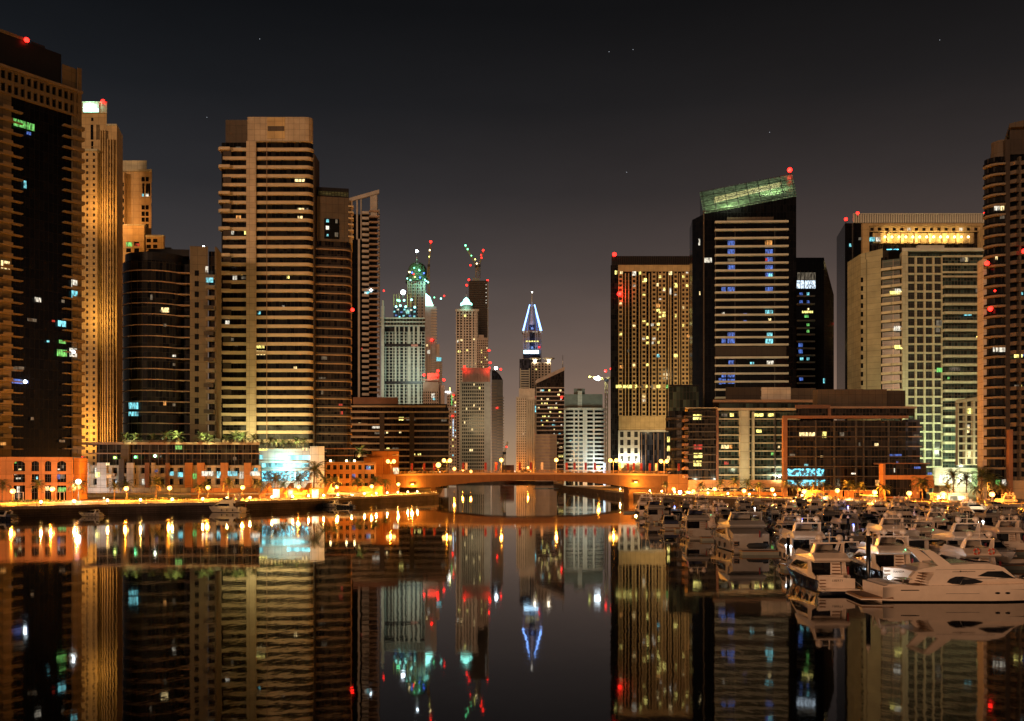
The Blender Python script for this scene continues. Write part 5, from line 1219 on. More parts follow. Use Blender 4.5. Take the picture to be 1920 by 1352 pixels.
b.wins_([(1635, 449, 10, 8, 'cyan'), (1646, 449, 8, 8, 'white'), (1594, 460, 4, 6, 'cyan'), (1612, 448, 5, 5, 'dim'), (1845, 449, 5, 7, 'white'), (1607, 624, 2, 4, 'red'), (1593, 635, 2, 4, 'white')], y=-.3)
for px, py in ((1586, 411), (1608, 400), (1847, 400)): b.beacon(px, py, .9, 'l_red', 0)
b.beacon(1628, 598, .6, 'l_red', -1); b.beacon(1611, 624, .6, 'l_red', -.5)
flood((u(1620), -14, z(640)), (1, .62, .2), 16000, 1, b.r)
# cream grid tower in front
b = Bld('cream_grid_tower', 'cream tower with a square window grid, a blank pale flank and balconies, lit from below', 'tower', 1628, 1853, 368, 0)
u = b.u; z = b.z; D = 24; zt = z(474)
b.box('body', u(1702), u(1850), 1.3, D, 0, zt, 'glass_teal')
b.grid(u(1702), u(1768), 0, z(480), 4, 27, .82, .8, 'cream', y=.3, rec=1.0, lit=.02, pal=('green', 'white'), pane='pane_mid')
b.box('pier', u(1691), u(1702) - .01, -.2, 6, 0, zt + .6, 'cream')
b.box('roof_slab', u(1690), u(1848), -.6, D, zt + .61, zt + 1.9, 'slab_pale')
b.bands('balcony', [(u(1660), 4), (u(1691), -.9), (u(1691) - .02, D), (u(1660), D)], [q for q in frange(2.2, zt - 3, 26)], 1.1, 'cream')
b.poly('balcony_core', [(u(1664), 5), (u(1690), 1.4), (u(1690), D), (u(1664), D)], 0, zt - 2, 'glass_teal')
b.poly('flank', [(u(1630), 9), (u(1660), 4.3), (u(1660) - .01, D), (u(1630), D)], 0, lambda p: z(478) - .0, 'flank_wall')
b.poly('flank_top', [(u(1630), 9), (u(1663), 4.2), (u(1663), D), (u(1630), D)], z(478) + .01, lambda p: z(461) if p[0] > u(1640) else z(466), 'flank_wall')
b.rep('window', MB().box(-.7, .7, -.06, 0, -1.0, 1.0), 'pane', [(u(1632.2), 8.5, q) for q in frange(3, z(500), 25)])
b.box('roof_house', u(1672), u(1838), 3, 18, zt + 1.91, z(463), 'black_clad'); b.box('roof_light', u(1724), u(1774), 1.5, 2.99, zt + 1.92, z(458), 'slab_pale')
b.part('lit_window', MB().box(u(1668), u(1690), 2.5, 2.9, zt + 1.92, z(464)), 'teal_shop_and_glints')
b.rep('balcony', MB().box(u(1768), u(1830), -1.3, 1.28, 0, 1.1).box(u(1830), u(1850), -2.2, 1.28, 0, 1.1), 'cream', [(0, 0, q) for q in frange(2.4, z(525), 24)])
b.rep('top_band', MB().box(u(1768), u(1850), .2, 1.28, 0, .8), 'cream', [(0, 0, z(p)) for p in (482, 497, 512, 520)])
b.box('side_mass', u(1850) + .01, u(1862), 3, D, 0, z(470), 'tan')
b.wins_([(1679, 549, 22, 6, 'yellow'), (1683, 546, 12, 9, 'white'), (1682, 616, 14, 9, 'white'), (1684, 651, 14, 7, 'yellow'), (1814, 589, 14, 6, 'cyan'), (1838, 589, 9, 6, 'cyan'), (1760, 606, 10, 10, 'dim'), (1808, 487, 16, 8, 'dim'), (1811, 487, 5, 8, 'warm'), (1836, 634, 12, 7, 'yellow'), (1761, 694, 10, 8, 'green'), (1790, 692, 20, 6, 'dim'), (1838, 545, 18, 7, 'dim'), (1778, 709, 4, 4, 'green'), (1758, 619, 8, 8, 'dim'), (1833, 824, 6, 6, 'blue'), (1810, 841, 14, 6, 'dim'), (1828, 841, 6, 6, 'white')], y=-.2)
for a, y_, P in ((1700, -20, 15000), (1745, -24, 20000), (1805, -20, 15000)): flood((u(a), y_, 18), (.85, 1, .6), P, 1, b.r)
# cream low block with deep window grid
b = Bld('deep_grid_block', 'cream block with a deep square window grid and sloping roofline beside the balcony tower', 'apartment block', 1792, 1874, 326, 8)
u = b.u; z = b.z; sl = lambda p: z(749) + (z(738, u(1860)) - z(749)) * p[0] / u(1860)
b.poly('body', b.foot(u(1796), u(1857), 1.4, 10), 0, lambda p: sl(p) - 1.5, 'glass_teal')
b.grid(u(1796), u(1857), z(872), z(750), 4, 9, .74, .76, 'cream', y=0, rec=1.38, lit=.02, pane='pane_mid')
b.box('pier', u(1857), u(1872), -.4, 12, 0, z(760, u(1860)), 'cream'); b.poly('cornice', b.foot(u(1790), u(1858), -.8, 10), lambda p: sl(p) - 1.49, lambda p: sl(p) - .4, 'cream')
b.win(1816, 804, 10, 15, 'w_warm', .9); b.win(1818, 798, 7, 4, 'w_white', .8); b.beacon(1866, 762, .5, 'l_warmsmall', -1.2, name='lamp'); flood((u(1866), -2.2, z(765)), (1, .8, .45), 900, .4, b.r)
flood((u(1840), -9, z(872)), (1, 1, .62), 4200, .6, b.r); flood((u(1805), -9, z(880)), (1, 1, .62), 4200, .6, b.r)
# tall balcony tower at the frame's edge
b = Bld('balcony_tower', 'tall dark tower with a rounded balcony stack and wavy bands, cut by the frame', 'tower', 1851, 1990, 285, -6)
u = b.u; z = b.z; D = 26
zt = z(292); ztt = z(240, u(1920))
b.poly('bay_core', b.foot(u(1857), u(1886), 1.2, 7, 3.5, sides='L'), 0, zt, 'glass_dark')
b.bands('balcony', b.foot(u(1852), u(1885), -.4, 6, 4.2, sides='L'), frange(z(880), zt + .2, 31), .62, 'slab_low'); b.bands('balcony_rail', b.foot(u(1852.5), u(1884), -.3, 5.9, 4.1, sides='L'), [q + .63 for q in frange(z(880), zt + .2, 31)], .6, 'glass_dark')
b.box('side_strip', u(1852), u(1861), 3.4, 8, 0, z(480), 'pale_wall')
b.box('pier', u(1886), u(1895), .4, 14, 0, z(262), 'brown_dark'); b.poly('drum', b.foot(u(1872), u(1893), 2, 7, 3.4, sides='L'), zt, z(258), 'brown')
b.box('front_core', u(1895) + .01, u(1985), 1.6, D, 0, ztt - 8, 'glass_black')
for a in (1911, 1942, 1970): b.box('pier', u(a), u(a + 4), 0, 1.59, 0, ztt - 9, 'brown')
b.rep('balcony', MB().prism([(u(1895), .4), (u(1903), -.9), (u(1911), -.2), (u(1925), -1.4), (u(1942), -.2), (u(1956), -1.4), (u(1985), -.2), (u(1985), 1.58), (u(1895), 1.58)], 0, 1.25), 'brown', [(0, 0, q) for q in frange(6, ztt - 9, 36)])
b.box('crown', u(1896), u(1985), 1, D, ztt - 7.99, ztt, 'brown_dark'); b.poly('crown_roof', b.foot(u(1890), u(1985), -1, D), lambda p: ztt + .01 + (p[0] - u(1890)) * .02, lambda p: ztt + 1.2 + (p[0] - u(1890)) * .22, 'brown')
b.box('base_pier', u(1888), u(1895), -1.6, .39, 0, z(806), 'rust'); b.box('base_wall', u(1896), u(1985), -1.2, -.0, 0, 6, 'tan')
b.wins_([(1870, 390, 10, 8, 'white'), (1880, 390, 6, 8, 'warm'), (1868, 655, 10, 9, 'white'), (1880, 655, 10, 9, 'white'), (1907, 667, 9, 7, 'yellow'), (1915, 667, 5, 7, 'yellow'), (1919, 665, 5, 6, 'blue'), (1907, 725, 8, 7, 'dim'), (1914, 725, 5, 7, 'yellow'), (1869, 483, 4, 8, 'warm'), (1916, 550, 5, 5, 'cyan'), (1916, 388, 4, 4, 'cyan'), (1880, 407, 8, 6, 'dim')], y=.3)
for px, py in ((1918, 472), (1849, 495), (1855, 580)): b.beacon(px, py, .75, 'l_red', -.8)
b.beacon(1864, 546, .3, 'l_red', -.6)
b.win(1870, 905, 8, 10, 'w_green', -.3); b.win(1882, 905, 8, 12, 'w_white', -.3)
# ---------------------------------------------------------------- midrise fronts behind the yachts
b = Bld('terrace_apartments', 'midrise flats with cream slab edges, a pale central column and a brown glazed end', 'apartment block', 1284, 1500, 352, 0, base=G)
u = b.u; z = b.z; zt = z(772); D = 18
b.box('brown_end', u(1290), u(1343), .4, D, 0, z(768), 'glass_brown'); b.bands('end_band', b.foot(u(1284), u(1343), -.5, D, 1.6, sides='L'), frange(z(896), z(768), 9), .45, 'brown')
b.rep('end_balcony', MB().box(u(1282), u(1290), -1.0, 4, 0, .9), 'rust', [(0, 0, q) for q in frange(z(896), z(775), 8)])
b.box('end_roof', u(1283), u(1345), -1, D, z(768) + .5, z(764.5), 'slab_tan'); b.box('end_pier', u(1343) + .01, u(1347), -.4, D, 0, z(768), 'rust')
b.box('glass_front', u(1347) + .01, u(1500), .9, D, 0, zt, 'glass_teal')
b.bands('slab_edge', b.foot(u(1347.5), u(1500), -.3, D), frange(z(892), zt, 8), .5, 'cream')
b.rep('balustrade', MB().box(u(1348), u(1386), -.2, -.12, .51, 1.25).box(u(1415), u(1500), -.2, -.12, .51, 1.25), 'glass_green', [(0, 0, q) for q in frange(z(892), zt, 8)])
b.box('column', u(1386), u(1404), -1.0, .89, 0, zt + .4, 'cream'); b.box('post', u(1410), u(1414), -.7, .89, 0, zt, 'cream'); b.box('post', u(1452), u(1454), -.5, .89, 0, zt, 'frame_dark')
b.box('roof_slab', u(1344), u(1502), -1, D, zt + .51, zt + 1.4, 'slab_tan')
b.box('upper_glass', u(1352), u(1540), 3, D, zt + 1.41, z(754), 'glass_green'); b.poly('upper_roof', b.foot(u(1338), u(1548), 1, D), z(754) + .01, z(749), 'slab_dim')
b.box('roof_house', u(1365), u(1432), 4, 16, z(749) + .01, z(724), 'brown_dark'); b.box('roof_house', u(1432) + .01, u(1488), 3.6, 16, z(749) + .01, z(724.5), 'pale_wall'); b.box('roof_house', u(1488) + .01, u(1536), 4, 16, z(749) + .01, z(726), 'brown')
b.box('base_wall', u(1290), u(1505), -.8, -.31, 0, z(900), 'orange_wall')
b.wins_([(1308, 782, 16, 10, 'yellow'), (1309, 838, 16, 9, 'red'), (1309, 854, 16, 9, 'yellow'), (1308, 869, 15, 10, 'yellow')], y=.3)
b.wins_([(1424, 780, 16, 10, 'yellow'), (1446, 780, 10, 10, 'yellow'), (1424, 810, 10, 9, 'yellow'), (1359, 780, 10, 9, 'dim'), (1373, 779, 7, 9, 'yellow'), (1360, 839, 14, 10, 'warm'), (1371, 838, 6, 8, 'orange'), (1449, 851, 4, 5, 'green'), (1363, 869, 8, 7, 'red'), (1461, 838, 4, 4, 'warm'), (1328, 795, 5, 5, 'dim')], y=.8)
b.beacon(1459, 893, .45, 'l_white', -1.4, name='lamp'); flood((u(1459), -2.6, z(893)), (.95, 1, .75), 3400, .3, b.r)
flood((u(1395), -16, z(880)), (.95, 1, .6), 1800, .6, b.r)
# dark glazed midrise
b = Bld('glazed_midrise', 'dark glazed midrise with rust edges, blue sparkling windows and a recessed roof storey', 'apartment block', 1467, 1731, 312, 0)
u = b.u; z = b.z; D = 20; zt = z(788)
hl = D * b.x0 / b.Y
b.poly('glass_front', [(u(1476), .8), (u(1700), .8), (u(1700), D), (u(1476) + hl, D)], 0, zt, 'glass_brown'); b.box('glass_end', u(1700) + .01, u(1729), 1.6, D, 0, z(786), 'glass_blue')
b.box('edge_pier', u(1468), u(1476) - .01, -.3, 1.4, 0, zt + .6, 'rust')
b.bands('slab_edge', [(u(1476), -.3), (u(1702), -.3), (u(1702), D), (u(1476) + hl, D)], frange(z(932), zt + 1, 8), .42, 'brown'); b.bands('end_edge', b.foot(u(1702) + .02, u(1730), .6, D), frange(z(930), zt + 1, 8), .35, 'slab_dim')
b.box('roof_beam', u(1468), u(1703), -.4, 1, zt + .61, zt + 1.6, 'rust')
b.box('upper_glass', u(1498), u(1722), 3, D, zt + 1.61, z(765), 'glass_brown'); b.box('upper_frame', u(1496), u(1562), 2.4, 2.99, z(764.9), z(758), 'rust'); b.box('upper_post', u(1558), u(1563), 2.4, 2.99, zt + 1.62, z(765), 'rust')
b.box('upper_roof', u(1560), u(1724), 2, D, z(765) + .01, z(761), 'slab_dim'); b.box('roof_house', u(1540), u(1672), 4, 9, z(761) + .01, z(728), 'brown'); b.box('roof_house', u(1672) + .01, u(1708), 4.3, D, z(761) + .01, z(730), 'brown_dark')
b.rep('post', MB().box(-.16, .16, -.2, .79, 0, zt), 'frame_dark', [(u(a), 0, 0) for a in (1530, 1565, 1606, 1620, 1667)])
b.part('sparkling_window', MB().box(u(1474), u(1548), .5, .78, z(912) , z(900)), 'teal_shop_and_glints'); b.part('sparkling_window', MB().box(u(1474), u(1546), .5, .78, z(893), z(879)), 'teal_shop_and_glints')  # reflected tree lights drawn as glowing specks on the panes
b.wins_([(1547, 815, 8, 11, 'yellow'), (1515, 815, 30, 9, 'warm'), (1580, 815, 8, 9, 'dim'), (1645, 834, 7, 6, 'warm'), (1613, 833, 3, 7, 'dim'), (1680, 854, 24, 5, 'blue'), (1684, 867, 3, 5, 'blue'), (1720, 817, 10, 5, 'dim'), (1487, 853, 10, 4, 'dim'), (1513, 872, 7, 4, 'cyan'), (1542, 856, 5, 3, 'warm')], y=.75)
# orange framed pavilion in front
b = Bld('framed_pavilion', 'small pavilion in a bent orange frame with a dark glazed upper floor', 'pavilion', 1650, 1754, 294, 0)
u = b.u; z = b.z
b.box('body', u(1656), u(1740), 1.2, 10, 0, z(870), 'glass_brown'); b.box('frame_post', u(1655), u(1659), -.4, 3, 0, z(870), 'orange_wall'); b.box('roof', u(1636), u(1742), -.8, 10, z(870) + .01, z(868), 'rust')
b.box('balcony_wall', u(1659) + .01, u(1748), -.6, 1.1, z(899), z(891), 'orange_wall'); b.box('balcony_wall', u(1738), u(1749), -.6, 6, z(915), z(899) - .01, 'orange_wall'); b.box('sill', u(1659), u(1720), -.7, 1.1, z(934), z(931), 'orange_wall')
b.box('wall', u(1712), u(1724), -.3, 1.19, 0, z(899) - .01, 'orange_wall'); b.wins_([(1676, 882, 3, 8, 'white'), (1720, 877, 12, 4, 'blue'), (1743, 888, 8, 4, 'blue'), (1600, 888, 8, 3, 'white'), (1645, 905, 8, 10, 'orange')], y=-.1)
# brightly lit forecourt wall
b = Bld('forecourt_wall', 'dazzling white lit forecourt wall behind the palms below the cream tower', 'wall', 1750, 1884, 306, 0)
u = b.u; z = b.z
b.box('wall', u(1752), u(1882), 0, .6, 0, z(879), 'cream'); b.box('wing', u(1750), u(1764), -4, -.01, 0, z(910), 'cream'); b.box('coping', u(1751), u(1883), -.2, .8, z(879) + .003, z(877.5), 'slab_pale')
for i, px in enumerate((1768, 1783, 1802, 1815)): b.part('light_panel', MB().box(u(px) - 1.1, u(px) + 1.1, -.12, -.003, z(905), z(889)), 'lobby')
for px, P, col in ((1772, 2600, (1, 1, .72)), (1800, 2600, (1, 1, .72)), (1846, 2200, (.3, 1, .45))): flood((u(px), -4.2, z(898)), col, P, .5, b.r)
b = Bld('white_kiosk', 'small bright cream kiosk front with round topped openings beneath the palms', 'kiosk', 1757, 1818, 268, 0)
u = b.u; z = b.z
b.box('wall', u(1758), u(1817), .5, 5, 0, z(926), 'cream'); b.box('roof', u(1757), u(1818), .2, 5.3, z(926) + .003, z(924.5), 'slab_pale')
b.part('doorway', MB().prism([(u(1758.5), .4), (u(1772), .4), (u(1772), .49), (u(1758.5), .49)], .2, z(929)), 'lobby'); b.part('doorway', MB().prism([(u(1780), .4), (u(1812), .4), (u(1812), .49), (u(1780), .49)], .2, z(930)), 'lobby')
flood((u(1788), -2.4, 3.2), (1, .85, .5), 1800, .4, b.r)
# colonnade wall along the promenade on this side
t = Bld('colonnade_wall', 'long low orange wall with a row of square openings behind the moored yachts', 'wall', 1312, 1500, 330, -3)
u = t.u; z = t.z
t.box('wall', 0, t.W, 1.4, 3, 0, z(923, 20), 'brown_dark'); t.box('beam', -.2, t.W, -.1, 1.39, z(929, 20), z(922, 20), 'orange_wall'); t.box('plinth', 0, t.W, -.1, 1.39, 0, z(941, 20), 'orange_wall')
t.rep('pillar', MB().box(-.3, .3, 0, 1.38, z(941, 20) + .003, z(929, 20) - .003), 'orange_wall', [(t.W * k / 18, 0, 0) for k in range(19)])
struct('terrace', MB().box(X(1300, 334), X(1500, 350), 0, 14, -1, 0), 'paving', (0, 335.5, Z(922, 332)))
for i, (a, c) in enumerate(((1510, 1580), (1585, 1640))):
    t = Bld('promenade_wall', ['low orange garden wall before the sparkling blue windows', 'low orange garden wall beside the small framed pavilion'][i], 'wall', a, c, 288, 0)
    t.box('wall', 0, t.W, 0, .8, 0, 2.6, 'orange_wall'); t.box('coping', -.15, t.W + .15, -.12, .92, 2.603, 2.85, 'slab_tan')
    t.box('recess', t.W * .3, t.W * .6, -.05, -.003, .4, 2.0, 'brown_dark')
# glowing shopfronts low behind the boats
for i, (px, py, w_, h_, Y, m, lab) in enumerate(((1548, 936, 14, 8, 272, 'lobby', 'small glowing white stall among the palms, before the glazed midrise'), (1592, 940, 16, 8, 266, 'shop_warm', 'small warm lit stall on the promenade beside the orange garden wall'), (1630, 936, 24, 12, 268, 'w_dim', 'wide dimly lit stall with a pale canopy before the framed pavilion'))):
    t = thing('market_stall', lab, 'stall', (X(px, Y), Y, G), 0, 'stalls along the yacht basin promenade')
    hw, zb_ = w_ / 2 / F * Y, max(.2, Z(py + h_ / 2, Y) - G); ztp = Z(py - h_ / 2, Y) - G
    link('counter', MB().box(-hw, hw, .1, 1.8, 0, zb_).mesh('counter', 'orange_wall'), t)
    link('lit_front', MB().box(-hw, hw, .3, .5, zb_ + .01, ztp).mesh('lit_front', m), t)
    link('canopy', MB().prism([(-hw - .3, -.6), (hw + .3, -.6), (hw + .3, 2), (-hw - .3, 2)], lambda p: ztp + .02 + (p[1] > 0) * .3, lambda p: ztp + .12 + (p[1] > 0) * .3).mesh('canopy', 'canvas'), t)
    for s in (-1, 1): link('post', MB().tube((s * hw, -.4, 0), (s * hw, -.4, ztp + .05), .05, .05, 5).mesh('post', 'metal_dark'), t)
    if m != 'w_dim': flood((0, -1.2, (zb_ + ztp) / 2), (1, .8, .45), 700, .3, t)
# ================================================================== palms, shrubs, cars
def palm_meshes(k, h, R_, nf, droop, seed):
    r = random.Random(seed)
    tk = MB(); pts = []
    bx, by = r.uniform(-.5, .5), r.uniform(-.3, .3)
    for i in range(9):
        t = i / 8; pts.append((bx * t * t, by * t * t, h * t))
    prof = [.30, .24, .21, .20, .19, .185, .18, .19, .24]
    for i in range(8): tk.tube(pts[i], (pts[i + 1][0], pts[i + 1][1], pts[i + 1][2] + .02), prof[i] * 1.05, prof[i + 1] * .92, 9)
    cr = MB(); top = Vector(pts[-1])
    cr.ball(top + Vector((0, 0, .1)), .38, 8, 1)
    for f in range(nf):
        az = f * 2.39996 + r.uniform(-.2, .2); el = rad(78 - 100 * (f / nf) ** 1.15 + r.uniform(-6, 6)); L = R_ * r.uniform(.85, 1.1)
        d = Vector((math.cos(az), math.sin(az), 0)); p = top.copy(); seg = 9; ang = el; sp = []
        for q in range(seg + 1):
            sp.append((p.copy(), ang)); p = p + (d * math.cos(ang) + Vector((0, 0, math.sin(ang)))) * (L / seg); ang -= droop * (.09 + .03 * q)
        side = Vector((-d.y, d.x, 0)); mi = 1 if f > nf * .86 else 0
        for q in range(seg):
            cr.add([sp[q][0] - side * .035, sp[q][0] + side * .035, sp[q + 1][0] + side * .03, sp[q + 1][0] - side * .03], [(0, 1, 2, 3)], mi)
            for sub in (0, .5):
                pp = sp[q][0].lerp(sp[q + 1][0], sub); a_ = sp[q][1]
                up = Vector((0, 0, 1)) * math.cos(a_) - d * math.sin(a_); fw = d * math.cos(a_) + Vector((0, 0, 1)) * math.sin(a_)
                t = (q + sub) / seg; ll = L * .27 * math.sin(PI * (.14 + .8 * t)) * r.uniform(.85, 1.15)
                for s in (-1, 1):
                    tip = pp + side * (s * ll * .8) + fw * (ll * .55) - Vector((0, 0, 1)) * (ll * r.uniform(.15, .4)) + up * .05
                    wv = fw * .085
                    cr.add([pp - wv, pp + wv, tip], [(0, 1, 2)], mi)
    return tk.mesh('trunk', 'bark'), cr.mesh('crown', ['frond', 'frond_dry'])
PV = [palm_meshes(0, 6.0, 4.1, 30, 1.0, 1), palm_meshes(1, 4.8, 3.7, 26, 1.15, 2), palm_meshes(2, 6.8, 4.4, 32, .9, 3), palm_meshes(3, 1.0, 2.6, 22, .8, 4)]
def palm(v, loc, s, label, group='palm trees along the promenades', name='palm_tree', cat='palm'):
    t = thing(name, label, cat, loc, RN.uniform(0, 6.28), group)
    for nm, me in zip(('trunk', 'crown'), PV[v]):
        o = link(nm, me, t); o.scale = (s, s, s)
    return t
def palm_px(px, py_top, Y, label, v=None, base=G):
    v = RN.randrange(3) if v is None else v
    hh = Z(py_top, Y) - base; nat = {0: 8.4, 1: 7.0, 2: 9.3, 3: 3.0}[v]
    return palm(v, (X(px, Y), Y, base), hh / nat, label)
pl = [(4, 898, 262, 'palm at the near end of the arcaded building, half out of frame'), (72, 899, 258, 'palm standing before the second arch of the arcaded building'), (148, 897, 264, 'palm behind the cold white lamp by the arcaded building'), (214, 903, 274, 'short leaning palm on the arcade side of the orange lamp by the ramp'), (238, 898, 279, 'orange lit palm directly behind the lamp by the white ramp'), (292, 894, 282, 'dark palm before the grey stepped villas'), (372, 905, 288, 'palm just short of the lamp before the stepped villas'), (388, 902, 293, 'palm directly behind the lamp before the stepped villas'), (428, 897, 282, 'tall dark palm lit from its foot before the villas'), (487, 899, 290, 'palm where the villas end beside the plaza steps'), (515, 886, 302, 'bright palm beside the white light box on the plaza'), (532, 902, 296, 'small palm on the plaza beside the amber box'), (560, 888, 306, 'palm in the middle of the plaza before the cyan glass'), (588, 864, 310, 'largest palm of all, before the pale stair wall of the hall'), (612, 890, 312, 'palm lit warm from below beside the stair wall'), (627, 893, 308, 'pale trunked palm lit white beside the cream light box'), (671, 892, 328, 'dark palm before the small windowed lowrise'), (703, 893, 336, 'palm behind the lamp near the bridge'), (724, 897, 345, 'palm standing last before the bridge on the curved quay')]
for px, py, Y, lab in pl: palm_px(px, py, Y, lab)
pr = [(1247, 903, 356, 'palm beside the bridge ramp above the moored yachts'), (1316, 903, 326, 'palm before the brown glazed end of the flats'), (1352, 899, 322, 'palm one step past the brown glazed end of the flats'), (1378, 895, 318, 'tall palm before the pale central column of the flats'), (1402, 897, 312, 'palm on the far side of the pale central column'), (1425, 903, 308, 'short palm between the pale column and the lamp'), (1476, 899, 292, 'palm at the rust edged corner of the glazed midrise'), (1496, 897, 290, 'dark palm before the sparkling blue windows'), (1522, 899, 286, 'second palm before the sparkling blue windows'), (1545, 901, 283, 'third palm before the sparkling blue windows'), (1592, 901, 274, 'palm beside the lamp in front of the glazed midrise'), (1612, 903, 270, 'orange lit palm past the lamp in front of the glazed midrise'), (1730, 892, 266, 'palm before the bright corner of the framed pavilion'), (1776, 905, 254, 'black silhouetted palm against the cream kiosk'), (1788, 879, 288, 'tall palm shining before the white forecourt wall'), (1812, 884, 286, 'palm with a dark crown before the white forecourt wall'), (1840, 876, 284, 'green lit palm before the forecourt wall'), (1832, 908, 262, 'low palm between the kiosk and the flaring lamp'), (1880, 902, 258, 'orange lit palm behind the flaring lamp by the balcony tower'), (1862, 886, 282, 'palm standing at the base of the balcony tower'), (1660, 906, 266, 'low palm before the post of the framed pavilion')]
for px, py, Y, lab in pr: palm_px(px, py, Y, lab)
# roof garden palms
for i, px in enumerate((233, 258, 284, 312, 336, 378, 398, 422, 441, 458, 474)):
    Y = 309.5
    palm(3, (X(px, Y), Y, Z(829, Y)), RN.uniform(1.0, 1.5), 'bushy roof garden palm on the villas, %s from the arcaded building end' % ordn(i), 'roof garden palms on the villas', 'roof_palm')
for i, px in enumerate((492, 506, 518, 531, 543, 556, 568)):
    Y = 324
    palm(1, (X(px, Y), Y, Z(845, Y)), RN.uniform(.6, .85), 'roof garden palm on the cyan lit hall, %s from the villas' % ordn(i), 'roof garden palms on the pale hall', 'roof_palm')
palm(3, (X(676, 344), 344, Z(851, 344) - 1), 1.6, 'bright roof palm lit from below above the lowrise by the bridge', None, 'roof_palm')
for px, Y, py, P in ((245, 307, 824, 2600), (330, 307, 824, 3200), (385, 307, 824, 5200), (450, 307, 824, 3600), (520, 322, 838, 1800), (560, 322, 838, 1800)): flood((X(px, Y), Y - 1.2, Z(py, Y) + 1.6), (.95, 1, .4), P, .4)
flood((X(676, 342), 341, Z(853, 342)), (1, .85, .35), 1500, .4)
# clipped hedge along the promenade
def hedge(label, x0, x1, y, h, d, seed):
    r = random.Random(seed); mb = MB(); n_ = int((x1 - x0) * 26)
    for i in range(n_):
        c = Vector((r.uniform(x0, x1), r.uniform(-d / 2, d / 2), r.uniform(.05, h))); a = Vector((r.gauss(0, 1), r.gauss(0, 1), r.gauss(0, 1))).normalized(); q = a.orthogonal().normalized(); s = r.uniform(.12, .26)
        mb.add([c - q * s, c + a * s * .6, c + q * s, c - a * s * .6], [(0, 1, 2, 3)])
    t = thing('hedge', label, 'hedge', (0, y, G + (0 if y > 285 else 0)))
    link('foliage', mb.mesh('foliage', 'leaf'), t)
hedge('low dark hedge along the promenade before the arcaded building', X(40, 262), X(140, 262), 256, .7, 1.0, 5)
hedge('low dark hedge along the promenade before the stepped villas', X(250, 280), X(370, 280), 274, .8, 1.0, 6)
hedge('dark hedge beneath the palms before the flats with the pale column', X(1330, 318), X(1420, 318), 313, .9, 1.2, 7)
hedge('dark hedge beneath the palms before the glazed midrise', X(1480, 290), X(1560, 290), 284, 1.0, 1.2, 8)

def car_proto():
    t = thing('parked_car', 'x', 'car', (0, 0, 0), 0, 'cars on the bridge and the upper street')
    def sec(pts, w0, w1, zb, zt_):
        return pts
    body = MB()
    pr_ = [(-2.15, .35), (-2.2, .75), (-1.9, .92), (1.1, .95), (2.0, .82), (2.2, .6), (2.2, .35)]
    vs = [(x, -.86, z_) for x, z_ in pr_] + [(x, .86, z_) for x, z_ in pr_]; n_ = len(pr_)
    body.add(vs, [tuple(range(n_)), tuple(reversed(range(n_, 2 * n_)))] + [(i, n_ + i, n_ + (i + 1) % n_, (i + 1) % n_) for i in range(n_)])
    link('body', body.mesh('body', 'car_white'), t)
    cb = MB(); pr_ = [(-1.75, .93, .80), (-1.3, 1.42, .62), (.35, 1.45, .62), (1.05, .95, .80)]
    vs = [(x, -w_, z_) for x, z_, w_ in pr_] + [(x, w_, z_) for x, z_, w_ in pr_]
    cb.add(vs, [(0, 1, 2, 3), (7, 6, 5, 4)] + [(i, 4 + i, 4 + (i + 1) % 4, (i + 1) % 4) for i in range(4)])
    link('windows', cb.mesh('windows', 'smoke_glass'), t)
    link('roof', MB().box(-1.28, .33, -.6, .6, 1.452, 1.5).mesh('roof', 'car_white'), t)
    wm = MB().tube((0, -.1, 0), (0, .1, 0), .33, .33, 14).mesh('wheel', 'rubber')
    for x in (-1.35, 1.35):
        for y in (-.82, .82): link('wheel', wm, t, (x, y, .33))
    hm = MB().box(2.19, 2.24, -.14, .14, -.08, .08).mesh('headlight', 'l_white')
    for y in (-.6, .6): link('headlight', hm, t, (0, y, .68))
    tm = MB().box(-2.24, -2.19, -.16, .16, -.07, .07).mesh('tail_light', 'w_red')
    for y in (-.6, .6): link('tail_light', tm, t, (0, y, .76))
    return t
car = car_proto(); ct = []
for i, px in enumerate((775, 790, 815, 975, 985, 1262)):
    x = X(px, BY + 5); ct.append((px, (x, BY + 5, deck_z(max(xa, min(xb, x))) + .04 if px < 1252 else 10.56), [0, PI, 0, PI, 0, 0][i], ['white', 'dark', 'silver', 'white', 'dark', 'white'][i] + ' car on the bridge roadway, %s from the curved promenade end' % ordn(i), ['', 'car_dark', 'car_silver', '', 'car_dark', ''][i]))
for i, px in enumerate((1322, 1334, 1352, 1364, 1378, 1390, 1402, 1440)):
    Y = 338; ct.append((px, (X(px, Y), Y, Z(922, 332)), [.15, 0, PI, .1, 0, PI, 0, 0][i], ['white', 'silver', 'white', 'dark', 'white', 'silver', 'dark', 'white'][i] + ' car on the street above the low colonnade, %s from the bridge ramp' % ordn(i), ['', 'car_silver', '', 'car_dark', '', 'car_silver', 'car_dark', ''][i]))
for i, (px, loc, rz, lab, sw) in enumerate(ct):
    if i == 0: car.location = loc; car.rotation_euler = (0, 0, rz); car['label'] = lab
    else: dup(car, loc, rz, lab, swap={'car_white': sw} if sw else None)
flood((X(1375, 338), 336, Z(922, 332) + 4.5), (.9, 1, .8), 2500, .4); flood((X(1335, 338), 336, Z(922, 332) + 4.5), (.9, 1, .8), 1800, .4)
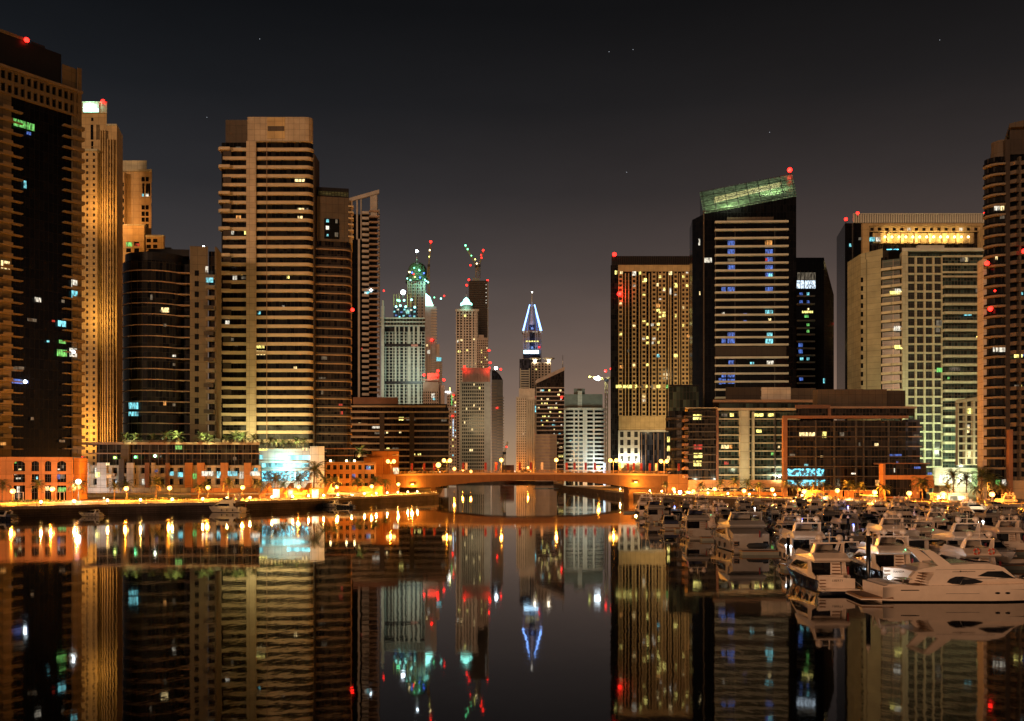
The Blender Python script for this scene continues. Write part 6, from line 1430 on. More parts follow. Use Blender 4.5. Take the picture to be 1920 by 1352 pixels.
# ================================================================== boats (axis along local y, stern at y = 0, bow at y = L)
def hull(L, B, hs, hb, rake=.1, full=.5, chine=.55, flare=1.0, n=16):
    mb = MB(); rings = []
    for i in range(n + 1):
        t = i / n; q = max(0, (t - full) / (1 - full))
        wd = B / 2 * ((.93 + .07 * min(1, t / .3)) if t < full else 1) * (1 - q ** 2.3); ww = B / 2 * (.84 if t < full else .84) * max(0, 1 - (q * 1.02) ** 1.7)
        h = hs + (hb - hs) * t ** 1.6; yt = t * L; yw = t * L * (1 - rake); ym = t * L * (1 - rake * .45)
        wm = ww + (wd - ww) * chine
        half = [(max(.02, wd), yt, h), (max(.02, wd * .99), yt - .0, h - .12), (max(.015, wm), ym, h * .48), (max(.01, ww), yw, .13), (max(.01, ww * .97), yw, -.15), (.008, yw * .99, -.5)]
        rings.append([(-x, y, z) for x, y, z in half] + [(x, y, z) for x, y, z in reversed(half)])
    m_ = len(rings[0]); vs = [p for r in rings for p in r]; b = len(mb.v)
    mb.v += vs
    for i in range(n):
        for k in range(m_ - 1):
            mi = 1 if k in (3, 4, 5, 6, 7) else 0
            mb.f.append([i * m_ + k, i * m_ + k + 1, (i + 1) * m_ + k + 1, (i + 1) * m_ + k]); mb.m.append(mi); mb.sm.append(k not in (0, 10))
        mb.f.append([i * m_ + m_ - 1, i * m_, (i + 1) * m_, (i + 1) * m_ + m_ - 1]); mb.m.append(2); mb.sm.append(False)
    mb.f.append(list(range(m_))); mb.m.append(0); mb.sm.append(False)
    return mb
def prof(poly, wf, mi=0, sm=False):
    """a side profile [(y, z)] swept across the beam; half width from wf(y, z)"""
    mb = MB(); n = len(poly)
    vs = [(-wf(*p), *p) for p in poly] + [(wf(*p), *p) for p in poly]
    mb.add(vs, [tuple(range(n)), tuple(reversed(range(n, 2 * n)))] + [(i, n + i, n + (i + 1) % n, (i + 1) % n) for i in range(n)], mi)
    return mb
def sideplate(poly, wf, s, off=.02, th=.05):
    n = len(poly); mb = MB()
    vs = [(s * (wf(*p) + off), *p) for p in poly] + [(s * (wf(*p) + off - th), *p) for p in poly]
    fs = [tuple(range(n)), tuple(reversed(range(n, 2 * n)))] + [(i, n + i, n + (i + 1) % n, (i + 1) % n) for i in range(n)]
    if s > 0: fs = [tuple(reversed(f)) for f in fs]
    return mb.add(vs, fs)
def ell(cy_, cz, ry, rz_, n=14): return [(cy_ + ry * math.cos(2 * PI * i / n), cz + rz_ * math.sin(2 * PI * i / n)) for i in range(n)]
def rail_mb(L, B, hs, hb, t0=.35, full=.5, up=.65, n=14):
    mb = MB(); prev = {}
    for i in range(n + 1):
        t = t0 + (1 - t0) * i / n; q = max(0, (t - full) / (1 - full)); w_ = max(.03, B / 2 * (1 - q ** 2.3) - .06); h = hs + (hb - hs) * t ** 1.6
        for s in (-1, 1):
            p = (s * w_, t * L, h); q_ = (s * w_ * .97, t * L, h + up)
            if i % 2 == 0: mb.tube(p, q_, .022, .022, 4)
            if s in prev: mb.tube(prev[s], q_, .028, .028, 4)
            prev[s] = q_
    return mb
def put(t, name, mb, mat): return link(name, mb.mesh(name, mat), t)
def text(t, body, size, loc, rot, mat='boot', name='name_lettering'):
    c = bpy.data.curves.new(name, 'FONT'); c.body = body; c.size = size; c.align_x = 'CENTER'; c.extrude = .004; c.materials.append(MATS[mat])
    q = bpy.data.objects.new(name, c); me = bpy.data.meshes.new_from_object(q); bpy.data.objects.remove(q); bpy.data.curves.remove(c); me.name = name
    o = bpy.data.objects.new(name, me); C.objects.link(o); o.parent = t; o.location = loc; o.rotation_euler = rot
    return o
def fenders(t, L, B, hs, hb):
    for s in (-1, 1):
        for q in (.16, .3, .44):
            y = q * L; x = s * (B / 2 * ((.93 + .07 * min(1, q / .3))) + .16); h = hs + (hb - hs) * q ** 1.6
            put(t, 'fender', MB().lathe([(.02, .45), (.13, .52), (.14, .95), (.13, 1.1), (.02, 1.18)], 8, c=(x, y, 0)).tube((x, y, 1.15), (x - s * .2, y, h + .05), .012, .012, 3), 'rubber')
# ---- flybridge motor yacht
def flybridge(label, L=15.0, B=4.5, hullm='gelcoat', group=None, detail=True):
    t = thing('motor_yacht', label, 'yacht', (0, 0, 0), 0, group)
    hs, hb = 1.45, 2.3
    put(t, 'hull', hull(L, B, hs, hb, .12), [hullm, 'boot', 'gelcoat'])
    w1 = lambda y, z: (B / 2 - .38 - .10 * (z - 1.4)) * (1 - max(0, (y - 8.0) / 5.2) ** 2 * .45)
    put(t, 'cabin', prof([(3.3, 1.2), (3.3, 3.3), (8.0, 3.4), (9.3, 2.75), (11.2, 1.95), (12.2, 1.2)], w1), 'gelcoat')
    for s in (-1, 1):
        put(t, 'side_window', sideplate([(3.9, 2.25), (4.2, 2.95), (7.9, 3.0), (9.0, 2.6), (10.1, 2.2), (9.6, 2.1), (6, 2.12)], w1, s), 'smoke_glass')
        put(t, 'aft_wing', sideplate([(1.2, 1.3), (3.35, 1.3), (3.35, 3.3), (2.5, 3.3), (2.2, 2.2), (1.0, 1.75)], lambda y, z: B / 2 - .25, s, 0, .1), 'gelcoat')
    put(t, 'windscreen', MB().add([(-1.45, 8.15, 3.36), (1.45, 8.15, 3.36), (1.35, 9.35, 2.78), (-1.35, 9.35, 2.78), (-1.45, 8.2, 3.39), (1.45, 8.2, 3.39), (1.35, 9.4, 2.81), (-1.35, 9.4, 2.81)], [(3, 2, 1, 0), (4, 5, 6, 7), (0, 1, 5, 4), (1, 2, 6, 5), (2, 3, 7, 6), (3, 0, 4, 7)]), 'smoke_glass')
    put(t, 'aft_door', MB().box(-B / 2 + .75, .55, 3.22, 3.29, 1.35, 3.05), 'smoke_glass')
    st = MB()
    for k in range(5): st.box(.75, 1.6, 2.95 - .1 * k * 0, 3.27, 1.4 + .36 * k, 1.5 + .36 * k)
    put(t, 'stairs', st, 'teak')
    w2 = lambda y, z: (B / 2 - .22) * (1 - max(0, (y - 6) / 4) ** 2 * .35) - (.12 if z > 3.7 else 0)
    fly_ = put(t, 'flybridge', prof([(1.3, 3.31), (1.0, 3.5), (1.15, 3.72), (2.2, 4.25), (6.9, 4.4), (8.3, 3.55), (8.0, 3.41)], w2), 'gelcoat')
    put(fly_, 'fly_screen', prof([(6.2, 4.41), (6.6, 4.85), (6.72, 4.85), (7.0, 4.36)], lambda y, z: B / 2 - .75), 'smoke_glass')
    ar = MB(); e = B / 2 - .5
    for s in (-1, 1): ar.add([(s * e, 2.2, 4.2), (s * e, 3.2, 4.25), (s * (e - .15), 2.3, 5.45), (s * (e - .15), 1.8, 5.45), (s * (e - .14), 2.2, 4.2), (s * (e - .14), 3.2, 4.25), (s * (e - .29), 2.3, 5.45), (s * (e - .29), 1.8, 5.45)], [(0, 1, 2, 3), (7, 6, 5, 4), (0, 4, 5, 1), (1, 5, 6, 2), (2, 6, 7, 3), (3, 7, 4, 0)])
    ar.box(-e + .1, e - .1, 1.8, 2.3, 5.3, 5.47)
    arch_ = put(t, 'radar_arch', ar, 'gelcoat')
    put(t, 'seat', MB().box(-1.2, 1.2, 4.2, 4.9, 4.42, 5.0), 'canvas')
    if detail:
        for s in (-1, 1): put(arch_, 'radar_dome', MB().lathe([(.14, 0), (.16, .16), (.36, .2), (.4, .42), (.36, .66), (.2, .82), (.001, .86)], 14, c=(s * 1.15, 2.05, 5.48)), 'gelcoat')
        put(arch_, 'radar_mast', MB().tube((0, 2.05, 5.47), (0, 2.0, 6.3), .09, .05, 6).box(-.75, .75, 1.95, 2.1, 6.02, 6.1).ball((0, 2, 6.45), .14, 8).tube((.3, 2, 6.1), (.3, 2, 7.6), .015, .01, 4), 'gelcoat')
    put(t, 'transom', MB().prism([(-B / 2 + .22, -.14), (B / 2 - .22, -.14), (B / 2 - .3, .4), (-B / 2 + .3, .4)], .56, lambda p: 1.62 if p[0] > 0 else 1.95).box(-B / 2 + .3, B / 2 - 1.3, .401, .6, .9, 1.95), 'gelcoat')
    sp_ = MB()
    for k in range(3): sp_.box(-B / 2 + .32, -B / 2 + .95, -.34, -.143, .7 + .36 * k, .8 + .36 * k)
    put(t, 'transom_step', sp_, 'teak')
    put(t, 'swim_platform', MB().box(-B / 2 + .12, B / 2 - .12, -1.25, -.145, .38, .552), 'gelcoat')
    fenders(t, L, B, hs, hb)
    put(t, 'bow_rail', rail_mb(L, B, hs, hb), 'metal')
    put(t, 'mooring_line', MB().path([(-B / 2 + .3, .2, 1.5), (-B / 2 - .1, -1.2, .9), (-B / 2 + .2, -2.4, .6)], .03, 4).path([(B / 2 - .3, .2, 1.5), (B / 2 + .1, -1.2, .9), (B / 2 - .2, -2.4, .6)], .03, 4), 'canvas')
    put(t, 'flagstaff', MB().tube((1.1, -.1, 1.6), (1.1, -.75, 3.1), .025, .018, 5).prism([(1.08, -.72), (1.12, -.72), (1.14, -.35), (1.06, -.35)], 2.1, 3.0, 1), ['metal', 'banner_red'])
    return t
# ---- low sport cruiser
def cruiser(label, L=11.5, B=3.7, hullm='gelcoat', canvas='canvas', group=None):
    t = thing('sport_cruiser', label, 'motor boat', (0, 0, 0), 0, group)
    hs, hb = 1.15, 1.75
    put(t, 'hull', hull(L, B, hs, hb, .14), [hullm, 'boot', 'gelcoat'])
    w1 = lambda y, z: (B / 2 - .3 - .12 * (z - 1.1)) * (1 - max(0, (y - 6.5) / 4.2) ** 2 * .55)
    put(t, 'cabin', prof([(2.6, 1.0), (2.4, 1.55), (3.4, 1.75), (5.4, 1.9), (8.2, 1.75), (10.2, 1.2), (10.4, 1.0)], w1), 'gelcoat')
    put(t, 'windscreen', prof([(4.6, 1.86), (5.2, 2.55), (5.35, 2.57), (6.9, 1.84)], lambda y, z: B / 2 - .45 - (z - 1.8) * .25), 'smoke_glass')
    ar = MB(); e = B / 2 - .22
    for s in (-1, 1): ar.add([(s * e, 2.2, 1.2), (s * e, 3.2, 1.2), (s * (e - .3), 2.3, 3.0), (s * (e - .3), 1.7, 3.0), (s * (e - .12), 2.2, 1.2), (s * (e - .12), 3.2, 1.2), (s * (e - .42), 2.3, 3.0), (s * (e - .42), 1.7, 3.0)], [(0, 1, 2, 3), (7, 6, 5, 4), (0, 4, 5, 1), (1, 5, 6, 2), (2, 6, 7, 3), (3, 7, 4, 0)])
    ar.box(-e + .3, e - .3, 1.72, 2.28, 2.86, 3.02)
    arch_ = put(t, 'radar_arch', ar, 'gelcoat')
    put(t, 'canopy', prof([(2.3, 2.98), (3.6, 3.1), (5.1, 2.72), (5.2, 2.60), (3.6, 2.98), (2.3, 2.88)], lambda y, z: B / 2 - .5), canvas)
    put(t, 'cockpit_cover', prof([(.3, 1.2), (.35, 1.75), (1.4, 1.95), (2.3, 2.0), (2.35, 1.2)], lambda y, z: B / 2 - .35 - (z - 1.2) * .15), canvas)
    put(arch_, 'radar_dome', MB().lathe([(.12, 0), (.26, .06), (.28, .22), (.2, .36), (.001, .4)], 12, c=(.4, 2.0, 3.03)), 'gelcoat')
    put(arch_, 'aerial', MB().tube((-.5, 2, 3), (-.6, 1.6, 5.4), .018, .01, 4), 'metal')
    put(t, 'swim_platform', MB().box(-B / 2 + .15, B / 2 - .15, -.8, -.01, .34, .48), 'teak')
    for s in (-1, 1): put(t, 'porthole', sideplate(ell(7.4, 1.02 + .25, .5, .11), lambda y, z: (B / 2) * (1 - max(0, (y / L - .5) / .5) ** 2.3) - .0, s, .01, .06), 'smoke_glass')
    fenders(t, L, B, hs, hb)
    put(t, 'bow_rail', rail_mb(L, B, hs, hb, .45, up=.5), 'metal')
    return t
# ---- hardtop fisher with mast
def fisher(label, L=12.5, B=4.1, hullm='gelcoat', group=None):
    t = thing('hardtop_boat', label, 'motor boat', (0, 0, 0), 0, group)
    hs, hb = 1.2, 2.2
    put(t, 'hull', hull(L, B, hs, hb, .1), [hullm, 'boot', 'gelcoat'])
    w1 = lambda y, z: (B / 2 - .4 - .08 * (z - 1.2)) * (1 - max(0, (y - 7.5) / 4.5) ** 2 * .4)
    put(t, 'cabin', prof([(4.4, 1.1), (4.4, 3.05), (7.4, 3.15), (8.8, 2.2), (10.6, 1.9), (11, 1.1)], w1), 'gelcoat')
    for s in (-1, 1): put(t, 'side_window', sideplate([(4.8, 2.2), (4.8, 2.85), (7.2, 2.9), (8.2, 2.25)], w1, s), 'smoke_glass')
    put(t, 'aft_door', MB().box(-1.2, .9, 4.32, 4.39, 1.25, 2.9), 'smoke_glass')
    put(t, 'roof', prof([(2.2, 3.16), (2.1, 3.28), (7.9, 3.34), (8.1, 3.2)], lambda y, z: B / 2 - .25), 'gelcoat')
    tp = MB(); e = B / 2 - .55
    for y in (3.6, 6.2):
        for s in (-1, 1): tp.tube((s * e, y, 3.3), (s * (e - .2), y + .1, 5.2), .04, .04, 5)
    tp.box(-e, e, 3.2, 6.6, 5.2, 5.3)
    put(t, 'sun_top', tp, 'canvas')
    put(t, 'fly_dash', MB().box(-1.1, 1.1, 6.1, 6.5, 3.35, 4.2), 'gelcoat_grey_and_shaded')
    put(t, 'mast', MB().tube((0, 4.0, 5.3), (0, 3.9, 7.0), .05, .03, 5).box(-.5, .5, 3.9, 4.0, 6.3, 6.36), 'metal')
    for s in (-1, 1): put(t, 'outrigger', MB().tube((s * 1.6, 4.6, 3.2), (s * 2.3, 2.6, 8.2), .03, .012, 4), 'metal')
    put(t, 'swim_platform', MB().box(-B / 2 + .15, B / 2 - .15, -.7, -.01, .3, .44), 'gelcoat_grey_and_shaded')
    put(t, 'bow_rail', rail_mb(L, B, hs, hb), 'metal')
    return t

# ---- the near yacht seen side-on
k_ = 74 / F
def sx(px): return (px - 1657) * k_
def sz(py): return (1127.7 - py) * k_
t = thing('motor_yacht', 'big white motor yacht lying broadside with an almond shaped side window and sweeping arch', 'yacht', (X(1657, 74), 76.3, 0), -PI / 2)
L = 18.5; B = 4.7
put(t, 'hull', hull(L, B, sz(1096), sz(1088), .1, .55, .8), ['gelcoat', 'boot', 'gelcoat'])
hw = lambda y, z: (B / 2 * ((.93 + .07 * min(1, (y / L) / .3)) if y / L < .55 else (1 - ((y / L - .55) / .45) ** 2.3)))
P_ = lambda l: [(sx(a), sz(c)) for a, c in l]
put(t, 'stripe', sideplate(P_([(1690, 1103.2), (1920, 1102), (1950, 1101.5), (1950, 1103.4), (1690, 1105)]), hw, 1, .02, .04), 'boot')
put(t, 'rub_rail', sideplate(P_([(1774, 1109.5), (1836, 1109.5), (1836, 1110.6), (1774, 1110.6)]), lambda y, z: hw(y, z) - .02, 1, .015, .03), 'gelcoat_grey_and_shaded')
for a in (1870, 1889): put(t, 'porthole', sideplate(ell(sx(a), sz(1109), .20, .09), lambda y, z: hw(y, z) - .03, 1, .05, .06), 'smoke_glass')
wc = lambda y, z: (B / 2 - .42 - .11 * max(0, z - 1.5)) * (1 - max(0, (y - 9) / 6) ** 2 * .5)
cab = P_([(1744, 1098), (1746, 1088), (1756, 1075), (1757, 1071.5), (1721, 1070.3), (1721, 1069), (1738, 1064), (1764, 1059.5), (1792, 1057.6), (1838, 1055), (1862, 1055.4), (1880, 1059), (1890, 1063), (1912, 1082), (1930, 1086), (1975, 1098)])
put(t, 'cabin', prof(cab, wc), 'gelcoat')
put(t, 'side_window', sideplate(P_([(1779.5, 1090), (1786, 1083.5), (1797, 1079.4), (1810, 1079.2), (1830, 1082.6), (1848, 1088.4), (1844, 1090.6), (1828, 1093), (1808, 1094), (1790, 1093)]), wc, 1), 'smoke_glass')
put(t, 'side_window', sideplate(P_([(1838.5, 1078.4), (1858, 1069.5), (1886, 1069), (1911, 1083.3)]), wc, 1), 'smoke_glass')
put(t, 'windscreen', prof(P_([(1889, 1063.6), (1910, 1081.3), (1912, 1080.2), (1891, 1062.6)]), lambda y, z: wc(y, z) - .12), 'smoke_glass')
arch = P_([(1766, 1059.5), (1737, 1029.5), (1746, 1028.6), (1757, 1032), (1772, 1043), (1791, 1057.8)])
for s in (-1, 1):
    put(t, 'radar_arch', sideplate(arch, lambda y, z: wc(y, z) + .0, s, -.02, .22), 'gelcoat')
put(t, 'arch_top', MB().box(-1.75, 1.75, sx(1738), sx(1751), sz(1031), sz(1028.8)), 'gelcoat')
put(t, 'flybridge_coaming', prof(P_([(1768, 1059), (1768, 1056.5), (1836, 1052.8), (1862, 1053.2), (1876, 1057.5)]), lambda y, z: 1.5), 'gelcoat_grey_and_shaded')
put(t, 'fly_screen', prof(P_([(1838, 1053.2), (1842, 1050.5), (1862, 1051.5), (1874, 1056.6)]), lambda y, z: 1.3), 'smoke_glass')
put(t, 'horn', MB().tube((.9, sx(1853), sz(1053)), (.9, sx(1853), sz(1050.5)), .04, .04, 5).ball((.9, sx(1853), sz(1050)), .1, 8), 'gelcoat')
ls = MB()
for py in (1062.6,): ls.add(sideplate(P_([(1760, 1066.2), (1872, 1065.6), (1872, 1066.3), (1760, 1066.9)]), wc, 1, .012, .03).v, sideplate(P_([(1, 1), (2, 1), (2, 2), (1, 2)]), wc, 1).f)
put(t, 'moulding_line', ls, 'gelcoat_grey_and_shaded')
sc = MB()
pts = [(1791, 1070.4), (1801, 1070.2), (1804, 1070.6), (1807, 1068.2), (1806, 1071), (1809, 1069.4), (1811, 1070.6), (1813, 1069.4), (1815, 1070.6), (1817, 1069.3), (1819, 1070.5), (1822, 1070), (1834, 1069.8)]
pp = [(wc(sx(a), sz(c)) + .02, sx(a), sz(c)) for a, c in pts]; sc.path(pp, .022, 4)
put(t, 'script_mark', sc, 'boot')
stp = MB()
for k in range(5): stp.box(.5, 1.55, sx(1731 + k * 2.2), sx(1737 + k * 2.2), sz(1096 - k * 4.9), sz(1094.6 - k * 4.9))
put(t, 'stairs', stp, 'teak'); put(t, 'stair_wall', sideplate(P_([(1722, 1097), (1726, 1084), (1735, 1074), (1748, 1073), (1746, 1097)]), lambda y, z: .5, 1, 0, .12), 'gelcoat')
put(t, 'cockpit_floor', MB().box(-1.9, 1.9, .4, sx(1744), sz(1096) + .004, sz(1096) + .03), 'teak')
put(t, 'transom_curve', prof(P_([(1657, 1108), (1660, 1100), (1668, 1093), (1690, 1092.5), (1715, 1095.6), (1715, 1097), (1690, 1105)]), lambda y, z: B / 2 * .9), 'gelcoat')
put(t, 'swim_platform', MB().prism([(-2.0, sx(1624)), (1.9, sx(1620)), (2.1, sx(1677)), (-2.1, sx(1677))], sz(1120.5), sz(1117.5)), 'teak')
put(t, 'platform_edge', MB().prism([(-2.05, sx(1622)), (1.95, sx(1618)), (2.16, sx(1677)), (-2.16, sx(1677))], sz(1123), sz(1120.6)), 'gelcoat')
put(t, 'cockpit_table', MB().box(-.8, .6, sx(1706), sx(1728), sz(1088), sz(1087)).tube((0, sx(1716), sz(1097)), (0, sx(1716), sz(1088)), .06, .06, 6), 'gelcoat_grey_and_shaded')
put(t, 'side_rail', MB().path([(hw(sx(a), 0) - .1, sx(a), sz(1096 + c)) for a, c in ((1800, -1), (1806, -13), (1840, -14), (1860, -14), (1920, -16), (1990, -20))], .02, 4), 'metal')
NEAR = t

GRP = 'yachts moored in the crowded basin'
Y1 = flybridge('dark hulled white motor yacht with twin satellite domes, first beside the open water', 15.5, 4.5, 'gelcoat_navy', GRP)
Y1.location = (X(1568, 80), 80, 0); Y1.rotation_euler = (0, 0, rad(1)); Y1.scale = (.82, .82, .82)
text(Y1, 'LIBERTY', .34, (.1, -.15, 1.3), (PI / 2, 0, 0))
K1 = flybridge('white flybridge yacht at the end of the second row of the moorings', 15, 4.6, 'gelcoat', GRP)
K1b = flybridge('dark blue hulled flybridge yacht with its name on a sloped white transom', 16, 4.7, 'gelcoat_navy', GRP)
K1b.location = (X(1698, 86), 87, 0); K1b.scale = (.84, .84, .84)
text(K1b, 'MANDA', .36, (-.35, -.15, 1.3), (PI / 2, 0, 0))
put(K1b, 'fly_windscreen_frame', MB().path([(-2.0, 3.2, 4.3), (-1.5, 4.4, 5.6), (1.5, 4.4, 5.6), (2.0, 3.2, 4.3)], .07, 6), 'gelcoat')
for s in (-.55, .35): put(K1b, 'helm_seat', MB().box(s - .3, s + .3, 3.9, 4.15, 4.4, 5.2), 'canvas')
put(K1b, 'stern_light', MB().ball((.9, .9, 3.9), .07, 8), 'l_green')
K2 = cruiser('white sport cruiser under a beige canopy', group=GRP)
K2n = cruiser('dark blue hulled sport cruiser under a navy canopy', hullm='gelcoat_navy', canvas='canvas_blue', group=GRP)
K3 = fisher('white hardtop boat with outriggers', group=GRP)
# big beamy yacht with a wide bare transom, fourth along the edge
K4 = flybridge('big yacht showing a broad plain transom with a dark tender stowed on its platform', 17, 5.6, 'gelcoat', GRP, detail=False)
put(K4, 'stern_garage', MB().prism([(-2.5, -.25), (2.5, -.25), (2.35, 2.6), (-2.35, 2.6)], .5, lambda p: 2.55 if p[1] < 1 else 3.2), 'gelcoat')
for s in (-1, 1): put(K4, 'vent', MB().box(s * 2.0 - .35, s * 2.0 + .35, -.3, -.253, .9, 1.5), 'boot')
tn = put(K4, 'tender', MB().lathe([(.02, -1.5), (.34, -1.2), (.4, 0), (.36, 1.2), (.02, 1.6)], 10, c=(0, 0, 0)), 'rubber')
tn.rotation_euler = (0, PI / 2, 0); tn.location = (.7, -.75, .95)
used = {}
rows = [(104, 'second', [(K1, 35.6), (K2n, 41.0), (K2, 46.2), (K3, 51.6), (K1, 57.2)]),
        (122, 'third', [(K4, 32.6), (K3, 39.6), (K2, 45), (K2n, 50.2), (K1, 55.8), (K1b, 61.8), (K3, 67.5)]),
        (147, 'fourth', [(K1, 31.0), (K3, 37.6), (K2n, 43), (K1b, 49), (K2, 54.6), (K1, 60.2), (K2, 65.8), (K3, 71.6), (K1b, 77.8), (K2, 83.4)]),
        (170, 'fifth', [(K2, 30.6), (K1b, 38.2), (K1, 44.4), (K3, 50.4), (K2, 56), (K2n, 61.2), (K1, 66.8), (K3, 72.6), (K2, 78), (K1b, 83.8), (K1, 90), (K3, 96)]),
        (194, 'sixth', [(K1, 32.2), (K2, 38.4), (K3, 44.2), (K1b, 50.2), (K2, 56), (K1, 61.8), (K2n, 67.4), (K3, 73), (K1, 79), (K2, 84.8), (K1b, 90.8), (K3, 96.8), (K1, 103)]),
        (220, 'seventh', [(K1b, 33.6), (K2, 39.8), (K1, 45.8), (K3, 52), (K2, 58), (K1, 64), (K3, 70), (K1b, 76), (K2, 82), (K1, 88), (K3, 94), (K2, 100), (K1, 106)]),
        (247, 'eighth', [(K2, 38.4), (K1, 44.6), (K3, 51), (K1b, 57), (K2, 63), (K1, 69), (K3, 75), (K2, 81), (K1, 87), (K1b, 93)])]
KN = {K1: 'white flybridge yacht', K1b: 'dark hulled flybridge yacht', K2: 'sport cruiser with beige canopy', K2n: 'dark cruiser with navy canopy', K3: 'hardtop boat with outriggers', K4: ''}
used_root = {K1: 0, K2: 0, K2n: 0, K3: 0, K4: 0}
BOATS = []
def kidless(o): return o
CYC = (K2, K1, K3, K2n, K1b, K2, K3)
for q_, (Y, rn, lst) in enumerate(rows):
    x0_ = lst[0][1]; lst[:] = [(kd, x0_ + (x - x0_) * .87) for kd, x in lst]
    while lst[-1][1] < .577 * Y - 2: lst.append((CYC[(len(lst) + q_) % 7], lst[-1][1] + 5.4))
for Y, rn, lst in rows:
    for i, (kd, x) in enumerate(lst):
        if x > .577 * (Y + 4) + 4: continue
        lab = '%s, %s from the channel in the %s mooring row' % (KN[kd], ordn(i), rn)
        loc = (x + RN.uniform(-.3, .3), Y + RN.uniform(-1.6, 1.6), 0); rz = rad(RN.uniform(-2.5, 2.5))
        if RN.random() < .28 and kd is not K4 and i > 0:         # some lie bow-out
            loc = (loc[0], loc[1] + 11.5, 0); rz += PI; lab = lab.replace(', ', ' bow out, ', 1)
        if kd in used_root and not used_root[kd]:
            r = kd; used_root[kd] = 1; r.location = loc; r.rotation_euler = (0, 0, rz)
            if kd is not K4: r['label'] = lab
        else:
            if kd is K1b:
                r = dup(kd, loc, rz, lab)
                for c in list(r.children):
                    if c.name.startswith('name_lettering'): bpy.data.objects.remove(c)
            else:
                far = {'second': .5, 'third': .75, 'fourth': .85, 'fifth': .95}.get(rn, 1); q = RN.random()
                r = dup(kd, loc, rz, lab, swap=None if q > far else ({'gelcoat': 'gelcoat_shaded'} if q < (.9 if rn in ('sixth', 'seventh', 'eighth') else far * .55) and i > 0 else {'gelcoat': 'gelcoat_grey_and_shaded', 'canvas': 'canvas_blue'}))  # boats farther off repainted darker in place of lamp fall-off
        if rn not in ('second',) and i > 0 and kd is not K4:
            s_ = RN.uniform(.66, .88); r.scale = (s_, s_, s_)
        else: r.scale = (.9, .9, .9) if kd is not K4 else (1, 1, 1)
        BOATS.append(r)
# small boats squeezed between the rows
WORDS = ['second', 'third', 'fourth', 'fifth', 'sixth', 'seventh', 'eighth']
for q_, (Y, rn, lst) in enumerate(rows[1:-1]):
    x, i = 43.0 + q_ * .8, 0
    gap = rows[q_ + 2][0] - Y
    while x < .577 * (Y + 18) + 2:
        kd = (K2, K3, K2n, K2)[(i + q_) % 4]; s_ = min(.72, (gap - 13.6) / 13.0 * RN.uniform(.85, 1.0))
        r = dup(kd, (x, Y + 14.4, 0), rad(RN.uniform(-3, 3)), 'small %s, %s from the channel between the %s and %s mooring rows' % ({K2: 'canopied cruiser', K3: 'hardtop boat', K2n: 'dark cruiser'}[kd], ordn(i), rn, WORDS[q_ + 2]), swap={'gelcoat': RN.choice(('gelcoat_grey_and_shaded', 'gelcoat_shaded', 'gelcoat_shaded')), 'canvas': RN.choice(('canvas', 'canvas_blue'))})  # white hulls swapped for darkened copies that stand in for weaker light
        r.scale = (s_, s_, s_); x += RN.uniform(3.2, 5.6); i += 1
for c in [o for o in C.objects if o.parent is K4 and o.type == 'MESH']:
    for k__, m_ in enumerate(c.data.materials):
        if m_.name == 'gelcoat': c.data.materials[k__] = MATS['gelcoat_grey_and_shaded']  # white yacht coloured grey to stand for the weaker light on it
# the white boat with two lifebuoys behind the big one
LB = dup(K1, (X(1848, 85.5), 85, 0), rad(-1), 'white flybridge yacht with two orange lifebuoys behind the big broadside yacht')
ring = MB(); 
for i in range(16):
    a, c = 2 * PI * i / 16, 2 * PI * (i + 1) / 16
    ring.tube((.27 * math.cos(a), 0, .27 * math.sin(a)), (.27 * math.cos(c), 0, .27 * math.sin(c)), .08, .08, 6, 1 if i % 4 == 0 else 0)
rme = ring.mesh('lifebuoy', ['orange_ring', 'gelcoat'])
for i, dx in enumerate((-.85, .85)):
    tag(link('lifebuoy', rme, None, (X(1848, 85.5) + dx * .85, 85 + .78, 3.98 * .82)), ['orange lifebuoy on the flybridge back, on the open water side of the pair', 'orange lifebuoy on the flybridge back, on the shore side of the pair'][i], 'lifebuoy', 'lifebuoys on the flybridge')
LB.scale = (.82, .82, .82)
# lit white yacht at the back
WB = cruiser('brightly floodlit white motor boat near the promenade below the white forecourt', 12, 3.8); WB.location = (X(1815, 205), 203, 0.4); WB.rotation_euler = (0, 0, rad(-80))
lamp((X(1808, 205), 199, 7), (1, .95, .7), 1100, .3)
# boats along the curved quay
for px, py, Y, kd, rz, lab, s in ((172, 958, 222, K2, 80, 'small cruiser tied to the curved quay before the ramp', .55), (430, 956, 246, K1, 74, 'grey flybridge yacht tied to the curved quay before the villas', .82), (620, 955, 284, K2, 70, 'small pale cruiser tied to the curved quay, before the plaza', .72), (648, 956, 281, K2n, 76, 'small dark cruiser tied to the curved quay, before the plaza', .6), (2, 972, 206, K2n, 78, 'dark boat cut by the frame at the start of the curved quay', .7), (505, 951, 270, K3, 72, 'tiny hardtop boat tied to the curved quay between two cruisers', .4)):
    r = dup(kd, (X(px, Y) - 3.5 * math.cos(rad(90 - rz)) * 0 + (4.5 * s if rz > 0 else 0), Y, 0), rad(rz), lab, 'boats tied to the curved quay', swap={'gelcoat': 'gelcoat_grey_and_shaded'})
    r.scale = (s, s, s)
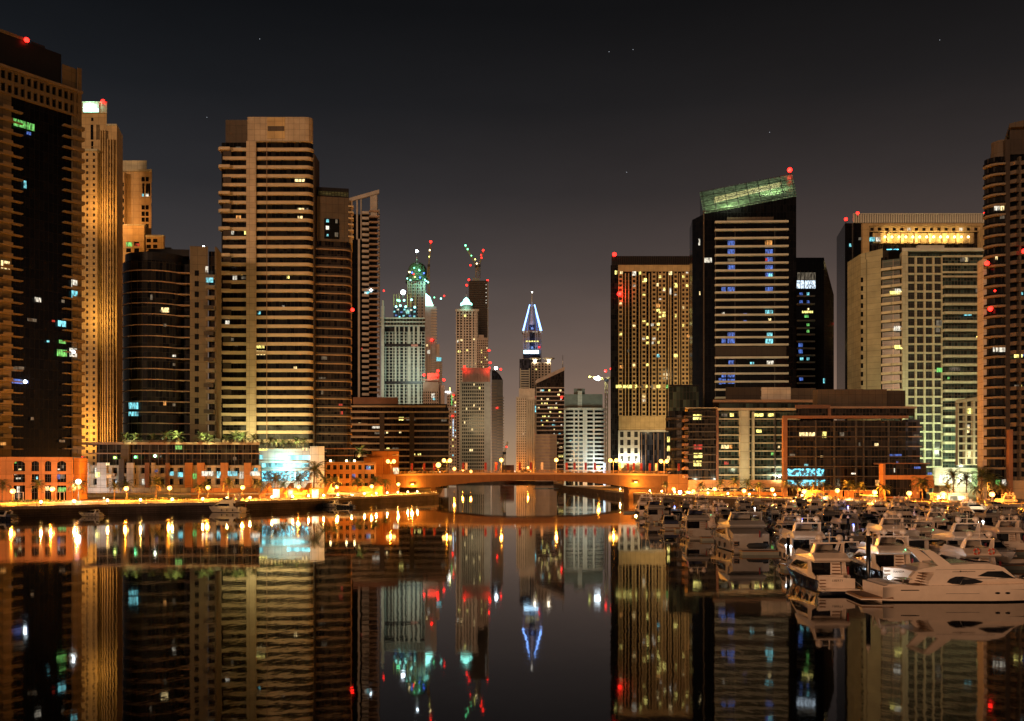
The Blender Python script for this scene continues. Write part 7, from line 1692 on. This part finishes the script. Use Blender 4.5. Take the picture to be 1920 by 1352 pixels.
# pontoons, piles and dock lights
pn = 0
def pontoon(x0, x1, y, w_, label):
    t = thing('pontoon', label, 'pontoon', (x0, y, 0), 0, 'floating pontoons of the basin')
    link('deck', MB().box(0, x1 - x0, -w_ / 2, w_ / 2, .42, .55).mesh('deck', 'teak'), t)
    link('float', MB().box(.1, x1 - x0 - .1, -w_ / 2 + .1, w_ / 2 - .1, -.3, .415).mesh('float', 'concrete_raw'), t)
for Y, rn, lst in rows:
    pontoon(30.5, min(.577 * Y + 8, lst[-1][1] + 6), Y - 3.6, 1.8, 'floating pontoon at the sterns of the %s row of yachts' % rn)
for i, (px0, px1, Y) in enumerate(((1000, 1178, 640), (1080, 1215, 520), (1120, 1230, 455))):
    pontoon(X(px0, Y), X(px1, Y), Y, 2.4, ['longest dark pontoon, lying well beyond the bridge', 'middle pontoon of those beyond the bridge', 'short pontoon just beyond the bridge'][i])
pm = MB().tube((0, 0, -1), (0, 0, 3.6), .2, .2, 10); cap = MB().lathe([(.21, 3.6), (.21, 3.75), (.001, 4.1)], 10)
pr0 = thing('mooring_pile', 'x', 'pile', (0, 0, 0), 0, 'mooring piles of the basin')
link('post', pm.mesh('post', 'boot'), pr0); link('cap', cap.mesh('cap', 'gelcoat'), pr0)
pls = [(1478, 108, 'mooring pile standing alone at the open water end of the second row')] 
for i, (px, Y) in enumerate(((1478, 100), (1628, 82), (1285, 166), (1256, 190), (1228, 217), (1700, 118), (1590, 143), (1560, 119))):
    lab = 'dark pale capped mooring pile, %s along the basin beyond the twin domed yacht' % ordn(i) if i else 'dark mooring pile beside the yacht with twin domes'
    if i == 1: lab = 'tall dark mooring pile between the two dark hulled yachts'
    r = pr0 if i == 0 else dup(pr0, (0, 0, 0), 0, lab)
    r.location = (X(px, Y), Y, 0); r['label'] = lab
    if i == 1: r.scale = (1, 1, 1.41)
dl = thing('dock_light', 'x', 'dock light', (0, 0, 0), 0, 'dock lights on the pontoons')
link('post', MB().box(-.12, .12, -.12, .12, .55, 1.45).mesh('post', 'gelcoat'), dl); link('lens', MB().ball((0, 0, 1.6), .16, 10).mesh('lens', 'l_cold'), dl)
dn = 0
for px, py, Y, blue in ((1475, 1023, 104, 0), (1482, 1025, 102, 0), (1508, 993, 119, 0), (1536, 992, 121, 0), (1617, 1022, 98, 0), (1668, 1083, 86, 0), (1788, 1022, 101, 0), (1503, 973, 150, 1), (1600, 984, 140, 1), (1265, 950, 205, 1), (1843, 978, 150, 0), (1415, 953, 190, 0), (1158, 950, 300, 0), (1590, 950, 196, 1)):
    lab = ['white dock light of the pair before the plain transomed yacht, on the channel side', 'white dock light of the pair before the plain transomed yacht, on the shore side', 'white dock light above the mooring pile and the twin domed yacht', 'lone white dock light in the dark gap above the twin satellite domes', 'white dock light between the twin domed yacht and the tall dark pile', 'dazzling white dock light on the stern of the dark hulled yacht beside the broadside one', 'cold dock light above the sweeping arch of the broadside yacht', 'brightest blue dock light, deep among the boats in the middle of the basin', 'faint blue dock light beyond the tall dark pile', 'small blue dock light among the boats by the bridge end', 'tiny white dock light among boats below the white forecourt', 'tiny white dock light in the boats before the pale columned flats', 'dazzling white dock light on the water at the bridge end of the moorings', 'tiny blue dock light in the boats before the lamp of the glazed midrise'][dn]
    loc = (X(px, Y), Y, Z(py, Y) - 1.6)
    if dn == 0: r = dl; r.location = loc; r['label'] = lab
    else: r = dup(dl, loc, 0, lab, swap={'l_cold': 'l_blue'} if blue else None)
    dn += 1
    lamp((0, -.5, 1.7), (.1, .15, 1) if blue else (.8, .92, 1), 60, .1, r)
